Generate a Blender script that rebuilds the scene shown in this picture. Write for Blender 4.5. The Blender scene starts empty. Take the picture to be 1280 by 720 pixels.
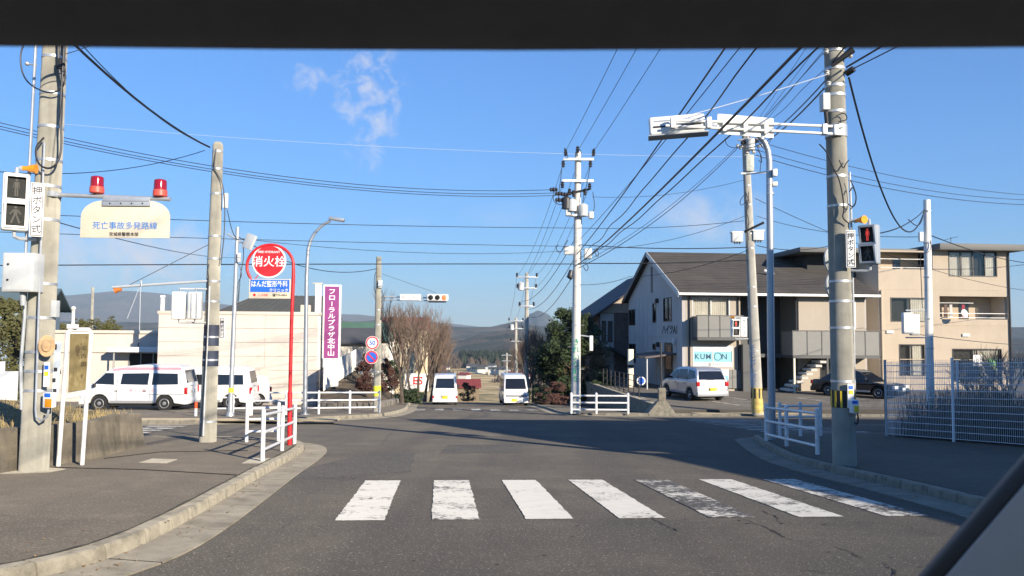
import bpy, bmesh, math, random
from mathutils import Matrix, Vector, noise
R = math.radians
rnd = random.Random(7)
scene = bpy.context.scene
COL = scene.collection

# ------------------------------------------------------------------ camera
CAM_Z, PITCH, ROLL, FPX = 1.3, R(3.3), R(0.4), 1000.0
cam_data = bpy.data.cameras.new('camera')
cam_data.sensor_width = 36.0
cam_data.lens = 36.0 * FPX / 1280.0
cam_data.clip_start = 0.02
cam_data.clip_end = 30000
cam_data.dof.use_dof = True
cam_data.dof.focus_distance = 18.0
cam_data.dof.aperture_fstop = 11.0
cam = bpy.data.objects.new('camera', cam_data)
COL.objects.link(cam)
CAM_ROT = Matrix.Rotation(R(90) + PITCH, 3, 'X') @ Matrix.Rotation(ROLL, 3, 'Z')
CAM_POS = Vector((0, 0, CAM_Z))
cam.matrix_world = Matrix.Translation(CAM_POS) @ CAM_ROT.to_4x4()
scene.camera = cam

# ------------------------------------------------------------------ sky, sun, exposure
SUN_EL, SUN_AZ = R(19.0), R(141.0)            # azimuth clockwise from the view direction (+Y)
SUN_DIR = Vector((math.sin(SUN_AZ) * math.cos(SUN_EL), math.cos(SUN_AZ) * math.cos(SUN_EL), math.sin(SUN_EL)))
world = bpy.data.worlds.new('World')
scene.world = world
world.use_nodes = True
wn, wl = world.node_tree.nodes, world.node_tree.links
wn.clear()
w_out = wn.new('ShaderNodeOutputWorld')
w_bg = wn.new('ShaderNodeBackground')
w_sky = wn.new('ShaderNodeTexSky')
w_sky.sky_type = 'NISHITA'
w_sky.sun_disc = False
w_sky.sun_elevation = SUN_EL
w_sky.sun_rotation = SUN_AZ
w_sky.altitude = 150
w_sky.air_density = 1.0
w_sky.dust_density = 0.0
w_sky.ozone_density = 8.0
w_bg.inputs['Strength'].default_value = 0.15
SUN_STRENGTH, EXPOSURE = 3.9, 1.0
sun_data = bpy.data.lights.new('sun', 'SUN')
sun_data.energy = SUN_STRENGTH
sun_data.angle = R(0.53)
sun_data.color = (1.0, 0.88, 0.72)
sun = bpy.data.objects.new('sun', sun_data)
COL.objects.link(sun)
sun.rotation_euler = (-SUN_DIR).to_track_quat('-Z', 'Y').to_euler()
sun.location = SUN_DIR * 60
vs = scene.view_settings
vs.view_transform = 'Standard'
vs.look = 'None'
vs.exposure = EXPOSURE
vs.gamma = 1.0
vs.use_curve_mapping = False
scene.render.engine = 'CYCLES'
scene.cycles.max_bounces = 5
scene.cycles.transparent_max_bounces = 12
scene.cycles.volume_bounces = 0
scene.cycles.use_denoising = True

# clouds belong to the sky: soft wisps given by direction
def cloud_nodes():
    tc = wn.new('ShaderNodeTexCoord')
    def math_node(op, a, b=None, clamp=False):
        n = wn.new('ShaderNodeMath'); n.operation = op; n.use_clamp = clamp
        for i, x in enumerate((a, b)):
            if x is None: continue
            if hasattr(x, 'links'): wl.new(x, n.inputs[i])
            else: n.inputs[i].default_value = x
        return n.outputs[0]
    total = None
    # direction (x right, z up for y = 1), half sizes, noise scale, strength, stretch
    clouds = [(-0.185, 0.290, 0.055, 0.100, 34, 0.95), (-0.248, 0.325, 0.050, 0.030, 40, 0.80),
              (-0.475, 0.095, 0.170, 0.060, 13, 0.95), (0.255, 0.150, 0.095, 0.042, 18, 0.65),
              (-0.010, 0.150, 0.060, 0.020, 22, 0.22), (-0.130, 0.140, 0.030, 0.006, 22, 0.3),
              (0.9, 0.16, 0.25, 0.05, 12, 0.4), (-1.1, 0.14, 0.3, 0.05, 12, 0.4), (1.2, 0.4, 0.2, 0.1, 20, 0.4)]
    sep = wn.new('ShaderNodeSeparateXYZ'); wl.new(tc.outputs['Generated'], sep.inputs[0])
    ysafe = math_node('MAXIMUM', sep.outputs['Y'], 0.05)
    dx = math_node('DIVIDE', sep.outputs['X'], ysafe)
    dz = math_node('DIVIDE', sep.outputs['Z'], ysafe)
    comb = wn.new('ShaderNodeCombineXYZ'); wl.new(dx, comb.inputs[0]); wl.new(dz, comb.inputs[1])
    field = []
    for sc in (36, 15):
        nz = wn.new('ShaderNodeTexNoise'); nz.inputs['Scale'].default_value = sc
        nz.inputs['Detail'].default_value = 6; nz.inputs['Roughness'].default_value = 0.65
        nz.inputs['Distortion'].default_value = 0.35
        wl.new(comb.outputs[0], nz.inputs['Vector'])
        field.append(nz.outputs['Fac'])
    for (cx, cz, rx, rz, sc, st) in clouds:
        a = math_node('DIVIDE', math_node('SUBTRACT', dx, cx), rx)
        b = math_node('DIVIDE', math_node('SUBTRACT', dz, cz), rz)
        d2 = math_node('ADD', math_node('MULTIPLY', a, a), math_node('MULTIPLY', b, b))
        fall = math_node('SUBTRACT', 1.0, d2, True)
        edge = math_node('MULTIPLY_ADD', fall, -0.16); edge.node.inputs[2].default_value = 0.58 if sc > 25 else 0.49
        nn = math_node('MULTIPLY', math_node('SUBTRACT', field[0 if sc > 25 else 1], edge), 3.2, True)
        m = math_node('MULTIPLY', math_node('MULTIPLY', nn, math_node('POWER', fall, 0.6)), st)
        total = m if total is None else math_node('MAXIMUM', total, m)
    return total
mask = cloud_nodes()
w_mix = wn.new('ShaderNodeMix'); w_mix.data_type = 'RGBA'
wl.new(mask, w_mix.inputs['Factor'])
w_lum = wn.new('ShaderNodeRGBToBW'); wl.new(w_sky.outputs[0], w_lum.inputs[0])
w_den = wn.new('ShaderNodeMath'); w_den.operation = 'MULTIPLY_ADD'; wl.new(w_lum.outputs[0], w_den.inputs[0])
w_den.inputs[1].default_value = 0.29; w_den.inputs[2].default_value = 1.0
w_div = wn.new('ShaderNodeVectorMath'); w_div.operation = 'DIVIDE'
wl.new(w_sky.outputs[0], w_div.inputs[0]); wl.new(w_den.outputs[0], w_div.inputs[1])
wl.new(w_div.outputs[0], w_mix.inputs['A'])
w_mix.inputs['B'].default_value = (2.7, 2.65, 2.85, 1)
wl.new(w_mix.outputs['Result'], w_bg.inputs['Color'])
wl.new(w_bg.outputs[0], w_out.inputs['Surface'])

# ------------------------------------------------------------------ geometry helpers
def at(u, v, y):
    """World point seen at photo pixel (u, v) and standing y metres ahead."""
    d = CAM_ROT @ Vector(((u - 640) / FPX, (360 - v) / FPX, -1))
    return CAM_POS + d * (y / d.y)
SLOPE = 0.061
def zg(y):
    """Height of the road surface: an even slope, then a steeper drop into the valley."""
    if y <= 50: return -SLOPE * y
    z = -SLOPE * 50
    if y <= 80:
        t = y - 50
        return z - SLOPE * t - (0.135 - SLOPE) * t * t / 60
    z = z - SLOPE * 30 - (0.135 - SLOPE) * 15
    if y <= 280: return z - 0.135 * (y - 80)
    z = z - 0.135 * 200
    if y <= 340:
        t = y - 280
        return z - 0.135 * t + 0.135 * t * t / 120
    return z - 0.135 * 30
def gp(u, v, lift=0.0):
    d = CAM_ROT @ Vector(((u - 640) / FPX, (360 - v) / FPX, -1))
    k = (lift - CAM_Z) / (d.z + SLOPE * d.y)
    return CAM_POS + d * k
ST = R(5.0)
def sf(s, t, lift=0.0):
    """Street frame: s metres along the road, t metres to the right of the camera's line."""
    x = -math.sin(ST) * s + math.cos(ST) * t
    y = math.cos(ST) * s + math.sin(ST) * t
    return Vector((x, y, zg(y) + lift))

WM = {}
SPLIT = {'bracket', 'mount_bolt', 'printed_mark', 'spoke', 'arm', 'step', 'baluster', 'slat', 'clamp', 'insulator', 'strap', 'hanging_cloth'}
class MB:
    def __init__(self): self.v, self.f = [], []
    def add(self, vs, fs):
        o = len(self.v)
        self.v += [Vector(p) for p in vs]
        self.f += [tuple(i + o for i in f) for f in fs]
        return self
    def box(self, x0, y0, z0, x1, y1, z1, M=None):
        vs = [Vector((x, y, z)) for z in (z0, z1) for y in (y0, y1) for x in (x0, x1)]
        if M is not None: vs = [M @ p for p in vs]
        return self.add(vs, [(0,2,3,1),(4,5,7,6),(0,1,5,4),(2,6,7,3),(0,4,6,2),(1,3,7,5)])
    def cbox(self, c, s, M=None):
        T = Matrix.Translation(Vector(c)) if M is None else Matrix.Translation(Vector(c)) @ M
        return self.box(-s[0]/2, -s[1]/2, -s[2]/2, s[0]/2, s[1]/2, s[2]/2, T)
    def cyl(self, p0, p1, r0, r1=None, n=12, caps=True):
        return self.tube([p0, p1], [r0, r0 if r1 is None else r1], n, caps)
    def tube(self, pts, r, n=6, caps=True):
        pts = [Vector(p) for p in pts]
        if not isinstance(r, (list, tuple)): r = [r] * len(pts)
        o = len(self.v); ref = None
        for i, p in enumerate(pts):
            d = (pts[min(i+1, len(pts)-1)] - pts[max(i-1, 0)])
            if d.length < 1e-9: d = Vector((0,0,1))
            d.normalize()
            if ref is None:
                ref = Vector((0,0,1)) if abs(d.z) < .9 else Vector((1,0,0))
            a = d.cross(ref); a.normalize(); b = a.cross(d); ref = b
            for k in range(n):
                t = 2*math.pi*k/n
                self.v.append(p + (a*math.cos(t) + b*math.sin(t)) * r[i])
        for i in range(len(pts)-1):
            for k in range(n):
                k2 = (k+1) % n
                self.f.append((o+i*n+k, o+i*n+k2, o+(i+1)*n+k2, o+(i+1)*n+k))
        if caps:
            self.f.append(tuple(o+k for k in reversed(range(n))))
            e = o+(len(pts)-1)*n
            self.f.append(tuple(e+k for k in range(n)))
        return self
    def lathe(self, prof, n=20, M=None):
        """prof: (radius, height) pairs turned about local Z."""
        o = len(self.v)
        for (r, z) in prof:
            for k in range(n):
                t = 2*math.pi*k/n
                p = Vector((r*math.cos(t), r*math.sin(t), z))
                self.v.append(M @ p if M is not None else p)
        for i in range(len(prof)-1):
            for k in range(n):
                k2 = (k+1) % n
                self.f.append((o+i*n+k, o+i*n+k2, o+(i+1)*n+k2, o+(i+1)*n+k))
        self.f.append(tuple(o+k for k in reversed(range(n))))
        e = o+(len(prof)-1)*n
        self.f.append(tuple(e+k for k in range(n)))
        return self
    def loft(self, A, B):
        """Solid between two matching polygons of 3-D points."""
        n = len(A)
        fs = [tuple(reversed(range(n))), tuple(range(n, 2*n))]
        fs += [(k, (k+1) % n, n+(k+1) % n, n+k) for k in range(n)]
        return self.add(list(A)+list(B), fs)
    def prism(self, poly, a, b, axis='x', M=None):
        def mk(p, h):
            q = {'x': (h, p[0], p[1]), 'y': (p[0], h, p[1]), 'z': (p[0], p[1], h)}[axis]
            q = Vector(q)
            return M @ q if M is not None else q
        return self.loft([mk(p, a) for p in poly], [mk(p, b) for p in poly])
    def sphere(self, c, r, n=10, m=6, sc=(1,1,1)):
        prof = [(max(1e-4, r*math.sin(math.pi*i/m)), -r*math.cos(math.pi*i/m)) for i in range(m+1)]
        M = Matrix.Translation(Vector(c)) @ Matrix.Diagonal((sc[0], sc[1], sc[2], 1))
        return self.lathe(prof, n, M)
    def islands(self):
        par = list(range(len(self.v)))
        def find(i):
            while par[i] != i: par[i] = par[par[i]]; i = par[i]
            return i
        for f in self.f:
            for k in f[1:]: par[find(k)] = find(f[0])
        groups = {}
        for f in self.f: groups.setdefault(find(f[0]), []).append(f)
        out = []
        for fs in groups.values():
            ids = sorted({i for f in fs for i in f}); mp = {i: k for k, i in enumerate(ids)}
            m = MB(); m.v = [self.v[i] for i in ids]; m.f = [tuple(mp[i] for i in f) for f in fs]; out.append(m)
        return out
    def mesh(self, name, mat, smooth=True, bevel=0.0, seg=2, inv=None):
        me = bpy.data.meshes.new(name)
        vs = self.v if inv is None else [inv @ p for p in self.v]
        me.from_pydata([tuple(p) for p in vs], [], self.f)
        bm = bmesh.new(); bm.from_mesh(me)
        bmesh.ops.recalc_face_normals(bm, faces=bm.faces)
        if bevel > 0:
            es = [e for e in bm.edges if len(e.link_faces) == 2 and e.calc_face_angle(0) > R(25)]
            bmesh.ops.bevel(bm, geom=es, offset=bevel, segments=seg, affect='EDGES', profile=0.6, clamp_overlap=True)
        bm.to_mesh(me); bm.free()
        if mat is not None: me.materials.append(mat)
        if smooth:
            me.shade_smooth()
            me.set_sharp_from_angle(angle=R(38))
        return me
    def build(self, name, mat, parent=None, smooth=True, bevel=0.0, seg=2, world=True):
        if name in SPLIT:
            parts = self.islands()
            if len(parts) > 1:
                return [p.build(name, mat, parent, smooth, bevel, seg, world) for p in parts][0]
        inv = WM[parent.name].inverted() if (parent is not None and world) else None
        me = self.mesh(name, mat, smooth, bevel, seg, inv)
        return place(name, me, parent)
def place(name, me, parent=None, M=None):
    o = bpy.data.objects.new(name, me)
    COL.objects.link(o)
    if parent is not None: o.parent = parent
    if M is not None: o.matrix_local = M
    base = WM[parent.name] if parent is not None else Matrix.Identity(4)
    WM[o.name] = base @ (M if M is not None else Matrix.Identity(4))
    return o
def thing(name, label, cat, loc=(0,0,0), rotz=0.0, group=None):
    o = bpy.data.objects.new(name, None)
    o.empty_display_size = 0.2
    COL.objects.link(o)
    o.location = loc; o.rotation_euler = (0, 0, rotz)
    WM[o.name] = Matrix.Translation(Vector(loc)) @ Matrix.Rotation(rotz, 4, 'Z')
    return tag(o, label, cat, group)
def tag(o, label=None, cat=None, group=None, kind=None):
    if label: o['label'] = label
    if cat: o['category'] = cat
    if group: o['group'] = group
    if kind: o['kind'] = kind
    return o
def struct(o): o['kind'] = 'structure'; return o
def stuff(o, label=None, cat=None): return tag(o, label, cat, None, 'stuff')
def copy_tree(o, loc, rotz, label=None, group=None, scale=None, parent=None):
    c = o.copy(); COL.objects.link(c)
    if parent is None:
        c.location = loc; c.rotation_euler = (0, 0, rotz)
        if scale: c.scale = scale if isinstance(scale, tuple) else (scale,)*3
        if label: c['label'] = label
        if group: c['group'] = group
        WM[c.name] = Matrix.Translation(Vector(loc)) @ Matrix.Rotation(rotz, 4, 'Z')
    else:
        c.parent = parent; c.matrix_parent_inverse = Matrix.Identity(4)
    for ch in [x for x in bpy.data.objects if x.parent == o]:
        copy_tree(ch, None, 0, parent=c)
    return c

def text_mesh(s, size, bold=0.0, extrude=0.003, squeeze=1.0, lead=1.0):
    cu = bpy.data.curves.new('lettering', 'FONT')
    cu.body = s; cu.size = size; cu.align_x = 'CENTER'; cu.align_y = 'CENTER'
    cu.offset = bold; cu.extrude = extrude; cu.space_line = lead; cu.resolution_u = 3
    ob = bpy.data.objects.new('lettering', cu); COL.objects.link(ob)
    dg = bpy.context.evaluated_depsgraph_get()
    me = bpy.data.meshes.new_from_object(ob.evaluated_get(dg))
    bpy.data.objects.remove(ob); bpy.data.curves.remove(cu)
    xs = [p.co.x for p in me.vertices] or [0]; ys = [p.co.y for p in me.vertices] or [0]
    cx, cy = (min(xs)+max(xs))/2, (min(ys)+max(ys))/2
    me.transform(Matrix.Diagonal((squeeze, 1, 1, 1)) @ Matrix.Translation((-cx, -cy, 0)))
    me.materials.clear()
    return me
def frame(c, right, up=(0,0,1)):
    r = Vector(right).normalized(); u = Vector(up).normalized(); n = r.cross(u)
    M = Matrix((r, u, n)).transposed().to_4x4(); M.translation = Vector(c)
    return M
def letter(parent, s, size, Mworld, mat, name='lettering', **kw):
    me = text_mesh(s, size, **kw); me.name = name
    me.materials.append(mat)
    me.transform(WM[parent.name].inverted() @ Mworld)
    return place(name, me, parent)

# ------------------------------------------------------------------ materials
MATS = {}
def mat(name, col, rough=0.6, metal=0.0, var=0.0, vscale=3.0, bump=0.0, bscale=40.0, dirt=None, dscale=0.8,
        damt=0.5, spec=0.5, emit=None, estr=0.0, trans=0.0, alpha=1.0, streak=0.0, coat=0.0, fine=0.0, fscale=120.0):
    if name in MATS: return MATS[name]
    m = bpy.data.materials.new(name); m.use_nodes = True
    nt = m.node_tree; N, L = nt.nodes, nt.links
    b = N['Principled BSDF']
    b.inputs['Base Color'].default_value = (*col, 1)
    b.inputs['Roughness'].default_value = rough
    b.inputs['Metallic'].default_value = metal
    b.inputs['Specular IOR Level'].default_value = spec
    if rough > 0.7: b.inputs['Diffuse Roughness'].default_value = 1.0
    if trans: b.inputs['Transmission Weight'].default_value = trans
    if alpha < 1: b.inputs['Alpha'].default_value = alpha
    if coat: b.inputs['Coat Weight'].default_value = coat; b.inputs['Coat Roughness'].default_value = 0.05
    if emit: b.inputs['Emission Color'].default_value = (*emit, 1); b.inputs['Emission Strength'].default_value = estr
    src = None
    if var or dirt or bump or streak or fine:
        tc = N.new('ShaderNodeTexCoord')
        vec = tc.outputs['Object']
        def nz(sc, det=5, rg=0.6, stretch=None):
            n = N.new('ShaderNodeTexNoise')
            n.inputs['Scale'].default_value = sc; n.inputs['Detail'].default_value = det
            n.inputs['Roughness'].default_value = rg
            if stretch:
                mp = N.new('ShaderNodeMapping'); mp.inputs['Scale'].default_value = stretch
                L.new(vec, mp.inputs['Vector']); L.new(mp.outputs[0], n.inputs['Vector'])
            else: L.new(vec, n.inputs['Vector'])
            return n.outputs['Fac']
        def mix(fac, A, B):
            x = N.new('ShaderNodeMix'); x.data_type = 'RGBA'
            if hasattr(fac, 'links'): L.new(fac, x.inputs['Factor'])
            else: x.inputs['Factor'].default_value = fac
            for nm, q in (('A', A), ('B', B)):
                if hasattr(q, 'links'): L.new(q, x.inputs[nm])
                else: x.inputs[nm].default_value = (*q, 1)
            return x.outputs['Result']
        def ramp(fac, lo, hi):
            r = N.new('ShaderNodeMapRange'); r.inputs['From Min'].default_value = lo; r.inputs['From Max'].default_value = hi
            L.new(fac, r.inputs['Value']); return r.outputs[0]
        src = col
        if var:
            f = ramp(nz(vscale), 0.3, 0.7)
            src = mix(f, tuple(c*(1-var) for c in col), tuple(min(1, c*(1+var)) for c in col))
        if fine:
            f = ramp(nz(fscale, 3, 0.8), 0.35, 0.68)
            src = mix(f, mix(1.0 if False else fine, src, (0.0, 0.0, 0.0)), mix(fine*0.8, src, (0.55, 0.52, 0.46)))
        if dirt:
            f = ramp(nz(dscale, 6, 0.65), 0.48, 0.75)
            mm = N.new('ShaderNodeMath'); mm.operation = 'MULTIPLY'; L.new(f, mm.inputs[0]); mm.inputs[1].default_value = damt
            src = mix(mm.outputs[0], src, dirt)
        if streak:
            f = ramp(nz(1.0, 4, 0.6, (9, 9, 0.5)), 0.5, 0.8)
            mm = N.new('ShaderNodeMath'); mm.operation = 'MULTIPLY'; L.new(f, mm.inputs[0]); mm.inputs[1].default_value = streak
            src = mix(mm.outputs[0], src, tuple(c*0.35 for c in col))
        if hasattr(src, 'links'): L.new(src, b.inputs['Base Color'])
        if bump:
            bp = N.new('ShaderNodeBump'); bp.inputs['Strength'].default_value = bump; bp.inputs['Distance'].default_value = 0.02
            L.new(nz(bscale, 4, 0.7), bp.inputs['Height']); L.new(bp.outputs[0], b.inputs['Normal'])
    MATS[name] = m
    return m
concrete = mat('concrete_pole', (0.40, 0.385, 0.32), 0.85, var=0.2, vscale=2.5, bump=0.25, bscale=60, dirt=(0.16, 0.155, 0.13), dscale=1.6, streak=0.45, fine=0.1)
concrete2 = mat('concrete_pole_light', (0.52, 0.50, 0.44), 0.85, var=0.12, vscale=2.0, dirt=(0.25, 0.24, 0.20), dscale=1.2, streak=0.3)
kerbmat = mat('kerb_concrete', (0.27, 0.245, 0.185), 0.9, var=0.25, vscale=6, bump=0.5, bscale=50, dirt=(0.075, 0.068, 0.048), dscale=5, damt=0.8, fine=0.15, fscale=160)
guttermat = mat('gutter_concrete', (0.205, 0.185, 0.14), 0.9, var=0.25, vscale=3, bump=0.4, bscale=60, dirt=(0.085, 0.075, 0.052), dscale=3.2, damt=0.75, fine=0.15, fscale=150)
wallconc = mat('weathered_concrete', (0.125, 0.105, 0.072), 0.92, var=0.35, vscale=3, bump=0.6, bscale=30, dirt=(0.05, 0.045, 0.03), dscale=1.8, damt=0.8, streak=0.5, fine=0.2)
galv = mat('galvanised_steel', (0.55, 0.57, 0.58), 0.45, 0.6, var=0.1, vscale=8)
steelgrey = mat('painted_steel_grey', (0.42, 0.45, 0.47), 0.45, 0.1, var=0.08, vscale=5, streak=0.15)
lampgrey = mat('lamp_post_steel', (0.40, 0.43, 0.46), 0.4, 0.5, var=0.08, vscale=4, streak=0.1)
whitepaint = mat('white_painted_metal', (0.80, 0.80, 0.76), 0.45, var=0.05, vscale=6, dirt=(0.45, 0.40, 0.30), dscale=4, damt=0.35)
creampaint = mat('cream_painted_metal', (0.74, 0.69, 0.55), 0.55, var=0.06, vscale=4, dirt=(0.5, 0.42, 0.28), dscale=5, damt=0.35)
railwhite = mat('guard_rail_white', (0.78, 0.78, 0.76), 0.4, var=0.06, vscale=10, dirt=(0.35, 0.26, 0.17), dscale=9, damt=0.45)
redpaint = mat('red_paint', (0.62, 0.02, 0.025), 0.4, var=0.12, vscale=6)
redlens = mat('red_lens', (0.30, 0.004, 0.012), 0.12, coat=0.6, var=0.15, vscale=20)
redbase = mat('red_base', (0.72, 0.09, 0.06), 0.45, var=0.08)
orange = mat('orange_plastic', (0.85, 0.32, 0.015), 0.4, var=0.08)
yellow = mat('yellow_paint', (0.80, 0.55, 0.03), 0.5, var=0.1)
yellowlime = mat('yellow_reflective', (0.85, 0.80, 0.05), 0.4)
black = mat('black_rubber', (0.018, 0.018, 0.02), 0.55)
cablemat = mat('cable_black', (0.016, 0.018, 0.024), 0.5)
wiregrey = mat('wire_grey', (0.10, 0.11, 0.13), 0.5)
wirepale = mat('wire_pale', (0.62, 0.64, 0.66), 0.5)
darkmetal = mat('dark_metal', (0.05, 0.05, 0.055), 0.4, 0.3)
boxgrey = mat('cabinet_grey', (0.56, 0.58, 0.57), 0.5, var=0.06, vscale=5, streak=0.2)
darkglass = mat('window_glass_dark', (0.025, 0.03, 0.036), 0.04, spec=0.9)
tint = mat('car_glass', (0.012, 0.014, 0.018), 0.05, spec=0.7)
signwhite = mat('sign_white', (0.82, 0.82, 0.80), 0.5, var=0.03)
signcream = mat('sign_cream', (0.66, 0.59, 0.46), 0.6, var=0.06, vscale=6, dirt=(0.6, 0.5, 0.36), dscale=4, damt=0.4)
inkblack = mat('ink_black', (0.02, 0.02, 0.025), 0.6)
inkblue = mat('ink_light_blue', (0.02, 0.20, 0.58), 0.6)
signblue = mat('sign_blue', (0.02, 0.14, 0.62), 0.5)
inkwhite = mat('ink_white', (0.85, 0.85, 0.85), 0.6)
signred = mat('sign_red', (0.75, 0.02, 0.03), 0.5)
inkgrey = mat('ink_grey', (0.35, 0.35, 0.37), 0.6)
bluegrey = mat('blue_grey_signal_body', (0.30, 0.345, 0.40), 0.5, var=0.05)
porcelain = mat('porcelain', (0.62, 0.60, 0.55), 0.25)
# ------------------------------------------------------------------ ground and road materials
def ground_mat(name, cols, scales, rough=0.9, bump=0.3, speck=0.0, bscale=90.0, stretch=None, spk=150.0, bdist=0.006, lanes=0.0):
    """Several colours layered by noise; speck adds pale and dark aggregate grains."""
    m = bpy.data.materials.new(name); m.use_nodes = True
    N, L = m.node_tree.nodes, m.node_tree.links
    b = N['Principled BSDF']; b.inputs['Roughness'].default_value = rough; b.inputs['Specular IOR Level'].default_value = 0.3; b.inputs['Diffuse Roughness'].default_value = 1.0
    tc = N.new('ShaderNodeTexCoord'); vec = tc.outputs['Object']
    if stretch:
        mp = N.new('ShaderNodeMapping'); mp.inputs['Scale'].default_value = stretch
        L.new(vec, mp.inputs['Vector']); vec = mp.outputs[0]
    def nz(sc, det=6, rg=0.62):
        n = N.new('ShaderNodeTexNoise'); n.inputs['Scale'].default_value = sc
        n.inputs['Detail'].default_value = det; n.inputs['Roughness'].default_value = rg
        L.new(vec, n.inputs['Vector']); return n.outputs['Fac']
    def rng(f, lo, hi, a=0.0, c=1.0):
        r = N.new('ShaderNodeMapRange'); r.inputs['From Min'].default_value = lo; r.inputs['From Max'].default_value = hi
        r.inputs['To Min'].default_value = a; r.inputs['To Max'].default_value = c
        L.new(f, r.inputs['Value']); return r.outputs[0]
    def mix(f, A, B):
        x = N.new('ShaderNodeMix'); x.data_type = 'RGBA'
        L.new(f, x.inputs['Factor'])
        for nm, q in (('A', A), ('B', B)):
            if hasattr(q, 'links'): L.new(q, x.inputs[nm])
            else: x.inputs[nm].default_value = (*q, 1)
        return x.outputs['Result']
    src = cols[0]
    for c, (sc, lo, hi) in zip(cols[1:], scales):
        src = mix(rng(nz(sc), lo, hi), src, c)
    if lanes:
        mp = N.new('ShaderNodeMapping'); mp.inputs['Rotation'].default_value = (0, 0, -ST); mp.inputs['Scale'].default_value = (1.1, 0.035, 1)
        L.new(tc.outputs['Object'], mp.inputs['Vector'])
        n = N.new('ShaderNodeTexNoise'); n.inputs['Scale'].default_value = 1.0; n.inputs['Detail'].default_value = 5; L.new(mp.outputs[0], n.inputs['Vector'])
        src = mix(rng(n.outputs['Fac'], 0.46, 0.66, 0, lanes), src, (0.05, 0.046, 0.041))
        n2 = nz(0.16, 5, 0.7)
        src = mix(rng(n2, 0.52, 0.60, 0, lanes*0.5), src, (0.135, 0.118, 0.092))
    if speck:
        src = mix(rng(nz(spk, 2, 0.5), 0.60, 0.72, 0, speck), src, (0.42, 0.39, 0.33))
        src = mix(rng(nz(spk*0.7, 2, 0.5), 0.60, 0.74, 0, speck), src, (0.018, 0.017, 0.016))
    if hasattr(src, 'links'): L.new(src, b.inputs['Base Color'])
    else: b.inputs['Base Color'].default_value = (*src, 1)
    if bump:
        bp = N.new('ShaderNodeBump'); bp.inputs['Strength'].default_value = bump; bp.inputs['Distance'].default_value = bdist
        L.new(nz(bscale, 3, 0.7), bp.inputs['Height']); L.new(bp.outputs[0], b.inputs['Normal'])
    return m
asphalt = ground_mat('asphalt', [(0.088, 0.078, 0.062), (0.066, 0.060, 0.050), (0.110, 0.097, 0.076), (0.075, 0.067, 0.054)],
                     [(0.35, 0.42, 0.62), (0.9, 0.52, 0.72), (4.0, 0.5, 0.8)], 0.88, 0.7, 0.55, 110, spk=62, lanes=0.55)
walkmat = ground_mat('footway_asphalt', [(0.118, 0.102, 0.078), (0.092, 0.080, 0.062), (0.142, 0.124, 0.096)],
                     [(0.5, 0.42, 0.66), (2.2, 0.5, 0.75)], 0.9, 0.6, 0.5, 120, spk=60, lanes=0.25)
lotmat = ground_mat('car_park_asphalt', [(0.10, 0.09, 0.075), (0.125, 0.112, 0.092), (0.082, 0.075, 0.065)],
                    [(0.4, 0.42, 0.66), (1.5, 0.5, 0.75)], 0.9, 0.3, 0.3, 100, spk=50)
valleymat = ground_mat('valley_fields', [(0.26, 0.195, 0.10), (0.17, 0.135, 0.07), (0.34, 0.265, 0.15), (0.09, 0.085, 0.04)],
                       [(0.006, 0.44, 0.56), (0.012, 0.5, 0.58), (0.02, 0.56, 0.64)], 0.95, 0, stretch=(1, 2.2, 1))
hillmat = ground_mat('wooded_hill', [(0.050, 0.041, 0.031), (0.013, 0.020, 0.013), (0.078, 0.060, 0.044), (0.020, 0.025, 0.017)],
                     [(0.0045, 0.46, 0.56), (0.011, 0.5, 0.62), (0.03, 0.52, 0.62)], 1.0, 1.0, bscale=0.05, bdist=10.0)
mountmat = ground_mat('mountain_side', [(0.06, 0.052, 0.045), (0.03, 0.034, 0.03), (0.085, 0.07, 0.055)],
                      [(0.0016, 0.44, 0.58), (0.005, 0.5, 0.64)], 1.0, 1.0, bscale=0.012, bdist=30.0)
drygrass_soil = ground_mat('dry_soil', [(0.19, 0.15, 0.075), (0.11, 0.09, 0.045), (0.26, 0.21, 0.11)],
                           [(1.2, 0.42, 0.62), (5.0, 0.5, 0.7)], 0.95, 0.6, bscale=30, bdist=0.03)

# ------------------------------------------------------------------ terrain: one sheet down into the valley
ys = [-60, -20, 0, 20, 35, 50] + list(range(54, 90, 4)) + list(range(100, 350, 12)) + [380, 450, 550, 700, 900, 1200, 1700, 2600, 4200, 7000, 10500]
xs = sorted(set([s*a for s in (-1, 1) for a in (0, 15, 30, 60, 110, 200, 350, 600, 1000, 1700, 3000, 5000, 8500)]))
mb = MB()
for y in ys:
    for x in xs:
        z = zg(y) - 0.06
        if y > 340: z += 1.2 * noise.noise(Vector((x*0.004, y*0.004, 3)))
        mb.v.append(Vector((x, y, z)))
nx = len(xs)
mb.f = [(j*nx+i, j*nx+i+1, (j+1)*nx+i+1, (j+1)*nx+i) for j in range(len(ys)-1) for i in range(nx-1)]
struct(mb.build('ground', valleymat))

# road: the street and the road it crosses, one sheet
ss = [-14, 0, 14.5, 33.5] + list(range(37, 52, 5)) + list(range(54, 90, 4)) + list(range(96, 200, 10))
tt = [-70, -7.5, 9.5, 70]
mb = MB(); idx = {}
def rv(s, t):
    if (s, t) not in idx:
        idx[(s, t)] = len(mb.v); mb.v.append(sf(s, t))
    return idx[(s, t)]
for a, b_ in zip(ss, ss[1:]):
    for c, d in zip(tt, tt[1:]):
        if (c == -7.5) or (a == 14.5):
            mb.f.append((rv(a, c), rv(a, d), rv(b_, d), rv(b_, c)))
road = struct(mb.build('road', asphalt))

grime = mat('kerb_grime', (0.035, 0.032, 0.024), 1.0, var=0.4, vscale=20)
HL_ = 0.12
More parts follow.
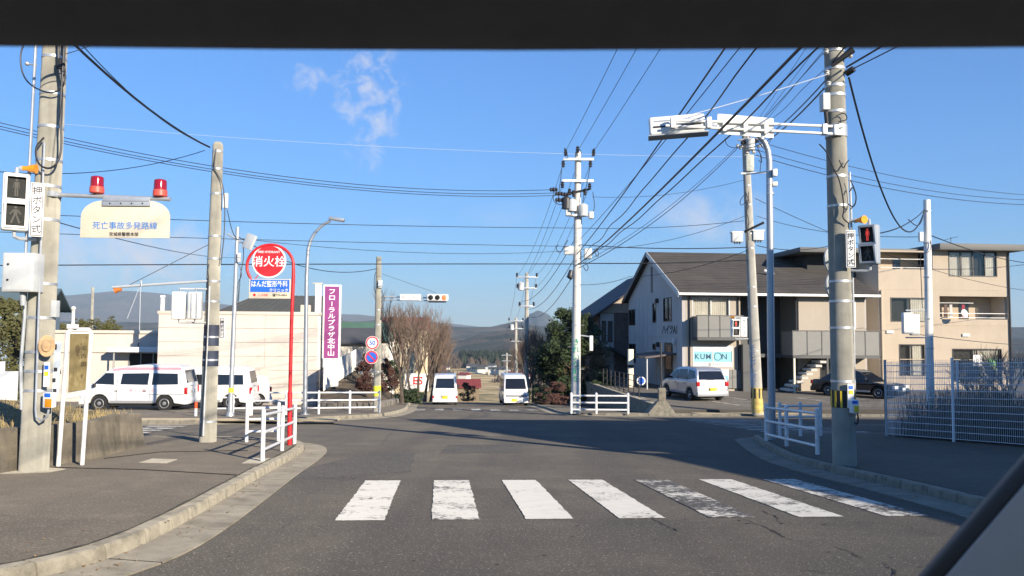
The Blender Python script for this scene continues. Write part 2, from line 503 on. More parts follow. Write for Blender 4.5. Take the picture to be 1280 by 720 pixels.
# ------------------------------------------------------------------ footways with kerb stones and gutters
def resample(pts, step):
    pts = [Vector((p[0], p[1])) for p in pts]
    out = [pts[0]]; acc = 0.0
    for a, b in zip(pts, pts[1:]):
        L = (b-a).length; d = step - acc
        while d <= L:
            out.append(a + (b-a)*(d/L)); d += step
        acc = (acc + L) % step
    return out
def smooth_line(pts, n=3):
    pts = [Vector((p[0], p[1])) for p in pts]
    for _ in range(n):
        q = [pts[0]]
        for a, b in zip(pts, pts[1:]): q += [a*0.75+b*0.25, a*0.25+b*0.75]
        pts = q + [pts[-1]]
    return pts
def normals(pts):
    out = []
    for i in range(len(pts)):
        d = pts[min(i+1, len(pts)-1)] - pts[max(i-1, 0)]; d.normalize()
        out.append(Vector((-d.y, d.x)))
    return out
def footway(name, line, close, height=0.12, side=1, gutter=0.42, stone=0.6, wid=0.15, surf=None, stones=True, gut=True):
    """line: kerb face on the road; side +1: the footway lies left of the line's direction."""
    fine = smooth_line(line, 3)
    inner = [p + n*side*wid for p, n in zip(fine, normals(fine))]
    mb = MB()
    poly = [Vector((p.x, p.y, zg(p.y)+height-0.006)) for p in inner] + [Vector((x, y, zg(y)+height-0.006)) for x, y in close]
    low = [Vector((p.x, p.y, p.z-height-0.05)) for p in poly]
    mb.loft(low, poly)
    top = struct(mb.build(name, surf or walkmat, smooth=False))
    if stones:
        rs = resample(fine, stone/6); ns = normals(rs)
        k = 0
        while k + 6 < len(rs):
            mb = MB(); seg = rs[k:k+7:2]; sn = ns[k:k+7:2]
            # a shade short, so that the joint shows
            seg = [seg[0].lerp(seg[1], 0.04)] + seg[1:-1] + [seg[-1].lerp(seg[-2], 0.04)]
            jit = rnd.uniform(-0.004, 0.004)
            rings = []
            for p, n in zip(seg, sn):
                z = zg(p.y)
                prof = [(0, -0.02), (0.02, height-0.02+jit), (0.035, height+jit), (wid, height+jit), (wid, -0.02)]
                rings.append([Vector((p.x+n.x*side*o, p.y+n.y*side*o, z+h)) for o, h in prof])
            for A, B in zip(rings, rings[1:]):
                o = len(mb.v); mb.v += A+B
                mb.f += [(o+i, o+i+1, o+6+i, o+5+i) for i in range(4)]
            o = len(mb.v); mb.v += rings[0]; mb.f.append(tuple(range(o, o+5)))
            o = len(mb.v); mb.v += rings[-1]; mb.f.append(tuple(range(o, o+5)))
            mb.build('kerb_stone', kerbmat, top, smooth=False)
            k += 6
    seam = MB(); rs = resample(inner, 0.09); ns = normals(rs); rr = random.Random(len(rs))
    for p, n in zip(rs, ns):
        w0, w1 = rr.uniform(0.002, 0.012), rr.uniform(0.004, 0.035)
        for o in (-w0, w1): seam.v.append(Vector((p.x+n.x*side*o, p.y+n.y*side*o, zg(p.y+n.y*side*o)+height+0.005)))
    seam.f = [(2*i, 2*i+1, 2*i+3, 2*i+2) for i in range(len(rs)-1)]
    seam.build('kerb_seam', grime, top, smooth=False)
    if gut:
        rs = resample(fine, stone/6); ns = normals(rs)
        k = 0
        while k + 12 < len(rs):
            mb = MB(); seg = rs[k:k+13:3]; sn = ns[k:k+13:3]
            seg = [seg[0].lerp(seg[1], 0.025)] + seg[1:-1] + [seg[-1].lerp(seg[-2], 0.025)]
            o = 0; jit = rnd.uniform(0, 0.004)
            for p, n in zip(seg, sn):
                a = p - n*side*0.006; b = p - n*side*gutter
                mb.v += [Vector((a.x, a.y, zg(a.y)+0.022+jit)), Vector((b.x, b.y, zg(b.y)+0.010+jit)), Vector((b.x, b.y, zg(b.y)-0.03))]
            mb.f += [(3*i, 3*i+1, 3*i+4, 3*i+3) for i in range(len(seg)-1)] + [(3*i+1, 3*i+2, 3*i+5, 3*i+4) for i in range(len(seg)-1)]
            mb.build('gutter_slab', guttermat, top, smooth=False)
            k += 12
    return top
KL = [(-9, 3.0), (-5, 3.7), (-3.7, 4.4), (-3.05, 5.2), (-2.85, 6.0), (-2.93, 7.2), (-3.16, 9.2), (-3.38, 11.0), (-3.68, 14.0), (-3.95, 15.6),
      (-4.4, 16.7), (-5.3, 17.35), (-7, 17.55), (-10, 17.4), (-20, 16.5), (-45, 14.4)]
foot_l = footway('footway_near_left', KL, [(-45, 2.0), (-9, 2.4)], side=1)
def xy(p): return (p.x, p.y)
KR = [(5.9, -6), (5.3, 2), (4.95, 6.5)] + [xy(gp(u, v)) for u, v in ((1200, 632), (1130, 614), (1055, 596), (997, 581), (965, 567), (942, 551))] + \
     [(5.75, 19.3), (6.9, 20.1), (10, 20.5), (20, 21.4), (50, 24.0)]
foot_r = footway('footway_near_right', KR, [(50, -6)], side=-1)
a = gp(269, 531)
KFL = [(a.x-45, a.y-3.9), (a.x-20, a.y-1.75), (a.x-6, a.y-0.5), xy(a)] + [xy(gp(u, v)) for u, v in ((372, 527), (440, 524), (474, 522), (494, 518.5), (505, 515), (511, 511.5))]
e = sf(44, -1.75); KFL += [xy(e), xy(sf(60, -1.8)), xy(sf(90, -1.8))]
foot_fl = footway('footway_far_left', KFL, [xy(sf(90, -3.8)), xy(sf(47, -3.8)), xy(sf(36, -5.0)), xy(sf(32.5, -9.0)), (a.x-6, a.y+1.4), (a.x-45, a.y-1.8)], side=1, stone=0.9, height=0.13)
b0 = gp(832, 520.5)
KFR = [xy(sf(90, 5.5)), xy(sf(60, 5.5)), xy(sf(44, 5.4))] + [xy(gp(u, v)) for u, v in ((688, 513), (696, 516.5), (716, 520))] + [xy(b0), (b0.x+3, b0.y+0.26), (b0.x+12, b0.y+1.05), (b0.x+45, b0.y+3.9)]
foot_fr = footway('footway_far_right', KFR, [(b0.x+45, b0.y+5.4), (b0.x+12, b0.y+2.5), (b0.x, b0.y+1.3), xy(sf(34.5, 7.0)), xy(sf(40, 6.9)), xy(sf(90, 7.2))], side=1, stone=0.9, height=0.10)

# ------------------------------------------------------------------ painted markings
def paint_mat(name, wear, seed, col=(0.53, 0.515, 0.465)):
    m = bpy.data.materials.new(name); m.use_nodes = True
    N, L = m.node_tree.nodes, m.node_tree.links
    b = N['Principled BSDF']; b.inputs['Roughness'].default_value = 0.75; b.inputs['Diffuse Roughness'].default_value = 1.0
    tc = N.new('ShaderNodeTexCoord'); mp = N.new('ShaderNodeMapping')
    mp.inputs['Location'].default_value = (seed*3.7, seed*1.9, 0); mp.inputs['Rotation'].default_value = (0, 0, -ST)
    mp.inputs['Scale'].default_value = (1.0, 1.5, 1.0)
    L.new(tc.outputs['Object'], mp.inputs['Vector'])
    def nz(sc, det, rg):
        n = N.new('ShaderNodeTexNoise'); n.inputs['Scale'].default_value = sc; n.inputs['Detail'].default_value = det
        n.inputs['Roughness'].default_value = rg; L.new(mp.outputs[0], n.inputs['Vector']); return n.outputs['Fac']
    big, small = nz(1.5, 3, 0.5), nz(13, 6, 0.78)
    ad = N.new('ShaderNodeMath'); ad.operation = 'MULTIPLY_ADD'; L.new(big, ad.inputs[0]); ad.inputs[1].default_value = 0.55; L.new(small, ad.inputs[2])
    r = N.new('ShaderNodeMapRange'); r.inputs['From Min'].default_value = 1.02-wear*0.62; r.inputs['From Max'].default_value = 1.10-wear*0.62
    L.new(ad.outputs[0], r.inputs['Value'])
    mx = N.new('ShaderNodeMix'); mx.data_type = 'RGBA'; L.new(r.outputs[0], mx.inputs['Factor'])
    mx.inputs['A'].default_value = (*col, 1); mx.inputs['B'].default_value = (0.066, 0.060, 0.050, 1)
    tint_ = N.new('ShaderNodeMix'); tint_.data_type = 'RGBA'; tint_.blend_type = 'MULTIPLY'; tint_.inputs['Factor'].default_value = 0.28
    L.new(mx.outputs['Result'], tint_.inputs['A']); L.new(nz(5, 5, 0.7), tint_.inputs['B'])
    L.new(tint_.outputs['Result'], b.inputs['Base Color'])
    return m
def stripe(s0, s1, t0, t1, m, name='crossing_stripe', rough=0.0, lift=0.006):
    """A painted bar with a slightly ragged outline."""
    mb = MB(); n = 40; pts = []
    for (a, b) in (((s0, t0), (s1, t0)), ((s1, t0), (s1, t1)), ((s1, t1), (s0, t1)), ((s0, t1), (s0, t0))):
        for i in range(n):
            f = i/n
            s, t = a[0]+(b[0]-a[0])*f, a[1]+(b[1]-a[1])*f
            pts.append(sf(s+rnd.uniform(-rough, rough), t+rnd.uniform(-rough, rough), lift))
    mb.add(pts, [tuple(range(len(pts)))])
    return mb.build(name, m, road, smooth=False)
wears = [0.25, 0.34, 0.21, 0.27, 0.56, 0.34, 0.43]
for k in range(7):
    stripe(7.75, 10.85, -0.98+0.905*k, -0.98+0.905*k+0.46, paint_mat('crossing_paint_%d' % k, wears[k], k+1.3), rough=0.008)
old = paint_mat('worn_paint', 0.42, 8.0)
old2 = paint_mat('very_worn_paint', 0.52, 3.0)
for k in range(9): stripe(18.9+0.95*k, 18.9+0.95*k+0.45, -10.4, -7.3, old, rough=0.01)
for k in range(10): stripe(20.6+0.95*k, 20.6+0.95*k+0.45, 8.9, 12.0, old, rough=0.01)
for k in range(7): stripe(38.0, 40.6, -1.2+0.9*k, -1.2+0.9*k+0.45, old2 if k not in (3,) else old, rough=0.015)
stripe(33.2, 37.6, 4.85, 5.0, old, 'edge_line', 0.004)
stripe(26.4, 26.55, -18, -11.3, old, 'lane_line', 0.004)
stripe(22.6, 22.75, -24, -12.2, old2, 'lane_line', 0.004)
stripe(25.6, 25.75, 13.2, 30, old, 'lane_line', 0.004)

crackmat = mat('crack_fill', (0.012, 0.011, 0.010), 0.95)
def crack(pix, w=0.012, seed=0):
    r = random.Random(seed); pts = [gp(u, v, 0.005) for u, v in pix]
    fine = [pts[0]]
    for a, b in zip(pts, pts[1:]):
        n = max(2, int((b-a).length/0.06))
        for i in range(1, n+1):
            p = a.lerp(b, i/n); fine.append(p + Vector((r.uniform(-.018, .018), r.uniform(-.03, .03), 0)))
    mb = MB()
    for i, p in enumerate(fine):
        d = fine[min(i+1, len(fine)-1)] - fine[max(i-1, 0)]; n = Vector((-d.y, d.x, 0)).normalized()
        h = w*r.uniform(0.2, 1.0)*(0.3 if i in (0, len(fine)-1) else 1)
        for q in (p+n*h/2, p-n*h/2): mb.v.append(Vector((q.x, q.y, zg(q.y)+0.005)))
    mb.f = [(2*i, 2*i+1, 2*i+3, 2*i+2) for i in range(len(fine)-1)]
    mb.build('crack', crackmat, road, smooth=False)
for i, c in enumerate([[(803, 640), (822, 652), (850, 665)], [(928, 648), (960, 660), (984, 672)], [(960, 661), (990, 676), (1018, 677)],
                       [(1042, 683), (1066, 690), (1076, 697)], [(1104, 702), (1116, 712), (1118, 724)], [(992, 712), (1030, 716), (1074, 719)],
                       [(950, 638), (971, 645), (974, 652)], [(477, 556), (486, 545), (497, 534)], [(410, 571), (440, 568), (472, 566)], [(690, 590), (730, 594), (800, 589)],
                       [(770, 578), (830, 583), (900, 590), (960, 600)], [(1003, 640), (1060, 652), (1120, 655), (1170, 668)], [(380, 556), (402, 562), (407, 571)]]):
    crack(c, 0.016 if i < 7 else 0.010, i)
# repaired patches of asphalt
patch1 = ground_mat('asphalt_patch', [(0.062, 0.058, 0.052), (0.05, 0.047, 0.042), (0.078, 0.072, 0.062)], [(0.8, 0.42, 0.64), (5.0, 0.5, 0.8)], 0.9, 0.6, 0.7, 110, spk=55)
for pix in ([(345, 598), (398, 582), (440, 571), (474, 566), (520, 566), (514, 590), (420, 598)], [(560, 556), (640, 556), (652, 566), (548, 567)]):
    pts = []
    q = [gp(u, v, 0.003) for u, v in pix]
    for A, B in zip(q, q[1:]+q[:1]):
        for i in range(8):
            p = A.lerp(B, i/8)+Vector((rnd.uniform(-.02, .02), rnd.uniform(-.03, .03), 0)); p.z = zg(p.y)+0.003; pts.append(p)
    mb = MB(); mb.add(pts, [tuple(range(len(pts)))]); mb.build('asphalt_patch', patch1, road, smooth=False)
# pits and tar spots on the near lane
mb = MB()
for k in range(150):
    s, t = rnd.uniform(5.2, 15), rnd.uniform(-1.6, 5)
    p = sf(s, t, 0.004); r_ = rnd.uniform(0.006, 0.022)
    n = 6; pts = [p + Vector((r_*math.cos(i*2*math.pi/n)*rnd.uniform(.7, 1.4), r_*math.sin(i*2*math.pi/n)*rnd.uniform(.6, 1.2), 0)) for i in range(n)]
    mb.add([Vector((q.x, q.y, zg(q.y)+0.0045)) for q in pts], [tuple(range(n))])
stuff(mb.build('road_pits', crackmat, road, smooth=False))

# inspection cover and patches on the near left footway
cov = mat('cover_concrete', (0.30, 0.275, 0.215), 0.9, var=0.2, vscale=8, dirt=(0.13, 0.12, 0.09), dscale=6)
mb = MB(); pts = [gp(u, v, 0.118) for u, v in ((174, 578), (208, 579), (222, 574), (190, 573))]
mb.loft([p - Vector((0, 0, .01)) for p in pts], pts); mb.build('inspection_cover', cov, foot_l, smooth=False)
mb = MB(); pts = [gp(u, v, 0.121) for u, v in ((0, 592), (60, 590), (82, 586), (60, 584), (0, 587))]
mb.loft([p - Vector((0, 0, .02)) for p in pts], pts); mb.build('pole_footing', cov, foot_l, smooth=False)
mb = MB(); pts = [gp(u, v, 0.118) for u, v in ((302, 579), (336, 579), (344, 573), (316, 572))]
mb.loft([p - Vector((0, 0, .01)) for p in pts], pts); mb.build('rail_footing', cov, foot_l, smooth=False)
for c in ([(60, 584), (180, 587), (300, 594)], [(130, 573), (200, 565), (310, 563)]):
    pts = [gp(u, v, 0.119) for u, v in c]
    mb = MB(); mb.tube(pts, 0.006, 4); mb.build('joint_seam', crackmat, foot_l, smooth=False)

# ------------------------------------------------------------------ car parks either side
LOT_Z = -1.87
c0 = Vector((b0.x+0.35, b0.y+1.45, LOT_Z))
def lot_pt(s, t): # street-aligned offsets from the lot's near left corner
    return Vector((c0.x - math.sin(ST)*s + math.cos(ST)*t, c0.y + math.cos(ST)*s + math.sin(ST)*t, LOT_Z))
mb = MB(); poly = [lot_pt(0, 0), lot_pt(0, 44), lot_pt(40, 44), lot_pt(40, 0)]
mb.loft([p - Vector((0, 0, 2.6)) for p in poly], poly)
lot_r = struct(mb.build('car_park_right', lotmat, smooth=False))
mb = MB(); q = Vector((a.x, a.y, 0))
poly = [(q.x-45, q.y-1.7), (q.x-6, q.y+1.45), xy(sf(32.6, -9.2)), xy(sf(36.1, -5.2)), xy(sf(47, -4.2)), (q.x-2, q.y+24), (q.x-45, q.y+24)]
mb.loft([Vector((x, y, zg(y)-0.06)) for x, y in poly], [Vector((x, y, zg(y)+0.05)) for x, y in poly])
lot_l = struct(mb.build('car_park_left', lotmat, smooth=False))
tan = ground_mat('ramp_concrete', [(0.36, 0.30, 0.20), (0.28, 0.24, 0.165)], [(2.0, 0.45, 0.7)], 0.9, 0.3, 0.2)
mb = MB(); poly = [(b0.x+1.4, b0.y+0.20), (b0.x+6.2, b0.y+0.62), (b0.x+6.1, b0.y+1.9), (b0.x+1.3, b0.y+1.42)]
mb.loft([Vector((x, y, zg(y)+0.09)) for x, y in poly], [Vector((x, y, zg(y)+0.118)) for x, y in poly]); mb.build('dropped_kerb_ramp', tan, foot_fr, smooth=False)
mb = MB(); poly = [(q.x-8.5, q.y-0.45), (q.x+3.5, q.y+0.55), (q.x+3.4, q.y+1.6), (q.x-8.6, q.y+0.55)]
mb.loft([Vector((x, y, zg(y)+0.10)) for x, y in poly], [Vector((x, y, zg(y)+0.138)) for x, y in poly]); mb.build('dropped_kerb_ramp', tan, foot_fl, smooth=False)
def lot_line(pts, w=0.12, closed=False):
    mb = MB()
    for p, r_ in zip(pts, pts[1:] + ([pts[0]] if closed else [])):
        p, r_ = lot_pt(*p), lot_pt(*r_); d = (r_-p).normalized(); n = Vector((-d.y, d.x, 0))*w/2; up = Vector((0, 0, 0.005))
        mb.add([p+n+up, r_+n+up, r_-n+up, p-n+up], [(0, 1, 2, 3)])
    mb.build('bay_marking', old, lot_r, smooth=False)
for t0, t1 in ((3.0, 5.2), (8.6, 13.5)):
    lot_line([(1.6, t0+1.0), (1.6, t1+1.2)]); lot_line([(6.4, t0), (6.4, t1)]); lot_line([(1.6, t0+1.0), (6.4, t0)]); lot_line([(1.6, t1+1.2), (6.4, t1)])
    for k in range(1, 5): lot_line([(1.6+k*0.95, t0+1.0-0.2*k), (1.6+k*0.95-0.4, t1+1.2-0.2*k)], 0.1)
lot_line([(6.0, 0.6), (10.5, 0.2)]); lot_line([(3, 15.5), (9, 15)])

# ------------------------------------------------------------------ hills
def interp(pts, x):
    if x <= pts[0][0]: return pts[0][1]
    for (a, b), (c, d) in zip(pts, pts[1:]):
        if x <= c:
            f = (x-a)/(c-a); f = f*f*(3-2*f); return b+(d-b)*f
    return pts[-1][1]
def hill(name, pts, yr, y0, y1, base, m, nx=160, ny=26, amp=0.12, fq=1.0):
    mb = MB(); u0, u1 = pts[0][0], pts[-1][0]
    for j in range(ny+1):
        f = j/ny; y = y0+(y1-y0)*f
        k = (y-y0)/(yr-y0) if y < yr else (y1-y)/(y1-yr)
        k = max(0, k); k = k*k*(3-2*k)
        for i in range(nx+1):
            u = u0+(u1-u0)*i/nx
            x = (u-640)/1000*yr
            h = CAM_Z + (417.7-interp(pts, u))/1000*yr - base
            w = noise.fractal(Vector((x/yr*14*fq, y/yr*14*fq, yr)), 0.9, 2.1, 6)
            z = base + h*k*(1+amp*w*(1 if k < 0.98 else 0.6)) - (6 if k == 0 else 0)
            mb.v.append(Vector((x + 0.02*yr*noise.noise(Vector((x/yr*9, y/yr*9, 1))), y, z)))
    n = nx+1
    mb.f = [(j*n+i, j*n+i+1, (j+1)*n+i+1, (j+1)*n+i) for j in range(ny) for i in range(nx)]
    o = struct(mb.build(name, m)); return o
FL = zg(500)
hill('mountain_range', [(-340, 386), (0, 383), (60, 377), (110, 373), (165, 368), (205, 371), (240, 381), (300, 385), (380, 393), (445, 395), (480, 397), (540, 404), (600, 409), (640, 412), (760, 412), (900, 411), (1300, 405), (1700, 400)], 7200, 4800, 9200, FL, mountmat, 240, 24, 0.05)
hill('dome_mountain', [(636, 417), (650, 411), (664, 399), (675, 391), (684, 388), (693, 391), (705, 400), (720, 410), (736, 417)], 6000, 5200, 6800, FL, mountmat, 60, 24, 0.03)
hill('hills_far', [(-900, 410), (-200, 404), (200, 408), (430, 403), (500, 401), (530, 404), (560, 409), (600, 409), (625, 405), (650, 403), (680, 408), (760, 404), (1300, 404), (2200, 408)], 3300, 2200, 4200, FL, hillmat, 240, 30, 0.18)
hill('hills_middle', [(-900, 424), (200, 420), (430, 424), (490, 417), (540, 422), (575, 426), (610, 417), (640, 412), (670, 416), (720, 420), (1300, 420), (2200, 424)], 2000, 1350, 2600, FL, hillmat, 240, 30, 0.25)
hill('hills_near', [(-900, 442), (300, 438), (470, 442), (530, 436), (560, 441), (600, 438), (640, 430), (680, 434), (760, 438), (1400, 438), (2200, 440)], 1250, 980, 1500, FL, hillmat, 240, 24, 0.3)

# woods on the hills: one mass
def wood(name, label, n, y0, y1, u0, u1, zf, m, hmin, hmax, seed, clump=0.0):
    r = random.Random(seed); mb = MB(); c = 0
    while c < n:
        y = r.uniform(y0, y1); u = r.uniform(u0, u1); x = (u-640)/1000*y
        if clump and noise.noise(Vector((x*clump, y*clump*1.6, seed))) < 0.02: continue
        h = r.uniform(hmin, hmax); w = h*r.uniform(0.16, 0.3); z = zf(x, y) - 1
        k = 6; o = len(mb.v); a0 = r.uniform(0, 6)
        mb.v += [Vector((x+w*0.75*math.cos(a0+i*6.283/k), y+w*0.75*math.sin(a0+i*6.283/k), z)) for i in range(k)]
        mb.v += [Vector((x+w*r.uniform(.75, 1.15)*math.cos(a0+i*6.283/k), y+w*r.uniform(.75, 1.15)*math.sin(a0+i*6.283/k), z+h*r.uniform(0.32, 0.5))) for i in range(k)]
        mb.v.append(Vector((x+r.uniform(-.1, .1)*w, y, z+h)))
        mb.f += [(o+i, o+(i+1) % k, o+k+(i+1) % k, o+k+i) for i in range(k)] + [(o+k+i, o+k+(i+1) % k, o+2*k) for i in range(k)]
        c += 1
    return stuff(mb.build(name, m, smooth=False), label, 'wood')
cedar = mat('cedar_wood', (0.022, 0.034, 0.018), 1.0, var=0.5, vscale=0.05)
broad = mat('bare_wood', (0.095, 0.070, 0.050), 1.0, var=0.4, vscale=0.06)
wood('cedar_wood', 'dark cedar wood along the foot of the valley hills', 1500, 930, 1080, 575, 760, lambda x, y: FL, cedar, 12, 20, 3)
wood('bare_wood', 'brown leafless wood along the far side of the valley fields', 1700, 880, 1100, 250, 640, lambda x, y: FL, broad, 8, 14, 4, 0.01)
wood('field_hedges', 'dark scrub between the valley fields', 420, 560, 780, 480, 700, lambda x, y: FL, broad, 3, 8, 6, 0.02)

# leaves and grit lying along the kerbs
litterm = mat('leaf_litter', (0.16, 0.105, 0.055), 0.95, var=0.5, vscale=9)
mb = MB(); r_ = random.Random(19)
for line, n_, sd in ((KL, 420, 1), (KR, 300, -1)):
    fl = smooth_line(line, 3); nn = normals(fl)
    for k in range(n_):
        i = r_.randrange(len(fl)); p = fl[i]; o = -abs(r_.gauss(0, .13))-.012 if r_.random() < .7 else .17+abs(r_.gauss(0, .35))
        q_ = p + nn[i]*sd*o + Vector((r_.uniform(-.3, .3), r_.uniform(-.3, .3)))*(.5 if o < 0 else 1)
        z = zg(q_.y)+(.030 if o < 0 else HL_+.004); a_ = r_.uniform(0, 6.28); l = r_.uniform(.006, .022)
        d = Vector((math.cos(a_), math.sin(a_), r_.uniform(-.3, .3)))*l; e_ = Vector((-math.sin(a_), math.cos(a_), r_.uniform(-.2, .4)))*l*.6
        c = Vector((q_.x, q_.y, z)); mb.add([c-d, c+e_, c+d, c-e_], [(0, 1, 2, 3)])
stuff(mb.build('leaf_litter', litterm, smooth=False), 'dry leaves and grit lying along the near kerbs', 'litter')
# ------------------------------------------------------------------ left side of the street
HL = 0.12
def bands(mb, p0, p1, r0, r1, hs, w=0.05, extra=0.008):
    L = (p1-p0).length
    for h in hs:
        c = p0.lerp(p1, h/L); r_ = r0+(r1-r0)*h/L
        d = (p1-p0).normalized()
        mb.cyl(c - d*w/2, c + d*w/2, r_+extra, n=20)
def rsurf(base, z, ang, r): return Vector((base.x + r*math.cos(ang), base.y + r*math.sin(ang), z))
def concrete_pole(name, label, base, top, r0, r1, m, cat='utility pole', hs=(), group=None, n=24):
    t = thing(name, label, cat, base, 0, group)
    mb = MB(); k = 10
    mb.tube([base.lerp(top, i/k) for i in range(k+1)], [r0+(r1-r0)*i/k for i in range(k+1)], n)
    mb.build('shaft', m, t)
    if hs:
        for h in hs:
            mb = MB(); bands(mb, base, top, r0, r1, [h], 0.035, 0.006); mb.build('steel_band', galv, t)
    return t
def bolts(t, base, top, r0, r1, h0, h1, step=0.45, a0=0.0, m=None):
    h = h0; k = 0; L = (top-base).length
    while h < h1:
        c = base.lerp(top, h/L); r_ = r0+(r1-r0)*h/L; ang = a0 + (math.pi if k % 2 else 0)
        mb = MB(); mb.cyl(c + Vector((math.cos(ang)*r_*0.9, math.sin(ang)*r_*0.9, 0)), c + Vector((math.cos(ang)*(r_+0.15), math.sin(ang)*(r_+0.15), 0)), 0.009, n=6)
        mb.build('step_bolt', m or galv, t); h += step; k += 1

# near left utility pole -------------------------------------------------------
PL = gp(42, 588, HL); PLt = Vector((PL.x+0.10, PL.y, 9.6))
pole_l = concrete_pole('utility_pole', 'thick grey concrete utility pole beside the white map board', PL, PLt, 0.178, 0.125, concrete,
                       hs=(1.05, 1.3, 1.55, 2.0, 2.45, 3.3, 3.75, 4.1, 4.55, 5.0, 5.5))
def on_pl(u, v, dy=0.0): return at(u, v, PL.y+dy)
# conduits up the pole
mb = MB(); pts = [on_pl(27, 512, -0.12), on_pl(26, 455, -0.15), on_pl(31, 395, -0.13), on_pl(32, 350, -0.13)]
mb.tube(pts, 0.021, 8); mb.build('conduit', steelgrey, pole_l)
mb = MB(); pts = [on_pl(61, 512, -0.3), on_pl(59, 521, -0.3), on_pl(52, 526, -0.28), on_pl(45.5, 522, -0.26), on_pl(44.5, 512, -0.25), on_pl(48, 400, -0.25), on_pl(54, 215, -0.22), on_pl(55.5, 178, -0.2)]
mb.tube(pts, 0.014, 8); mb.build('conduit', galv, pole_l)
mb = MB(); mb.tube([on_pl(31, 350, -0.25), on_pl(36.5, 215, -0.22), on_pl(45, 52, -0.2), on_pl(47, 0, -0.2)], 0.020, 8); mb.build('conduit', lampgrey, pole_l)
def cable(parent, pts, r=0.012, name='cable', m=None):
    pts = [Vector((p.x, p.y, p.z)) for p in pts]
    for _ in range(3):
        q = [pts[0]]
        for a_, b_ in zip(pts, pts[1:]): q += [a_*0.75+b_*0.25, a_*0.25+b_*0.75]
        pts = q+[pts[-1]]
    mb = MB(); mb.tube(pts, r, 6); mb.build(name, m or cablemat, parent)
cable(pole_l, [on_pl(81, 40, -.2), on_pl(79, 80, -.25), on_pl(75, 140, -.25), on_pl(78, 190, -.25), on_pl(67, 212, -.28), on_pl(48, 208, -.3), on_pl(43, 185, -.3), on_pl(55, 172, -.25)], 0.013)
cable(pole_l, [on_pl(84, 40, -.2), on_pl(80, 75, -.22), on_pl(82, 100, -.22), on_pl(77, 112, -.22), on_pl(60, 118, -.25), on_pl(30, 102, -.2), on_pl(24, 70, -.2), on_pl(32, 50, -.2)], 0.010)
cable(pole_l, [on_pl(73, 45, -.2), on_pl(73, 80, -.22), on_pl(78, 110, -.22), on_pl(76, 160, -.24)], 0.016)
mb = MB(); c = on_pl(75, 80, -.22); mb.cbox(c, (0.07, 0.07, 0.14)); mb.build('cable_splice', black, pole_l, bevel=0.012)
mb = MB(); mb.tube([on_pl(35, 80, -.2), on_pl(46, 81, -.2)], 0.012, 6); mb.sphere(on_pl(34, 79.5, -.2), 0.03); mb.build('bracket_lamp', galv, pole_l)
mb = MB(); c = on_pl(64, 386, -0.05); mb.cbox(c+Vector((0.04, 0.02, 0)), (0.075, 0.10, 0.22)); mb.build('junction_box', boxgrey, pole_l, bevel=0.008)

# grey control box
c = on_pl(29.5, 341, -0.28)
t = thing('control_box', 'pale grey metal control box strapped to the near left pole below the pedestrian signal', 'box', c)
mb = MB(); mb.cbox(c, (0.40, 0.24, 0.50)); mb.build('cabinet', boxgrey, t, bevel=0.012)
mb = MB(); mb.cbox(c+Vector((0, -0.125, 0)), (0.36, 0.012, 0.46)); d_ = mb.build('door', boxgrey, t, bevel=0.004)
for k in (-1, 1):
    mb = MB(); mb.cyl(c+Vector((-0.12, -0.13, 0.1*k)), c+Vector((-0.12, -0.142, 0.1*k)), 0.014); mb.build('lock', darkmetal, d_)
mb = MB(); mb.cyl(c+Vector((0.0, 0.0, -0.25)), c+Vector((0.0, 0.02, -0.42)), 0.035); mb.build('conduit', steelgrey, t)

# pedestrian signals -----------------------------------------------------------
lens_off = mat('signal_lens_off', (0.022, 0.024, 0.022), 0.6, var=0.4, vscale=40, spec=0.15)
_unused = mat('signal_lens_red', (0.5, 0.01, 0.01), 0.3, emit=(1.0, 0.06, 0.03), estr=0.9)
figure_off = mat('signal_figure', (0.10, 0.095, 0.085), 0.7, spec=0.1)
figure_red = mat('signal_figure_red', (0.7, 0.05, 0.04), 0.5, emit=(1, 0.08, 0.05), estr=0.25)
def man(mb, c, Rv, Uv, Nv, s, walk):
    def P(x, z): return c + Rv*(x*s) + Uv*(z*s)
    def q(pts): mb.add([P(*p)+Nv*0.004 for p in pts], [tuple(range(len(pts)))])
    q([(0.06*math.cos(k*0.785), 0.34+0.06*math.sin(k*0.785)) for k in range(8)])
    q([(-.09, .26), (.09, .26), (.07, -.02), (-.07, -.02)])
    if walk:
        q([(-.07, 0), (0, -.02), (-.12, -.38), (-.2, -.36)]); q([(0, 0), (.07, 0), (.2, -.34), (.12, -.38)])
        q([(-.09, .26), (-.05, .2), (-.2, 0), (-.24, .03)]); q([(.09, .26), (.05, .2), (.18, .02), (.23, .05)])
    else:
        q([(-.07, 0), (-.01, 0), (-.015, -.38), (-.07, -.38)]); q([(.01, 0), (.07, 0), (.07, -.38), (.015, -.38)])
        q([(-.09, .26), (-.10, .26), (-.135, -.02), (-.105, -.02)]); q([(.09, .26), (.10, .26), (.135, -.02), (.105, -.02)])
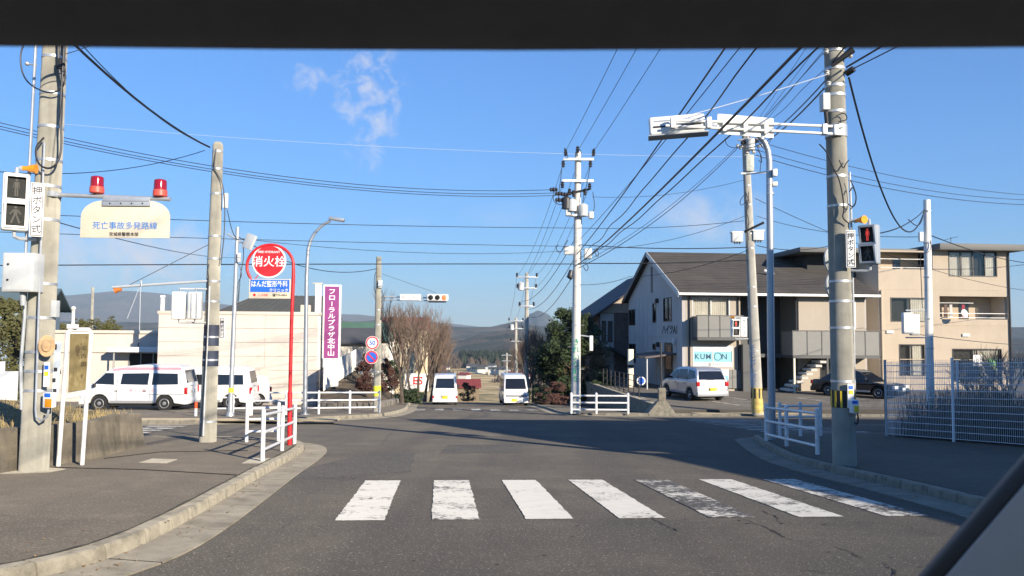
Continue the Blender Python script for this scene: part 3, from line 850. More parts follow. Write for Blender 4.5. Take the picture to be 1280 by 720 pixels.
def ped_signal(label, c, rot, w, h, d, pole_pt, body, red_on, horn=True, side=1, group=None):
    """c: centre of the housing; rot: turn about Z (0 faces the camera)."""
    t = thing('pedestrian_signal', label, 'pedestrian signal', c, rot, group)
    M = WM[t.name]
    Rv, Uv, Nv = M.to_3x3() @ Vector((1, 0, 0)), Vector((0, 0, 1)), M.to_3x3() @ Vector((0, -1, 0))
    mb = MB(); mb.box(-w/2, -d/2, -h/2, w/2, d/2, h/2, M); mb.build('housing', body, t, bevel=min(0.035, d*0.3), seg=3)
    for k in (1, -1):
        cz = k*h*0.235
        fr = MB(); hw, hh = w*0.34, h*0.185
        # hooded frame: a box ring that slants forward at the top
        o = [(-hw-.025, -hh-.025), (hw+.025, -hh-.025), (hw+.025, hh+.025), (-hw-.025, hh+.025)]
        i_ = [(-hw, -hh), (hw, -hh), (hw, hh), (-hw, hh)]
        pr = [0.02, 0.02, 0.075, 0.075]
        O = [M @ Vector((x, -d/2-pr[n]*1.0, cz+z)) for n, (x, z) in enumerate(o)]
        I = [M @ Vector((x, -d/2-pr[n]*1.0, cz+z)) for n, (x, z) in enumerate(i_)]
        OB = [M @ Vector((x, -d/2+0.004, cz+z)) for x, z in o]; IB = [M @ Vector((x, -d/2-0.004, cz+z)) for x, z in i_]
        n0 = len(fr.v); fr.v += O+I+OB+IB
        for e in range(4):
            f = (e+1) % 4
            fr.f += [(n0+e, n0+f, n0+4+f, n0+4+e), (n0+e, n0+8+e, n0+8+f, n0+f), (n0+4+e, n0+4+f, n0+12+f, n0+12+e)]
        hood = fr.build('lens_hood', body, t, smooth=False)
        mb = MB(); mb.box(-hw, -d/2-0.012, cz-hh, hw, -d/2-0.002, cz+hh, M)
        lens = mb.build('lens', lens_off, t, smooth=False)
        mb = MB(); man(mb, M @ Vector((0, -d/2-0.013, cz)), Rv, Uv, Nv, hh*2.1, k < 0)
        mb.build('figure', figure_red if (red_on and k > 0) else figure_off, lens, smooth=False)
    # bracket pipes to the pole
    mb = MB()
    for k in (1, -1):
        a_ = M @ Vector((0, 0, k*h*0.5)); b_ = a_ + Vector((0, 0, k*0.07))
        e = Vector((pole_pt.x, pole_pt.y, b_.z)); mb.tube([a_, b_, b_.lerp(e, 0.15)+Vector((0, 0, k*0.02)), e], 0.024 if h > .5 else 0.02, 8)
    mb.build('bracket', steelgrey, t)
    if horn:
        hc = M @ Vector((side*w*0.42, -0.06, h*0.5+0.075)); ax = (M.to_3x3() @ Vector((-side*0.9, -0.45, -0.02))).normalized() if side < 0 else (M.to_3x3() @ Vector((0.9, -0.45, -0.02))).normalized()
        mb = MB(); mb.tube([hc-ax*0.08, hc-ax*0.02, hc+ax*0.02, hc+ax*0.09], [0.028, 0.03, 0.045, 0.062], 14); mb.build('horn_speaker', orange, t)
        mb = MB(); mb.cyl(hc-ax*0.10, hc-ax*0.07, 0.034, n=12); mb.build('speaker_cap', steelgrey, t)
    return t
cs = on_pl(19.5, 253, -0.42)
ped_signal('white pedestrian signal with both figures dark, on the near left pole', cs, R(34), 0.30, 0.74, 0.17, PL+Vector((0.05, -0.05, 0)), whitepaint, False, side=1)
# the push button plate 押ボタン式
def plate(label, c, rot, w, h, text, size, name='push_button_plate', rim=True, **kw):
    t = thing(name, label, 'sign', c, rot); M = WM[t.name]
    mb = MB(); mb.box(-w/2, 0, -h/2, w/2, 0.02, h/2, M); mb.build('plate', signwhite, t, bevel=0.004)
    if rim:
        mb = MB(); e = 0.012; g = 0.008
        for (x0, z0, x1, z1) in ((-w/2+e, h/2-e-g, w/2-e, h/2-e), (-w/2+e, -h/2+e, w/2-e, -h/2+e+g), (-w/2+e, -h/2+e, -w/2+e+g, h/2-e), (w/2-e-g, -h/2+e, w/2-e, h/2-e)):
            mb.box(x0, -0.003, z0, x1, 0.0, z1, M)
        mb.build('border_line', inkblack, t, smooth=False)
    letter(t, '\n'.join(text), size, M @ frame((0, -0.002, 0), (1, 0, 0)), inkblack, **kw)
    return t
plate('white upright plate with black Japanese lettering on the near left pole, beside its signal', on_pl(46, 262, -0.36), R(20), 0.155, 0.70, '押ボタン式', 0.115, lead=1.08, bold=0.0008)

# warning arm with sign board and two red beacons --------------------------------
ya = PL.y-0.05
A0, A1 = at(66, 243, ya), at(213, 249, ya)
t = thing('warning_sign', 'cream arched warning sign with blue lettering hung from an arm on the left pole', 'sign', at(156, 298, ya))
mb = MB(); mb.tube([A0-Vector((.12, 0, 0)), A1], 0.028, 10); mb.build('arm', galv, t)
mb = MB(); c = at(68, 243.5, ya); mb.cbox(c, (0.10, 0.2, 0.07)); mb.build('arm_clamp', steelgrey, t, bevel=0.01)
mb = MB(); c = at(158, 254, ya-0.02); mb.cbox(c, (0.64, 0.012, 0.075)); mb.cbox(c+Vector((0, 0.01, 0.05)), (0.62, 0.05, 0.05)); hp = mb.build('hanger_plate', galv, t, bevel=0.003)
for k in range(4):
    mb = MB(); p = at(137.5+13.6*k, 254.2, ya-0.027); mb.cyl(p, p-Vector((0, 0.008, 0)), 0.010, n=8); mb.build('bolt', darkmetal, hp)
w, h = 1.185, 0.50; bc = at(156.5, 274, ya)
prof = [(-w/2, -h/2), (w/2, -h/2), (w/2, 0.03)]
for k in range(1, 9):
    a_ = k*math.pi/18; prof.append((w/2-0.30+0.30*math.cos(a_), 0.03+0.22*math.sin(a_)))
prof += [(-x, z) for x, z in reversed(prof[2:])]
Mb = Matrix.Translation(bc)
mb = MB(); mb.prism(prof, 0.0, 0.018, 'y', Mb); mb.build('board', signcream, t, bevel=0.003)
letter(t, '死亡事故多発路線', 0.108, Mb @ frame((0.0, -0.002, -0.085), (1, 0, 0)), inkblue)
letter(t, '宮城県警察本部', 0.056, Mb @ frame((-0.01, -0.002, -0.20), (1, 0, 0)), inkblack)
for k, (u, v) in enumerate(((121, 242), (200, 246))):
    p = at(u, v, ya)
    b_ = thing('warning_beacon', ('red cylindrical warning beacon nearer the pole, on the steel arm above the cream sign', 'red cylindrical warning beacon at the free end of the steel arm')[k], 'beacon', p, 0, 'red beacons on the warning arm')
    M = Matrix.Translation(p)
    mb = MB(); mb.lathe([(0.075, 0.0), (0.092, 0.012), (0.090, 0.085), (0.085, 0.09)], 20, M); mb.build('base', redbase, b_)
    mb = MB(); mb.lathe([(0.083, 0.09), (0.081, 0.2), (0.076, 0.222), (0.05, 0.234), (0.01, 0.237)], 20, M); mb.build('dome', redlens, b_)
    mb = MB(); mb.cyl(p+Vector((-.03, 0, -.02)), p+Vector((-.03, 0, .01)), .012); mb.cyl(p+Vector((.03, 0, -.02)), p+Vector((.03, 0, .01)), .012); mb.build('mount_bolt', darkmetal, b_)

# push button unit, information strips, straw-coloured disc ----------------------
c = on_pl(62, 518-388+0, 0)  # unused helper point
t = thing('push_button_unit', 'small yellow and white pedestrian push button on the near left pole', 'push button', on_pl(62, 500, -0.24))
c = on_pl(62, 500, -0.24)
mb = MB(); mb.cbox(c, (0.13, 0.10, 0.20), Matrix.Rotation(R(-14), 4, 'Z')); mb.build('case', signwhite, t, bevel=0.02)
mb = MB(); mb.cbox(c+Vector((0.012, -0.052, -0.035)), (0.10, 0.012, 0.11), Matrix.Rotation(R(-14), 4, 'Z')); mb.build('button_face', orange, t, bevel=0.008)
mb = MB(); mb.cbox(c+Vector((0.0, -0.052, 0.065)), (0.09, 0.012, 0.05), Matrix.Rotation(R(-14), 4, 'Z')); mb.build('label_plate', signblue, t, bevel=0.004)
t = thing('instruction_strip', 'narrow white strip with blue and yellow squares above the yellow push button', 'sign', on_pl(59, 470, -0.22))
c = on_pl(58.5, 468, -0.22)
mb = MB(); mb.cbox(c, (0.075, 0.02, 0.32)); mb.build('plate', signwhite, t, bevel=0.004)
mb = MB(); mb.cbox(c+Vector((0, -0.012, 0.09)), (0.05, 0.008, 0.05)); mb.build('blue_square', signblue, t, smooth=False)
mb = MB(); mb.cbox(c+Vector((0, -0.012, 0.01)), (0.05, 0.008, 0.055)); mb.build('yellow_square', yellow, t, smooth=False)
paleblue = mat('pale_blue_enamel', (0.60, 0.68, 0.76), 0.5, var=0.05)
t = thing('address_panel', 'tall pale blue panel with dark marks between the near left pole and map board', 'sign', on_pl(69, 495, 0.05))
c = on_pl(69.5, 460, 0.05)
mb = MB(); mb.cbox(c, (0.125, 0.02, 0.70), Matrix.Rotation(R(-10), 4, 'Z')); mb.build('plate', paleblue, t, bevel=0.003)
mb = MB()
for k, z in enumerate((0.28, -0.02, -0.16, -0.3)): mb.cbox(c+Vector((-0.01+0.02*(k % 2), -0.014, z)), (0.045, 0.006, 0.05 if k else 0.07))
mb.build('printed_mark', inkblack, t, smooth=False)
straw = mat('straw', (0.58, 0.40, 0.22), 0.8, var=0.15, vscale=30, bump=0.6, bscale=150)
c = on_pl(58.5, 432.5, -0.26); t = thing('round_plaque', 'round tan disc like a straw hat hung on the near left pole', 'disc', c)
Mh = Matrix.Translation(c) @ Matrix.Rotation(R(20), 4, 'Z') @ Matrix.Rotation(R(90), 4, 'X')
mb = MB(); mb.lathe([(0.118, 0.0), (0.122, 0.008), (0.116, 0.016), (0.066, 0.02), (0.06, 0.045), (0.045, 0.052)], 26, Mh @ Matrix.Diagonal((0.8, 1.15, 1, 1))); mb.build('brim', straw, t)
mb = MB(); mb.lathe([(0.068, 0.018), (0.07, 0.026), (0.064, 0.03)], 22, Mh @ Matrix.Diagonal((0.8, 1.15, 1, 1))); mb.build('band', mat('faded_ribbon', (0.32, 0.22, 0.12), 0.8), t)

# map board -----------------------------------------------------------------------
ym = PL.y+0.55
B0, B1 = gp(73, 577, HL), gp(103, 572, HL)
B0 = at(73, 577, ym); B1 = at(103, 571, ym+0.18)
B0.z = zg(B0.y)+HL; B1.z = zg(B1.y)+HL
t = thing('map_board', 'white framed map board with faded yellow map standing by the near left pole', 'notice board', B0)
top0 = at(84, 412, ym); top1 = at(114, 412, ym+0.18)
mb = MB(); mb.tube([B0, Vector((B0.x+.06, B0.y, top0.z-0.03)), Vector((B0.x+.09, B0.y, top0.z)), Vector((top1.x-.03, B1.y, top1.z)), Vector((top1.x, B1.y, top1.z-0.03)), B1], 0.030, 10); mb.build('post_frame', whitepaint, t)
mid0 = at(80, 497, ym); mid1 = at(108, 492, ym+0.18)
mb = MB(); mb.tube([mid0, mid1], 0.026, 8); mb.build('cross_bar', whitepaint, t)
mapmat = ground_mat('faded_map', [(0.24, 0.19, 0.085), (0.18, 0.14, 0.055), (0.30, 0.25, 0.13), (0.12, 0.09, 0.04)], [(5, 0.4, 0.65), (14, 0.52, 0.66), (9, 0.60, 0.64)], 0.6, 0, stretch=(1.6, 1, 0.6))
q = [at(85.5, 490, ym-.03), at(107, 487, ym+.15), at(111, 417, ym+.15), at(88, 417, ym-.03)]
mb = MB(); mb.loft([p+Vector((0, .03, 0)) for p in q], q); pn = mb.build('map_panel', mapmat, t, smooth=False)
mb = MB(); mb.loft([p+Vector((0, .05, 0)) for p in [q[0]+Vector((-.02, .0, -.02)), q[1]+Vector((.02, 0, -.02)), q[2]+Vector((.02, 0, .02)), q[3]+Vector((-.02, 0, .02))]],
                  [p+Vector((0, .031, 0)) for p in [q[0]+Vector((-.02, .0, -.02)), q[1]+Vector((.02, 0, -.02)), q[2]+Vector((.02, 0, .02)), q[3]+Vector((-.02, 0, .02))]]); mb.build('panel_frame', galv, t, smooth=False)
Mt = frame(q[1].lerp(q[2], 0.5) + (q[3]-q[2])*0.18 + Vector((0, -.01, 0.08)), q[1]-q[0])
letter(t, '案\n内\n図', 0.075, Mt, mat('ink_brown', (0.05, 0.035, 0.015), 0.7), lead=1.5)
mb = MB(); c = at(91, 408, ym); mb.cbox(c, (0.13, 0.07, 0.06)); mb.cyl(c, c+Vector((0, 0, .22)), 0.022); mb.sphere(c+Vector((0, 0, .25)), 0.033); mb.build('finial_lamp', whitepaint, t)

# low retaining wall and dry grass bank ---------------------------------------------
W0, W1 = gp(182, 556.5, HL), gp(118, 573, HL)
W2 = W1 + (gp(-2, 592, HL)-W1)*4.0
def along(f):
    f1 = (W1-W0).length/((W1-W0).length+(W2-W1).length)
    return W0.lerp(W1, f/f1) if f < f1 else W1.lerp(W2, (f-f1)/(1-f1))
t = thing('retaining_wall', 'low weathered concrete retaining wall below the dry grass bank', 'retaining wall', W0)
pts = [W0, W0.lerp(W1, 0.5), W1, W1.lerp(W2, 0.35), W2]
hw = [0.64, 0.66, 0.60, 0.60, 0.60]
for k in range(4):
    A, B = pts[k], pts[k+1]; d = (B-A).normalized()*0.006
    A = Vector((A.x, A.y, zg(A.y)+HL-0.05))+d; B = Vector((B.x, B.y, zg(B.y)+HL-0.05))-d
    b_ = Vector((-0.10, 0, 0)); th = Vector((-0.24, 0.02, 0))
    base = [A, B, B+th, A+th]
    topq = [A+b_+Vector((0, 0, hw[k])), B+b_+Vector((0, 0, hw[k+1])), B+th+Vector((0, 0, hw[k+1])), A+th+Vector((0, 0, hw[k]))]
    mb = MB(); mb.loft(base, topq); mb.build('wall_panel', wallconc, t, smooth=False, bevel=0.012)
mb = MB(); n = 12; m_ = 10
for j in range(m_+1):
    for i in range(n+1):
        p = along(i/n) + Vector((-0.22-j*1.1, 0.05, 0))
        z = zg(p.y)+HL+0.52+min(0.30, j*0.12)+0.12*noise.noise(Vector((p.x*.9, p.y*.9, 2)))
        mb.v.append(Vector((p.x, p.y+0.9*(j > 0)*(1-i/n)*0.4, z)))
mb.f = [(j*(n+1)+i, j*(n+1)+i+1, (j+1)*(n+1)+i+1, (j+1)*(n+1)+i) for j in range(m_) for i in range(n)]
# skirt at the street end
bank = struct(mb.build('grass_bank', drygrass_soil))
mb = MB(); e0 = W0+Vector((-.24, .05, 0)); e1 = W0+Vector((-11.5, .4, 0))
mb.loft([Vector((e0.x, e0.y, zg(e0.y))), Vector((e1.x, e1.y, zg(e1.y))), Vector((e1.x, e1.y-.5, zg(e1.y))), Vector((e0.x, e0.y-.3, zg(e0.y)))],
        [Vector((e0.x, e0.y-.1, zg(e0.y)+HL+.5)), Vector((e1.x, e1.y-.1, zg(e1.y)+HL+.72)), Vector((e1.x, e1.y-.5, zg(e1.y)+HL+.72)), Vector((e0.x, e0.y-.3, zg(e0.y)+HL+.5))])
mb.build('bank_edge', drygrass_soil, bank, smooth=False)
strawgrass = mat('dry_grass', (0.36, 0.28, 0.13), 0.9, var=0.35, vscale=4)
mb = MB(); r_ = random.Random(3)
for k in range(4200):
    f = r_.random(); j = r_.random()**1.4*8
    p = along(f) + Vector((-0.24-j, 0.05, 0))
    z = zg(p.y)+HL+0.5+min(0.30, j*0.11)
    h_ = r_.uniform(0.05, 0.20); a_ = r_.uniform(0, 6.28); l = r_.uniform(0.2, 0.9)*h_
    d = Vector((math.cos(a_), math.sin(a_), 0)); sd = Vector((-d.y, d.x, 0))*r_.uniform(.004, .008)
    b_ = Vector((p.x, p.y, z))
    mb.add([b_-sd, b_+sd, b_+d*l*.5+Vector((0, 0, h_*.7))+sd*.6, b_+d*l+Vector((0, 0, h_)), b_+d*l*.5+Vector((0, 0, h_*.7))-sd*.6], [(0, 1, 2, 3, 4)])
stuff(mb.build('dry_grass', strawgrass, smooth=False), 'dry straw coloured grass on the bank at the left', 'grass')

# second left utility pole ------------------------------------------------------------
P2 = gp(259.5, 552, HL); P2t = at(272.5, 181, P2.y)
pole_2 = concrete_pole('utility_pole', 'slim concrete utility pole with two dark painted bands at the left corner', P2, P2t, 0.165, 0.10, concrete, hs=(0.4, 1.6, 2.05, 2.75, 3.15, 3.6, 4.05, 4.9, 5.4, 5.75))
L2 = (P2t-P2).length
def on2(u, v, dy=0): return at(u, v, P2.y+dy)
darkband = mat('dark_band_paint', (0.035, 0.045, 0.075), 0.7, var=0.2)
for v0, v1 in ((408, 434), (440, 459)):
    h0 = (552-v1)/(552-181)*L2; h1 = (552-v0)/(552-181)*L2
    mb = MB(); a_, b_ = P2.lerp(P2t, h0/L2), P2.lerp(P2t, h1/L2)
    mb.cyl(a_, b_, .165-.065*h0/L2+.004, .165-.065*h1/L2+.004, 24); mb.build('painted_band', darkband, pole_2)
mb = MB(); c = P2t; mb.cyl(c-Vector((0, 0, .02)), c+Vector((0, 0, .05)), .10, .07, 20); mb.build('pole_cap', concrete, pole_2)
mb = MB(); mb.cbox(on2(282, 251, -.05), (0.085, 0.09, 0.30)); mb.build('antenna_box', whitepaint, pole_2, bevel=0.012)
cable(pole_2, [on2(270, 186, -.1), on2(268, 205, -.15), on2(268, 212, -.15), on2(281, 232, -.1), on2(281, 290, -.1), on2(276, 330, -.12)], .010)
cable(pole_2, [on2(284, 262, -.1), on2(290, 290, 0), on2(297, 300, .1)], .008)
cable(pole_2, [on2(261, 330, -.15), on2(259.5, 340, -.2), on2(261, 350, -.15), on2(259, 420, -.17), on2(252, 545, -.18)], .012)
mb = MB(); mb.tube([on2(262, 358, -.13), on2(254, 545, -.17)], .022, 8); mb.build('conduit', galv, pole_2)
# signal arm to the left with its lamp
t = thing('signal_arm', 'thin steel arm with a small amber lamp reaching left from the banded pole', 'signal arm', on2(262, 352, -.1))
mb = MB(); mb.tube([on2(262, 351, -.1), on2(140, 359, -.6)], .026, 8); mb.build('arm', steelgrey, t)
mb = MB(); mb.tube([on2(262, 305, -.1), on2(160, 357, -.5)], .008, 6); mb.build('stay_wire', wiregrey, t)
mb = MB(); c = on2(148.5, 362, -.55); mb.tube([c+Vector((.05, 0, 0)), c+Vector((-.02, 0, 0)), c+Vector((-.07, 0, -.02))], [.03, .045, .06], 12); mb.build('lamp', mat('amber_dark', (0.55, 0.16, 0.03), 0.4), t)
mb = MB(); mb.cyl(on2(177, 351, -.5), on2(176.5, 358, -.5), .012, n=6); mb.build('spigot', steelgrey, t)
# pair of signal boxes seen from behind
for k, (u, v) in enumerate(((224, 382), (244, 382))):
    c = on2(u, v, -.25)
    t = thing('pedestrian_signal', ('white pedestrian signal seen from behind, left of two beside the banded pole', 'pale grey pedestrian signal seen from behind, next to the banded pole')[k], 'pedestrian signal', c, R(8))
    M = WM[t.name]
    mb = MB(); mb.box(-.13, -.08, -.27, .13, .08, .27, M); mb.build('housing', whitepaint if k == 0 else boxgrey, t, bevel=.03, seg=3)
    if k:
        for dx in (-.05, .05):
            mb = MB(); mb.box(dx-.01, -.095, -.24, dx+.01, -.075, .24, M); mb.build('rear_rib', galv, t, bevel=.003)
    mb = MB(); e = Vector((P2.x, P2.y-.05, c.z+.33)); mb.tube([c+Vector((0, 0, .26)), c+Vector((0, 0, .33)), e], .02, 8)
    e = Vector((P2.x, P2.y-.05, c.z-.33)); mb.tube([c+Vector((0, 0, -.26)), c+Vector((0, 0, -.33)), e], .02, 8); mb.build('bracket', steelgrey, t)
plate('small white upright sign on the banded pole, seen against the beige building', on2(277.5, 410, -.0), R(-18), .12, .40, '押ボタン', .075, lead=1.05)
mb = MB()
# guard post orange-white
pm = sf(28.6, -9.0); pm = at(244.5, 522, 27.2); pm.z = zg(pm.y)+.1
t = thing('marker_post', 'short orange and white marker post behind the banded pole', 'marker post', pm)
mb = MB(); mb.cyl(pm, pm+Vector((0, 0, .28)), .05, n=14); mb.build('lower_sleeve', railwhite, t)
mb = MB(); mb.cyl(pm+Vector((0, 0, .28)), pm+Vector((0, 0, .50)), .05, n=14); mb.build('upper_sleeve', mat('orange_red', (0.8, .09, .02), .5), t)

# steel camera pole with floodlight box -------------------------------------------------
yc = 27.3; S0 = at(287.5, 527, yc); S0.z = zg(yc)+.12; S1 = at(297, 284, yc)
t = thing('steel_pole', 'slim galvanised pole with a tilted square panel and a yellow band', 'steel pole', S0)
mb = MB(); mb.tube([S0, S1], [.085, .06], 14); mb.build('shaft', galv, t)
mb = MB(); mb.cyl(S0, S0+Vector((0, 0, .14)), .14, .11, 14); mb.build('base_flange', galv, t)
q0 = S0.lerp(S1, .125); q1 = S0.lerp(S1, .15)
mb = MB(); mb.cyl(q0, q1, .09, n=14); mb.build('yellow_band', yellowlime, t)
c = at(312, 302, yc-.2); mb = MB(); mb.cbox(c, (.42, .10, .52), Matrix.Rotation(R(-30), 4, 'Z') @ Matrix.Rotation(R(18), 4, 'Y') @ Matrix.Rotation(R(-12), 4, 'X')); mb.build('panel', boxgrey, t, bevel=.02)
mb = MB(); mb.tube([at(296, 302, yc), at(312, 304, yc-.1)], .03, 8); mb.tube([at(284, 292, yc), at(304, 304, yc)], .03, 8); mb.build('bracket', galv, t)
mb = MB(); mb.cbox(at(299, 322, yc-.1), (.11, .11, .32)); mb.build('power_box', boxgrey, t, bevel=.01)
cable(t, [at(304, 308, yc), at(305, 322, yc), at(300, 345, yc), at(298, 380, yc)], .014)
cable(t, [at(299, 330, yc), at(303, 345, yc), at(297, 352, yc), at(298, 372, yc), at(294, 385, yc)], .012)

# fire hydrant sign ---------------------------------------------------------------------
H0 = gp(362, 556, HL); yh = H0.y
t = thing('hydrant_sign', 'red fire hydrant sign with looped pole, round red disc and blue clinic board', 'sign', H0)
hp = [H0, at(362.3, 490, yh)]
mb = MB(); mb.tube(hp, .045, 12); mb.build('lower_pole', redpaint, t)
cx, cz = at(338, 326, yh).x, at(338, 329, yh).z
pts = [at(362.5, 490, yh), at(364.5, 400, yh), at(366.8, 345, yh)]
rl = pts[-1].x - cx - .0
for k in range(1, 22):
    a_ = math.pi*k/21*1.22
    pts.append(Vector((cx+rl*math.cos(a_), yh, pts[2].z*0+at(366.8, 333, yh).z + (rl*.92)*math.sin(a_))))
mb = MB(); mb.tube(pts, [.034]*3+[.028]*(len(pts)-4)+[.012], 10); mb.build('loop_pole', redpaint, t)
dc = at(336.5, 326.5, yh); Md = Matrix.Translation(dc) @ Matrix.Rotation(R(90), 4, 'X')
mb = MB(); mb.lathe([(.325, -.012), (.325, .012)], 40, Md); dsk = mb.build('disc', signwhite, t)
mb = MB(); mb.lathe([(.295, .013), (.295, .016)], 40, Md); mb.build('red_face', signred, t)
Mf = Matrix.Translation(dc)
letter(t, '消火栓', .215, Mf @ frame((0, -.018, -.005), (1, 0, 0)), inkwhite, bold=.0025)
letter(t, 'FIRE HYDRANT', .062, Mf @ frame((0, -.018, .175), (1, 0, 0)), inkwhite, bold=.0003)
mb = MB()
for a_ in (R(52), R(128), R(225)):
    o = Vector((cx+rl*math.cos(a_), yh, at(366.8, 333, yh).z+rl*.92*math.sin(a_))); d = (dc-o).normalized(); mb.tube([o, dc-d*.30], .009, 6)
mb.build('spoke', redpaint, t)
bc = at(337.5, 361, yh); Mb = Matrix.Translation(bc)
mb = MB(); mb.cbox(bc, (.79, .02, .37)); mb.build('board', signcream, t, bevel=.003)
mb = MB(); mb.cbox(bc+Vector((0, -.012, .055)), (.74, .005, .235)); mb.build('blue_field', signblue, t, smooth=False)
letter(t, 'はんだ整形外科', .128, Mb @ frame((-.005, -.017, .093), (1, 0, 0)), inkwhite, bold=.0015, squeeze=.78)
letter(t, 'クリニック', .075, Mb @ frame((.17, -.017, -.028), (1, 0, 0)), inkwhite, bold=.001, squeeze=.98)
letter(t, '●', .07, Mb @ frame((-.29, -.012, -.118), (1, 0, 0)), signred)
letter(t, 'ここを右折', .05, Mb @ frame((-.13, -.012, -.118), (1, 0, 0)), signred, squeeze=.8)
letter(t, '☎276-6864', .055, Mb @ frame((.19, -.012, -.118), (1, 0, 0)), inkblack)

# curved street lamp -----------------------------------------------------------------------
yl = 29.0; L0 = at(381, 520, yl); L0.z = zg(yl)+.12
t = thing('street_lamp', 'tall grey street lamp with curved neck behind the hydrant sign', 'street lamp', L0)
pts = [L0, at(383.3, 345, yl), at(385, 312, yl)] + [at(u, v, yl) for u, v in ((388, 301), (393, 292), (400, 284), (407, 279), (413, 276))]
mb = MB(); mb.tube(pts, [.085, .07, .065, .06, .057, .055, .052, .05], 12); mb.build('pole', lampgrey, t)
c = at(421, 274, yl); mb = MB(); mb.cbox(c, (.56, .26, .12), Matrix.Rotation(R(8), 4, 'Y')); mb.build('lamp_head', lampgrey, t, bevel=.03)
mb = MB(); mb.cbox(c+Vector((.02, 0, -.055)), (.44, .2, .03), Matrix.Rotation(R(8), 4, 'Y')); mb.build('lamp_glass', mat('lamp_glass', (.5, .5, .48), .2), t)
mb = MB(); mb.cyl(L0, L0+Vector((0, 0, .03)), .17, n=16); mb.build('base_plate', lampgrey, t)
# ------------------------------------------------------------------ guard rails
def guard_rail(label, posts, rails, h=0.80, r_post=0.035, r_rail=0.024, m=None, lift=HL):
    """posts: ground points; rails: heights. Each rail and post is a part."""
    base = posts[0]; t = thing('guard_rail', label, 'guard rail', base)
    for p in posts:
        mb = MB(); mb.cyl(p, p+Vector((0, 0, h)), r_post, n=12); mb.sphere(p+Vector((0, 0, h)), r_post, 12, 6); mb.build('post', m or railwhite, t)
    for z in rails:
        mb = MB(); mb.tube([p+Vector((0, 0, z)) for p in posts], r_rail, 8); mb.build('rail', m or railwhite, t)
    return t
def G(u, v, lift=HL): return gp(u, v, lift)
def near(u, v0, v1):
    p = G(u, v1); return p
a0, a1 = G(328, 576), G(368, 555)
guard_rail('near white guard rail in front of the red hydrant pole', [a0, a0.lerp(a1, .55), a1], (0.16, 0.42, 0.68), 0.74)
b0_, b1_ = G(308, 552.5), G(352, 551)
guard_rail('short white guard rail behind the red hydrant pole, at the kerb of the side road', [b0_, b0_.lerp(b1_, .9)], (0.2, 0.44, 0.66), 0.74)
c0_, c1_ = at(314, 528, 28.0), at(474, 520.5, 31.0)
for p in (c0_, c1_): p.z = zg(p.y)+.13
guard_rail('long white guard rail along the far left corner, ending at the speed limit pole', [c0_.lerp(c1_, k/4) for k in range(5)] , (0.22, 0.50, 0.78), 0.82, 0.045, 0.03)
d0_, d1_ = at(269, 529, 27.2), at(312, 528, 27.9)
for p in (d0_, d1_): p.z = zg(p.y)+.13
guard_rail('low white rail between the banded pole and the far left corner', [d0_, d0_.lerp(d1_, .5), d1_], (0.25, 0.62), 0.68, 0.04, 0.028)

# ------------------------------------------------------------------ vehicles
tyre_m = mat('tyre', (0.018, 0.018, 0.018), 0.85)
rim_m = mat('wheel_steel', (0.42, 0.42, 0.42), 0.4, 0.6)
white_car = mat('white_car_paint', (0.80, 0.80, 0.78), 0.3, coat=0.5, var=0.02)
silver_car = mat('silver_car_paint', (0.50, 0.52, 0.55), 0.32, 0.55, coat=0.5)
black_car = mat('black_car_paint', (0.012, 0.013, 0.016), 0.2, coat=0.8)
under = mat('underbody', (0.015, 0.015, 0.015), 0.9)
tail = mat('tail_lamp', (0.45, 0.01, 0.012), 0.2, coat=0.5)
headl = mat('head_lamp', (0.75, 0.77, 0.8), 0.1, coat=0.6)
plate_y = mat('yellow_number_plate', (0.82, 0.58, 0.03), 0.5)
plate_w = mat('white_number_plate', (0.75, 0.76, 0.74), 0.5)
bumper_g = mat('grey_bumper', (0.30, 0.31, 0.32), 0.5)
pink = mat('pale_pink_print', (0.70, 0.30, 0.36), 0.5)
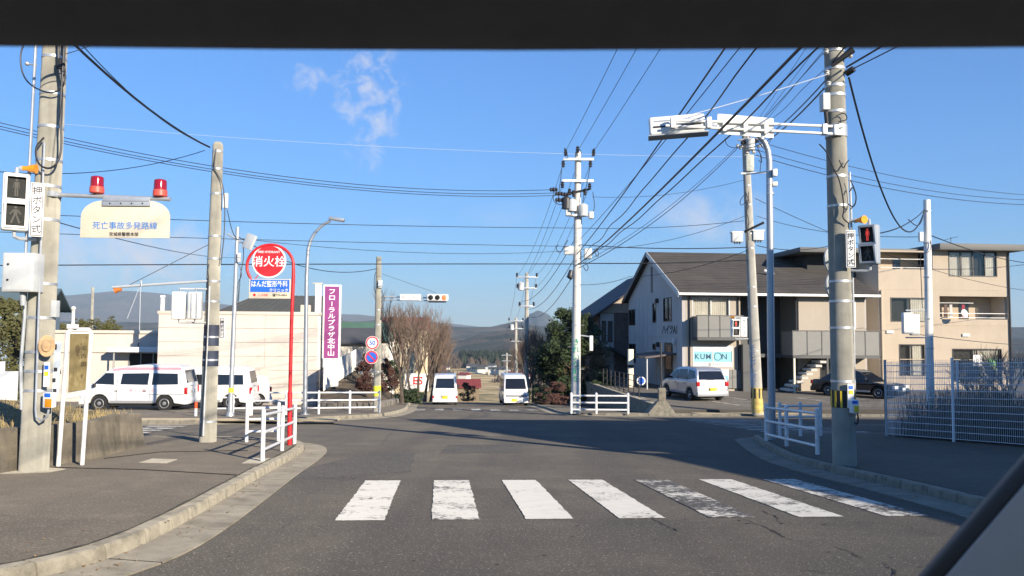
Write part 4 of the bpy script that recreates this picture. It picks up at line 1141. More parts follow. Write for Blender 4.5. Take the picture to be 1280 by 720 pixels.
def vehicle(name, label, cat, loc, rotz, S, paint, group=None):
    """Local frame: +Y forward, +X right, origin on the ground. S: shape dictionary."""
    t = thing(name, label, cat, loc, rotz, group); M = WM[t.name]
    L, W = S['L'], S['W']; low, up = S['low'], S['up']; zb, zt = S['zb'], S['zt']; ins = S['inset']
    rw = S['rw']; wy = S['wheels']
    # lower body outline, arches cut from its bottom edge
    pts = list(low); z0 = S['sill']
    bot = []
    for y in sorted(wy):
        for k in range(9):
            a_ = math.pi - math.pi*k/8
            bot.append((y+(rw+.06)*math.cos(a_), max(z0, rw+(rw+.06)*math.sin(a_))))
    poly = [(-L/2+.06, z0)] + bot + [(L/2-.06, z0)] + pts
    mb = MB(); mb.prism(poly, -W/2, W/2, 'x', M); body = mb.build('body', paint, t, bevel=S.get('bev', .05), seg=3)
    def wx(z):
        f = max(0, min(1, (z-zb)/(zt-zb))); return W/2 - .012 - ins*f
    A = [M @ Vector((-wx(z), y, z)) for y, z in up]; B = [M @ Vector((wx(z), y, z)) for y, z in up]
    mb = MB(); mb.loft(A, B); cabin = mb.build('cabin', paint, t, bevel=S.get('cbev', .06), seg=3)
    mb = MB(); mb.box(-W/2+.14, -L/2+.2, z0-.06, W/2-.14, L/2-.2, zb-.1, M); mb.build('underbody', under, t, smooth=False)
    for win in S['wins']:
        for sx in (-1, 1):
            o = [M @ Vector((sx*(wx(z)+.004), y, z)) for y, z in win]; i_ = [M @ Vector((sx*(wx(z)-.03), y, z)) for y, z in win]
            mb = MB(); mb.loft(o, i_); mb.build('side_window', tint, cabin, smooth=False)
    def endglass(nm, p0, p1, off, mrg=.09):
        (ya_, za), (yb_, zb_) = p0, p1
        d = Vector((yb_-ya_, zb_-za)); n_ = Vector((d.y, -d.x)).normalized()
        if n_.x*off < 0: n_ = -n_
        qs = []
        for f in (0.06, 0.93):
            y, z = ya_+d.x*f+n_.x*.006, za+d.y*f+n_.y*.006
            w_ = wx(z)-mrg; qs += [(-w_, y, z), (w_, y, z)] if f < .5 else [(w_, y, z), (-w_, y, z)]
        o = [M @ Vector(q_) for q_ in qs]; i_ = [M @ (Vector(q_)-Vector((0, n_.x, n_.y))*.03) for q_ in qs]
        mb = MB(); mb.loft(o, i_); mb.build(nm, tint, cabin, smooth=False)
    if S.get('front'): endglass('windscreen', *S['front'], 1)
    if S.get('rear'): endglass('rear_window', *S['rear'], -1, S.get('rmrg', .12))
    for y in wy:
        for sx in (-1, 1):
            Mw = M @ Matrix.Translation((sx*(W/2-.10), y, rw)) @ Matrix.Rotation(sx*R(90), 4, 'Y')
            mb = MB(); mb.lathe([(rw*.62, -.09), (rw*.95, -.09), (rw, -.06), (rw, .06), (rw*.95, .085), (rw*.66, .085), (rw*.62, .05)], 24, Mw); wh = mb.build('tyre', tyre_m, t)
            mb = MB(); mb.lathe([(rw*.64, .0), (rw*.64, .06), (rw*.56, .07), (rw*.50, .045), (rw*.25, .05), (rw*.18, .075), (.01, .075)], 20, Mw); mb.build('rim', rim_m, wh)
    def blk(nm, x0, y0, z0_, x1, y1, z1, m, bev=.01):
        mb = MB(); mb.box(x0, y0, z0_, x1, y1, z1, M); return mb.build(nm, m, t, bevel=bev)
    yr, yf = -L/2, L/2
    tz0, tz1 = S['tail']; tw = S.get('tw', .13)
    for sx in (-1, 1):
        x0, x1 = sorted((sx*(W/2+.006), sx*(W/2-tw)))
        blk('tail_lamp', x0, yr-.012+S.get('tdy', 0), tz0, x1, yr+.10, tz1, tail, .015)
        hz0, hz1 = S['head']; x0, x1 = sorted((sx*(W/2+.004), sx*(W/2-S.get('hw', .28))))
        blk('head_lamp', x0, yf-.16-S.get('hdy', 0), hz0, x1, yf+.012-S.get('hdy', 0), hz1, headl, .02)
        x0, x1 = sorted((sx*(W/2-.02), sx*(W/2+.16)))
        blk('door_mirror', x0, S['mir'], zb+.04, x1, S['mir']+.09, zb+.20, S.get('mirm', black), .02)
        for hy in S.get('handles', ()):
            x0, x1 = sorted((sx*(W/2-.01), sx*(W/2+.018))); blk('door_handle', x0, hy-.07, zb-.14, x1, hy+.07, zb-.10, black, .006)
    blk('rear_bumper', -W/2+.02, yr-.05, z0+.02, W/2-.02, yr+.12, S.get('rb', z0+.26), S.get('bump', paint), .03)
    blk('front_bumper', -W/2+.02, yf-.12, z0+.02, W/2-.02, yf+.04, z0+.26, S.get('bump', paint), .03)
    pz = S.get('pz', .62); pf = S.get('pzf', .42)
    blk('number_plate', -.17, yr-.065+S.get('pdy', 0), pz, .17, yr-.045+S.get('pdy', 0), pz+.17, S.get('plate', plate_w), .003)
    blk('number_plate', -.17+S.get('pfx', 0), yf+.035, pf, .17+S.get('pfx', 0), yf+.055, pf+.17, S.get('plate', plate_w), .003)
    for sy in S.get('seams', ()):
        for sx in (-1, 1):
            mb = MB(); x0, x1 = sorted((sx*(W/2-.004), sx*(W/2+.0025))); mb.box(x0, sy-.007, z0+.10, x1, sy+.007, zb-.02, M); mb.build('door_seam', under, t, smooth=False)
            mb = MB(); o = [M @ Vector((sx*(wx(z)+.0035), sy+dy, z)) for dy, z in ((-.007, zb), (.007, zb), (.007, zt-.16), (-.007, zt-.16))]; i_ = [p - (M.to_3x3() @ Vector((sx*.01, 0, 0))) for p in o]
            mb.loft(o, i_); mb.build('door_seam', under, t, smooth=False)
    for sx in (-1, 1):
        x0, x1 = sorted((sx*(W/2-.004), sx*(W/2+.012))); mb = MB(); mb.box(x0, wy[1]+rw+.12, z0+.10, x1, wy[0]-rw-.12, z0+.19, M); mb.build('sill_moulding', bumper_g, t, smooth=False)
    mb = MB(); mb.box(-.30, yr-.006, zb+.07, .02, yr+.03, zb+.085, M); mb.build('rear_wiper', black, t, smooth=False)
    return t
HIACE = dict(L=4.42, W=1.70, low=[(2.21, .42), (2.20, .72), (2.08, .98), (-2.18, 1.02), (-2.21, .55)], sill=.27, zb=.98, zt=1.97, inset=.12,
             up=[(2.06, .93), (1.80, 1.14), (1.18, 1.70), (0.85, 1.86), (-.2, 1.97), (-1.75, 1.96), (-2.02, 1.86), (-2.19, 1.10), (-2.2, .93)],
             wins=[[(1.66, 1.16), (1.20, 1.62), (.86, 1.62), (.82, 1.12)], [(.56, 1.14), (.50, 1.60), (-.62, 1.62), (-.58, 1.12)], [(-.74, 1.12), (-.78, 1.62), (-1.80, 1.60), (-1.84, 1.14)]],
             front=((1.80, 1.14), (1.18, 1.70)), rear=((-2.17, 1.16), (-2.04, 1.78)), rw=.33, wheels=(1.42, -1.28), tail=(.72, 1.02), head=(.62, .86), mir=1.55, seams=(.69, -.68), handles=(.72, -.46), pz=.74, plate=plate_w, rb=.52, bev=.07, cbev=.10)
KEI = dict(L=3.39, W=1.475, low=[(1.69, .40), (1.68, .68), (1.58, .90), (-1.67, .93), (-1.69, .5)], sill=.24, zb=.90, zt=1.88, inset=.09,
           up=[(1.57, .86), (1.42, 1.0), (.98, 1.68), (.78, 1.82), (.2, 1.88), (-1.35, 1.87), (-1.55, 1.80), (-1.67, 1.0), (-1.68, .86)],
           wins=[[(1.28, 1.02), (.92, 1.58), (.50, 1.58), (.48, 1.0)], [(.36, 1.0), (.36, 1.58), (-.50, 1.58), (-.50, 1.0)], [(-.62, 1.0), (-.62, 1.58), (-1.40, 1.56), (-1.46, 1.02)]],
           front=((1.42, 1.0), (.98, 1.68)), rear=((-1.66, 1.04), (-1.56, 1.70)), rw=.27, wheels=(1.08, -1.05), tail=(.40, .62), head=(.55, .78), mir=1.2, seams=(.42, -.56), handles=(.42, -.42), pz=.46, pzf=.34, plate=plate_y, tw=.10, hw=.30, bev=.05, cbev=.06, rmrg=.14)
MINIVAN = dict(L=4.05, W=1.68, low=[(2.02, .40), (1.98, .68), (1.55, .90), (1.10, .98), (-1.96, 1.0), (-2.02, .55)], sill=.24, zb=.95, zt=1.62, inset=.17,
               up=[(1.30, .92), (.45, 1.50), (.10, 1.60), (-.6, 1.64), (-1.55, 1.58), (-1.72, 1.50), (-1.97, .98), (-1.98, .92)],
               wins=[[(1.02, 1.02), (.42, 1.44), (.10, 1.50), (.06, 1.02)], [(-.02, 1.02), (.0, 1.50), (-.86, 1.52), (-.90, 1.02)], [(-1.02, 1.03), (-.98, 1.52), (-1.58, 1.46), (-1.74, 1.12)]],
               front=((1.28, .94), (.45, 1.50)), rear=((-1.96, 1.01), (-1.73, 1.48)), rw=.30, wheels=(1.28, -1.22), tail=(.74, .98), head=(.60, .80), hdy=.1, mir=.95, seams=(1.0, .02, -.96), handles=(.2, -.72), pz=.52, plate=plate_y, tw=.17, bev=.07, cbev=.08, rmrg=.10)
SEDAN = dict(L=4.5, W=1.70, low=[(2.24, .36), (2.20, .62), (1.95, .74), (.95, .86), (-1.5, .90), (-2.15, .86), (-2.25, .5)], sill=.22, zb=.84, zt=1.42, inset=.22,
             up=[(1.10, .80), (.35, 1.34), (.05, 1.42), (-.75, 1.42), (-1.05, 1.36), (-1.75, .88), (-1.8, .80)],
             wins=[[(.80, .92), (.28, 1.30), (-.08, 1.34), (-.10, .90)], [(-.20, .90), (-.18, 1.34), (-.80, 1.33), (-1.25, .94)]],
             front=((1.08, .84), (.35, 1.34)), rear=((-1.72, .92), (-1.06, 1.35)), rw=.31, wheels=(1.36, -1.30), tail=(.62, .82), head=(.54, .70), hdy=.04, hw=.42, mir=.72, handles=(.0, -.95), pz=.55, bev=.09, cbev=.09, mirm=black_car)
def gpt(u, y, extra=0.05):
    p = at(u, 500, y); p.z = zg(y)+extra; return p
# clinic car park: two white vans and a small white car
vloc = gpt(176, 35.2)
van1 = vehicle('parked_van', 'white van with pink roof stripe parked nearest in the clinic car park', 'van', vloc, R(94), HIACE, white_car, 'vans in the clinic car park')
M = WM[van1.name]
mb = MB(); pr = [(.9, 1.80), (.3, 1.87), (-1.9, 1.87), (-1.95, 1.76), (.3, 1.74), (.95, 1.70)]
def wxh(z): return 1.70/2-.012-.12*max(0, min(1, (z-.98)/.99))
for sx, nm in ((-1, 'l'), (1, 'r')):
    mb = MB(); mb.loft([M @ Vector((sx*(wxh(z)+.006), y, z)) for y, z in pr], [M @ Vector((sx*(wxh(z)-.02), y, z)) for y, z in pr]); mb.build('roof_stripe', pink, van1, smooth=False)
letter(van1, '菓子工房・花', .17, M @ frame((-.856, -.35, .90), (0, -1, 0)), pink, squeeze=1.05)
mb = MB(); mb.box(-.865, -2.1, .70, -.848, -.65, .73, M); mb.build('slide_rail', bumper_g, van1, smooth=False)
H2 = dict(HIACE); H2['wins'] = [[(1.66, 1.16), (1.20, 1.62), (.70, 1.62), (.66, 1.12)], [(.40, 1.14), (.36, 1.60), (-.30, 1.60), (-.28, 1.12)], [(-.62, 1.12), (-.66, 1.60), (-1.80, 1.58), (-1.84, 1.14)]]
H2['rear'] = ((-2.17, 1.16), (-2.04, 1.78))
van2 = vehicle('parked_van', 'plain white van parked behind the banded pole', 'van', gpt(258, 37.6), R(96), H2, white_car, 'vans in the clinic car park')
vehicle('parked_car', 'small white car parked against the beige clinic wall, right of the vans', 'car', gpt(291, 40.6), R(118), dict(MINIVAN, L=3.5, W=1.5, low=[(1.74, .40), (1.72, .68), (1.4, .90), (1.0, .98), (-1.7, 1.0), (-1.75, .55)], up=[(1.20, .92), (.45, 1.45), (.10, 1.55), (-.6, 1.58), (-1.45, 1.52), (-1.55, 1.45), (-1.71, .98), (-1.72, .92)], wins=[[(.9, 1.02), (.40, 1.38), (.10, 1.44), (.06, 1.02)], [(-.02, 1.02), (.0, 1.44), (-.76, 1.46), (-.8, 1.02)]], rear=((-1.70, 1.01), (-1.56, 1.42)), wheels=(1.1, -1.1), plate=plate_w), white_car)
# the two small vans on the road ahead
vA = at(556.5, 500, 49.5); vA.z = zg(49.5)
vehicle('delivery_van', 'white boxy van driving away on the road ahead, seen from behind', 'van', vA, R(4), dict(KEI, bump=white_car), white_car)
vB = at(641.5, 500, 49.0); vB.z = zg(49)
kb = vehicle('oncoming_van', 'white boxy van coming towards us in the right lane ahead', 'van', vB, R(186), dict(KEI, bump=white_car, head=(.50, .64), pfx=.12), white_car)
M = WM[kb.name]
mb = MB(); mb.box(-.6, 1.70, .62, .6, 1.735, .74, M); mb.build('grille', bumper_g, kb, bevel=.01)

# ------------------------------------------------------------------ walls with openings, windows
def wall_holes(W, H, holes, th, M, name, m, parent):
    """Front face at local y = 0, thickness th behind it; holes are (x0, z0, x1, z1)."""
    xs = sorted(set([0, W] + [h[0] for h in holes] + [h[2] for h in holes])); zs = sorted(set([0, H] + [h[1] for h in holes] + [h[3] for h in holes]))
    mb = MB()
    for x0, x1 in zip(xs, xs[1:]):
        for z0, z1 in zip(zs, zs[1:]):
            cx_, cz_ = (x0+x1)/2, (z0+z1)/2
            if any(h[0] < cx_ < h[2] and h[1] < cz_ < h[3] for h in holes): continue
            mb.box(x0, 0, z0, x1, th, z1, M)
    return mb.build(name, m, parent, smooth=False)
curtain = mat('curtain', (0.62, 0.58, 0.50), 0.9, var=0.1, vscale=2, streak=0.3)
alu_dark = mat('dark_bronze_frame', (0.035, 0.033, 0.035), 0.45, 0.3)
alu = mat('aluminium_frame', (0.45, 0.45, 0.44), 0.4, 0.6)
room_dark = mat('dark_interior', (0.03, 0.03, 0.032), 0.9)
def glass_mat(name, reflect=0.5):
    m = bpy.data.materials.new(name); m.use_nodes = True
    N, L_ = m.node_tree.nodes, m.node_tree.links
    b = N['Principled BSDF']; N.remove(b)
    tr = N.new('ShaderNodeBsdfTransparent'); gl = N.new('ShaderNodeBsdfGlossy'); gl.inputs['Roughness'].default_value = 0.03
    tr.inputs['Color'].default_value = (0.97, 0.98, 0.98, 1)
    mx = N.new('ShaderNodeMixShader'); fr = N.new('ShaderNodeFresnel'); fr.inputs['IOR'].default_value = 1.45
    L_.new(fr.outputs[0], mx.inputs[0]); L_.new(tr.outputs[0], mx.inputs[1]); L_.new(gl.outputs[0], mx.inputs[2])
    L_.new(mx.outputs[0], N['Material Output'].inputs['Surface'])
    return m
pane_m = glass_mat('window_pane')
def window(parent, M, x0, z0, x1, z1, n=2, fm=None, depth=.10, fw=.05, curt=None, behind=None, name='window', glass=None):
    """Frame set in an opening; M maps local (x, y back, z) to world; y=0 is the wall face."""
    fm = fm or alu_dark; mb = MB(); y0, y1 = -.025, depth
    mb.box(x0, y0, z0, x0+fw, y1, z1, M); mb.box(x1-fw, y0, z0, x1, y1, z1, M)
    mb.box(x0+fw, y0, z0, x1-fw, y1, z0+fw, M); mb.box(x0+fw, y0, z1-fw, x1-fw, y1, z1, M)
    for k in range(1, n):
        xm = x0+(x1-x0)*k/n; mb.box(xm-fw*.45, y0+.012, z0+fw, xm+fw*.45, y1-.01, z1-fw, M)
    w_ = mb.build(name, fm, parent, smooth=False)
    for k in range(n):
        a_, b_ = x0+(x1-x0)*k/n+fw*.5, x0+(x1-x0)*(k+1)/n-fw*.5
        mb = MB(); mb.box(a_, .03, z0+fw*.6, b_, .042, z1-fw*.6, M); mb.build('pane', glass or pane_m, w_, smooth=False)
    if curt:
        for (f0, f1) in curt:
            mb = MB(); a_, b_ = x0+(x1-x0)*f0, x0+(x1-x0)*f1; k = max(6, int((b_-a_)/.06)); pts = []
            o = len(mb.v)
            for i in range(k+1):
                x = a_+(b_-a_)*i/k; y = .13+.022*(i % 2)
                mb.v += [M @ Vector((x, y, z0+.04)), M @ Vector((x, y, z1-.04))]
            mb.f += [(o+2*i, o+2*i+2, o+2*i+3, o+2*i+1) for i in range(k)]
            mb.build('curtain', curtain, w_, smooth=False)
    if behind is not None:
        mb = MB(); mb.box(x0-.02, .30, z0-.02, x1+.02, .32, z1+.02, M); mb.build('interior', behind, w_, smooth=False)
    return w_
def wallframe(c, ang):
    """Local x along the wall to the right as seen from the front, y into the building, z up."""
    return Matrix.Translation(Vector(c)) @ Matrix.Rotation(ang, 4, 'Z')

# ------------------------------------------------------------------ beige clinic on the left
beige = mat('beige_cladding', (0.66, 0.60, 0.53), 0.8, var=0.05, vscale=.8, streak=0.14, dirt=(0.52, 0.46, 0.39), dscale=.9, damt=.3)
beige2 = mat('beige_cladding_wing', (0.60, 0.54, 0.475), 0.8, var=0.05, vscale=.8, streak=0.15)
coping = mat('coping_metal', (0.62, 0.55, 0.45), 0.5, var=.03)
roofgrey = mat('grey_roof_sheet', (0.085, 0.088, 0.078), 0.7, var=0.12, vscale=.6, streak=.1)
yb = 43.5; cl = at(195, 500, yb); cl.z = zg(yb)-.4
cr = at(394, 500, yb)
clinic = thing('clinic_building', 'beige flat roofed clinic building behind the parked vans', 'building', cl, ST)
M = WM[clinic.name]; WC = (cr.x-cl.x)/math.cos(ST)*.985; top_z = at(195, 392, yb).z; HC = top_z-cl.z
mb = MB(); mb.box(.03, .05, 0, WC-.03, 9.0, HC-.05, M); mb.build('wall', beige2, clinic, smooth=False)
nr = 7; ph = HC/nr
for r_i in range(nr):
    for k in range(3):
        x0, x1 = WC*k/3, WC*(k+1)/3
        mb = MB(); mb.box(x0+.008, 0, r_i*ph+.010, x1-.008, .06, (r_i+1)*ph-.010, M); mb.build('cladding_panel', beige, clinic, smooth=False)
    mb = MB(); mb.box(WC-.045, .07, r_i*ph+.010, WC+.012, 8.9, (r_i+1)*ph-.010, M); mb.build('cladding_panel', beige, clinic, smooth=False)
    mb = MB(); mb.box(-.012, .07, r_i*ph+.010, .045, 4.4, (r_i+1)*ph-.010, M); mb.build('cladding_panel', beige, clinic, smooth=False)
mb = MB(); mb.box(-.06, -.05, HC-.02, WC+.06, 9.05, HC+.16, M); mb.build('coping', coping, clinic, bevel=.015)
mb = MB(); mb.box(WC*.64, -.02, HC*.37, WC*.64+.45, .02, HC*.37+.45, M); mb.build('vent_grille', coping, clinic, smooth=False, bevel=.008)
mb = MB(); mb.box(WC-.95, -.03, HC+.16, WC-.45, .4, HC+.55, M); mb.build('roof_box', coping, clinic, smooth=False, bevel=.01)
# lower wing, set back, with entrance canopy
HWg = at(100, 416, yb+4.6).z-cl.z
wing = [(-9.5, 1.2, -6.6, 3.0), (-3.2, .4, -.35, 3.15)]
Mw = M @ Matrix.Translation((-14, 4.5, 0))
wall_holes(13.98, HWg, [(14-3.2, .4, 14-.35, 3.1)], .25, Mw, 'wing_wall', beige2, clinic)
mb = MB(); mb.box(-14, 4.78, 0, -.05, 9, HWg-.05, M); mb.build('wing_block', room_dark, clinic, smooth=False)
mb = MB(); mb.box(-14.1, 4.38, HWg-.02, -.03, 9.1, HWg+.16, M); mb.build('wing_coping', coping, clinic, bevel=.015)
mb = MB(); mb.box(-14, 4.40, HWg-1.15, -.03, 4.47, HWg-1.05, M); mb.build('drip_band', coping, clinic, smooth=False)
mb = MB(); mb.box(-3.9, 3.2, 3.15, -.1, 4.45, 3.45, M); mb.build('entrance_canopy', whitepaint, clinic, bevel=.02)
window(clinic, M @ Matrix.Translation((0, 4.5, 0)), -3.2, .4, -.35, 3.1, 4, alu, curt=None)
mb = MB(); mb.cyl(M @ Vector((-3.6, 3.4, 0)), M @ Vector((-3.6, 3.4, 3.15)), .05); mb.build('canopy_post', alu, clinic)
for (x, z) in ((-2.6, HWg-.62),):
    mb = MB(); mb.tube([M @ Vector((x, 4.42, z-.4)), M @ Vector((x, 4.3, z)), M @ Vector((x+.1, 4.2, z+.05))], .03, 6); mb.build('wall_lamp', darkmetal, clinic)
mb = MB(); mb.box(.1, -.06, HC+.16, .2, .3, HC+.9, M); mb.cbox(M @ Vector((.15, .1, HC+.95)), (.2, .2, .12)); mb.build('roof_camera', whitepaint, clinic, smooth=False)
# grey hipped hall behind the clinic
hc0 = at(262, 500, 56); hc0.z = zg(56)
hall = thing('hall_building', 'hall with dark grey sheet roof rising behind the beige clinic', 'building', hc0, ST); M = WM[hall.name]
HW_ = (at(400, 400, 56).x-hc0.x); e_z = at(300, 394, 56).z-hc0.z; r_z = at(300, 368, 58).z-hc0.z
mb = MB(); mb.box(.4, .3, 0, HW_-.4, 9, e_z, M); mb.build('wall', beige2, hall, smooth=False)
mb = MB()
A = [M @ Vector(p) for p in ((-.6, -.3, e_z-.1), (HW_+.3, -.3, e_z-.1), (HW_+.3, 9.5, e_z-.1), (-.6, 9.5, e_z-.1))]
B = [M @ Vector(p) for p in ((2.4, 3.0, r_z), (HW_+.1, 3.0, r_z), (HW_+.1, 6.2, r_z), (2.4, 6.2, r_z))]
mb.loft(A, B); hr = mb.build('roof', roofgrey, hall, smooth=False)
for k in range(14):
    f = k/13; x = -.3+(HW_+.3)*f; x2 = 2.4+(HW_-2.3)*f
    mb = MB(); mb.tube([M @ Vector((x, -.28, e_z-.06)), M @ Vector((max(2.4, x2), 3.0, r_z+.02))], .025, 4); mb.build('seam', roofgrey, hr, smooth=False)

# purple tower sign -------------------------------------------------------------------------
magenta = mat('magenta_sign', (0.27, 0.05, 0.20), 0.5, var=.05)
yp = 45.3; pb = at(413, 500, yp); pb.z = zg(yp)
t = thing('tower_sign', 'tall purple sign with white vertical Japanese lettering on white posts', 'sign', pb, R(4))
M = WM[t.name]; zt_ = at(413, 356, yp).z-pb.z; zb_ = at(413, 448, yp).z-pb.z
mb = MB(); mb.box(-.50, -.12, zb_, .50, .12, zt_, M); mb.build('cabinet', whitepaint, t, bevel=.015)
mb = MB(); mb.box(-.40, -.135, zb_+.02, .40, -.119, zt_-.10, M); mb.build('purple_face', magenta, t, smooth=False)
txt = 'フロ丨ラルプラザ北中山'
step = (zt_-zb_-.35)/len(txt)
for k, ch in enumerate(txt):
    letter(t, ch, step*(.98 if ch != '丨' else .8), M @ frame((0, -.139, zt_-.22-step*(k+.5)), (1, 0, 0)), inkwhite, bold=.006, squeeze=1.25)
mb = MB(); mb.box(-.95, -.10, 0, -.62, .10, zt_+.05, M); mb.build('post', whitepaint, t, bevel=.01)
mb = MB(); mb.box(-.45, -.09, .2, .42, .09, zb_, M); mb.build('lower_panel', whitepaint, t, bevel=.01)
mb = MB(); mb.box(-1.1, -.12, zt_+.04, -.55, .12, zt_+.10, M); mb.build('post_cap', coping, t, bevel=.005)

# speed limit pole with signal ------------------------------------------------------------------
P3 = at(471, 515, 32.5); P3.z = zg(32.5)+.13; P3t = at(473.5, 321, 32.5)
pole_3 = concrete_pole('utility_pole', 'slim concrete pole with speed limit and no parking signs at the far left corner', P3, P3t, .16, .105, concrete, hs=(.5, 1.6, 2.9, 3.5, 4.1, 5.2))
def on3(u, v, dy=0): return at(u, v, 32.5+dy)
q0, q1 = P3.lerp(P3t, .10), P3.lerp(P3t, .165)
mb = MB(); mb.cyl(q0, q1, .158, n=18); mb.build('lime_band', yellowlime, pole_3)
mb = MB(); mb.cbox(on3(475.5, 355, -.12), (.16, .16, .30)); mb.build('junction_box', whitepaint, pole_3, bevel=.02)
cable(pole_3, [on3(470, 340, -.1), on3(468, 345, -.15), on3(467.5, 360, -.15), on3(470, 367, -.1)], .014)
cable(pole_3, [on3(477, 362, -.1), on3(481, 374, -.1), on3(478, 385, -.1), on3(476, 400, -.1)], .014)
def round_sign(label, c, r_, ring, face, txt=None, slash=False, name='road_sign'):
    t = thing(name, label, 'road sign', c)
    Md = Matrix.Translation(c) @ Matrix.Rotation(R(90), 4, 'X')
    mb = MB(); mb.lathe([(r_, -.006), (r_, .006)], 32, Md); mb.build('rim', signwhite, t)
    mb = MB(); mb.lathe([(r_*.94, .0065), (r_*.94, .009)], 32, Md); mb.build('red_ring', ring, t)
    mb = MB(); mb.lathe([(r_*.74, .0095), (r_*.74, .012)], 32, Md); mb.build('face', face, t)
    if txt: letter(t, txt, r_*.95, Matrix.Translation(c) @ frame((0, -.014, 0), (1, 0, 0)), signblue, bold=.006, squeeze=.95)
    if slash:
        mb = MB(); mb.cbox(c+Vector((0, -.014, 0)), (r_*1.5, .006, r_*.2), Matrix.Rotation(R(45), 4, 'Y')); mb.build('red_bar', signred, t, smooth=False)
    mb = MB(); mb.cbox(c+Vector((.12, .05, 0)), (.28, .06, .05)); mb.build('bracket', galv, t)
    return t
round_sign('round white speed limit sign reading 50 with red ring', on3(465.5, 428.5, -.24), .27, signred, signwhite, '50')
round_sign('round blue no parking sign with red ring and slash', on3(464.5, 446.5, -.24), .27, signred, signblue, None, True)
def vehicle_signal(t, c, M, w, h, d, body, lit=None, n=3, names=('lens',)):
    mb = MB(); mb.box(-w/2, -d/2, -h/2, w/2, d/2, h/2, M); mb.build('housing', body, t, bevel=h*.22, seg=4)
    for k in range(n):
        x = (k-(n-1)/2)*w*.315
        Ml = M @ Matrix.Translation((x, -d/2, 0)) @ Matrix.Rotation(R(90), 4, 'X')
        mb = MB(); mb.lathe([(h*.36, -.004), (h*.36, .014), (h*.30, .026), (.005, .03)], 24, Ml); mb.build('lens', lit if (lit and k == n-1) else lens_off, t)
red_on = mat('red_signal_lit', (0.8, 0.1, 0.04), 0.4, emit=(1.0, 0.16, 0.05), estr=0.75)
t = thing('traffic_signal', 'horizontal traffic signal showing red on an arm from the speed limit pole', 'traffic signal', on3(547, 372, -.3))
c = on3(547, 372, -.35); M = Matrix.Translation(c)
vehicle_signal(t, c, M, .86, .28, .14, signwhite, red_on)
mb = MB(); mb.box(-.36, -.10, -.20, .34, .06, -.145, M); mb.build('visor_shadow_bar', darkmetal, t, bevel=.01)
mb = MB(); mb.tube([on3(473, 370.5), on3(560, 373, -.2)], .028, 8); mb.tube([on3(473, 374.5), on3(535, 376, -.2)], .022, 8); mb.build('arm', steelgrey, t)
mb = MB(); mb.tube([on3(477, 342), on3(545, 366, -.2)], .008, 5); mb.build('stay_wire', wiregrey, t)
t = thing('junction_name_sign', 'small white junction name plate on the signal arm, far left corner', 'sign', on3(513, 371.5, -.26))
c = on3(513, 371.5, -.28); mb = MB(); mb.cbox(c, (.84, .02, .25)); mb.build('plate', signwhite, t, bevel=.004)
letter(t, '中山小南口', .13, Matrix.Translation(c) @ frame((0, -.013, 0), (1, 0, 0)), inkgrey, squeeze=1.1)

# houses and garden bits behind the far left corner ---------------------------------------------
hwhite = mat('white_house_wall', (0.72, 0.69, 0.62), 0.8, var=.05, vscale=.7, streak=.15)
greenroof = mat('green_roof', (0.10, 0.19, 0.12), 0.6, var=.12, vscale=.8)
redroof = mat('red_roof', (0.22, 0.045, 0.04), 0.7, var=.12)
slate = mat('dark_slate_roof', (0.055, 0.058, 0.065), 0.75, var=.15, vscale=1.2, bump=.4, bscale=12)
def gable_house(name, label, c, rot, W, D, H, rise, wallm, roofm, ridge='x', over=.4, wins=(), parent=None):
    t = thing(name, label, 'house', c, rot); M = WM[t.name]
    mb = MB()
    if ridge == 'x':
        prof = [(0, 0), (D, 0), (D, H), (D/2, H+rise), (0, H)]; mb.prism(prof, 0, W, 'x', M)
    else:
        prof = [(0, 0), (W, 0), (W, H), (W/2, H+rise), (0, H)]; mb.prism(prof, 0, D, 'y', M)
    mb.build('wall', wallm, t, smooth=False)
    span = D if ridge == 'x' else W; ln = W if ridge == 'x' else D
    sl = rise/(span/2); th = .12
    for sgn in (0, 1):
        a_ = -over if sgn == 0 else span+over; za = H-over*sl
        pr = [(a_, za+.02), (span/2, H+rise+.02), (span/2, H+rise+.02+th), (a_, za+.02+th)]
        mb = MB(); mb.prism(pr, -over, ln+over, 'x' if ridge == 'x' else 'y', M); mb.build('roof_slope', roofm, t, smooth=False)
    for wn_ in wins:
        face, x0, z0, x1, z1, n_ = wn_
        Mf = M if face == 'f' else (M @ Matrix.Translation((0, D, 0)) @ Matrix.Rotation(R(-90), 4, 'Z') if face == 'l' else M @ Matrix.Translation((W, 0, 0)) @ Matrix.Rotation(R(90), 4, 'Z'))
        mb = MB(); mb.box(x0, -.02, z0, x1, .02, z1, Mf); w_ = mb.build('window', alu_dark, t, smooth=False)
        for k in range(n_):
            a_, b_ = x0+.05+(x1-x0-.05)*k/n_, x0+(x1-x0-.05)*(k+1)/n_
            mb = MB(); mb.box(a_, -.028, z0+.05, b_, -.018, z1-.05, Mf); mb.build('pane', darkglass, w_, smooth=False)
    return t
h1 = at(420, 500, 62); h1.z = zg(62)-.5
gable_house('white_house', 'white house with green roof behind the purple sign', h1, ST, 4.0, 7, at(450, 425, 62).z-h1.z, 1.3, hwhite, greenroof, 'x', .35,
            [('f', .5, 2.2, 1.1, 3.6, 1), ('f', 2.2, 2.2, 3.2, 3.6, 2)])
h1b = at(408, 500, 56); h1b.z = zg(56)-.5
gable_house('white_annex', 'low white annex with slate lean-to roof between purple sign and green roofed house', h1b, ST, 3.2, 5, at(430, 428, 56).z-h1b.z, .9, hwhite, slate, 'x', .4)
h2 = at(478, 500, 78); h2.z = zg(78)-.5
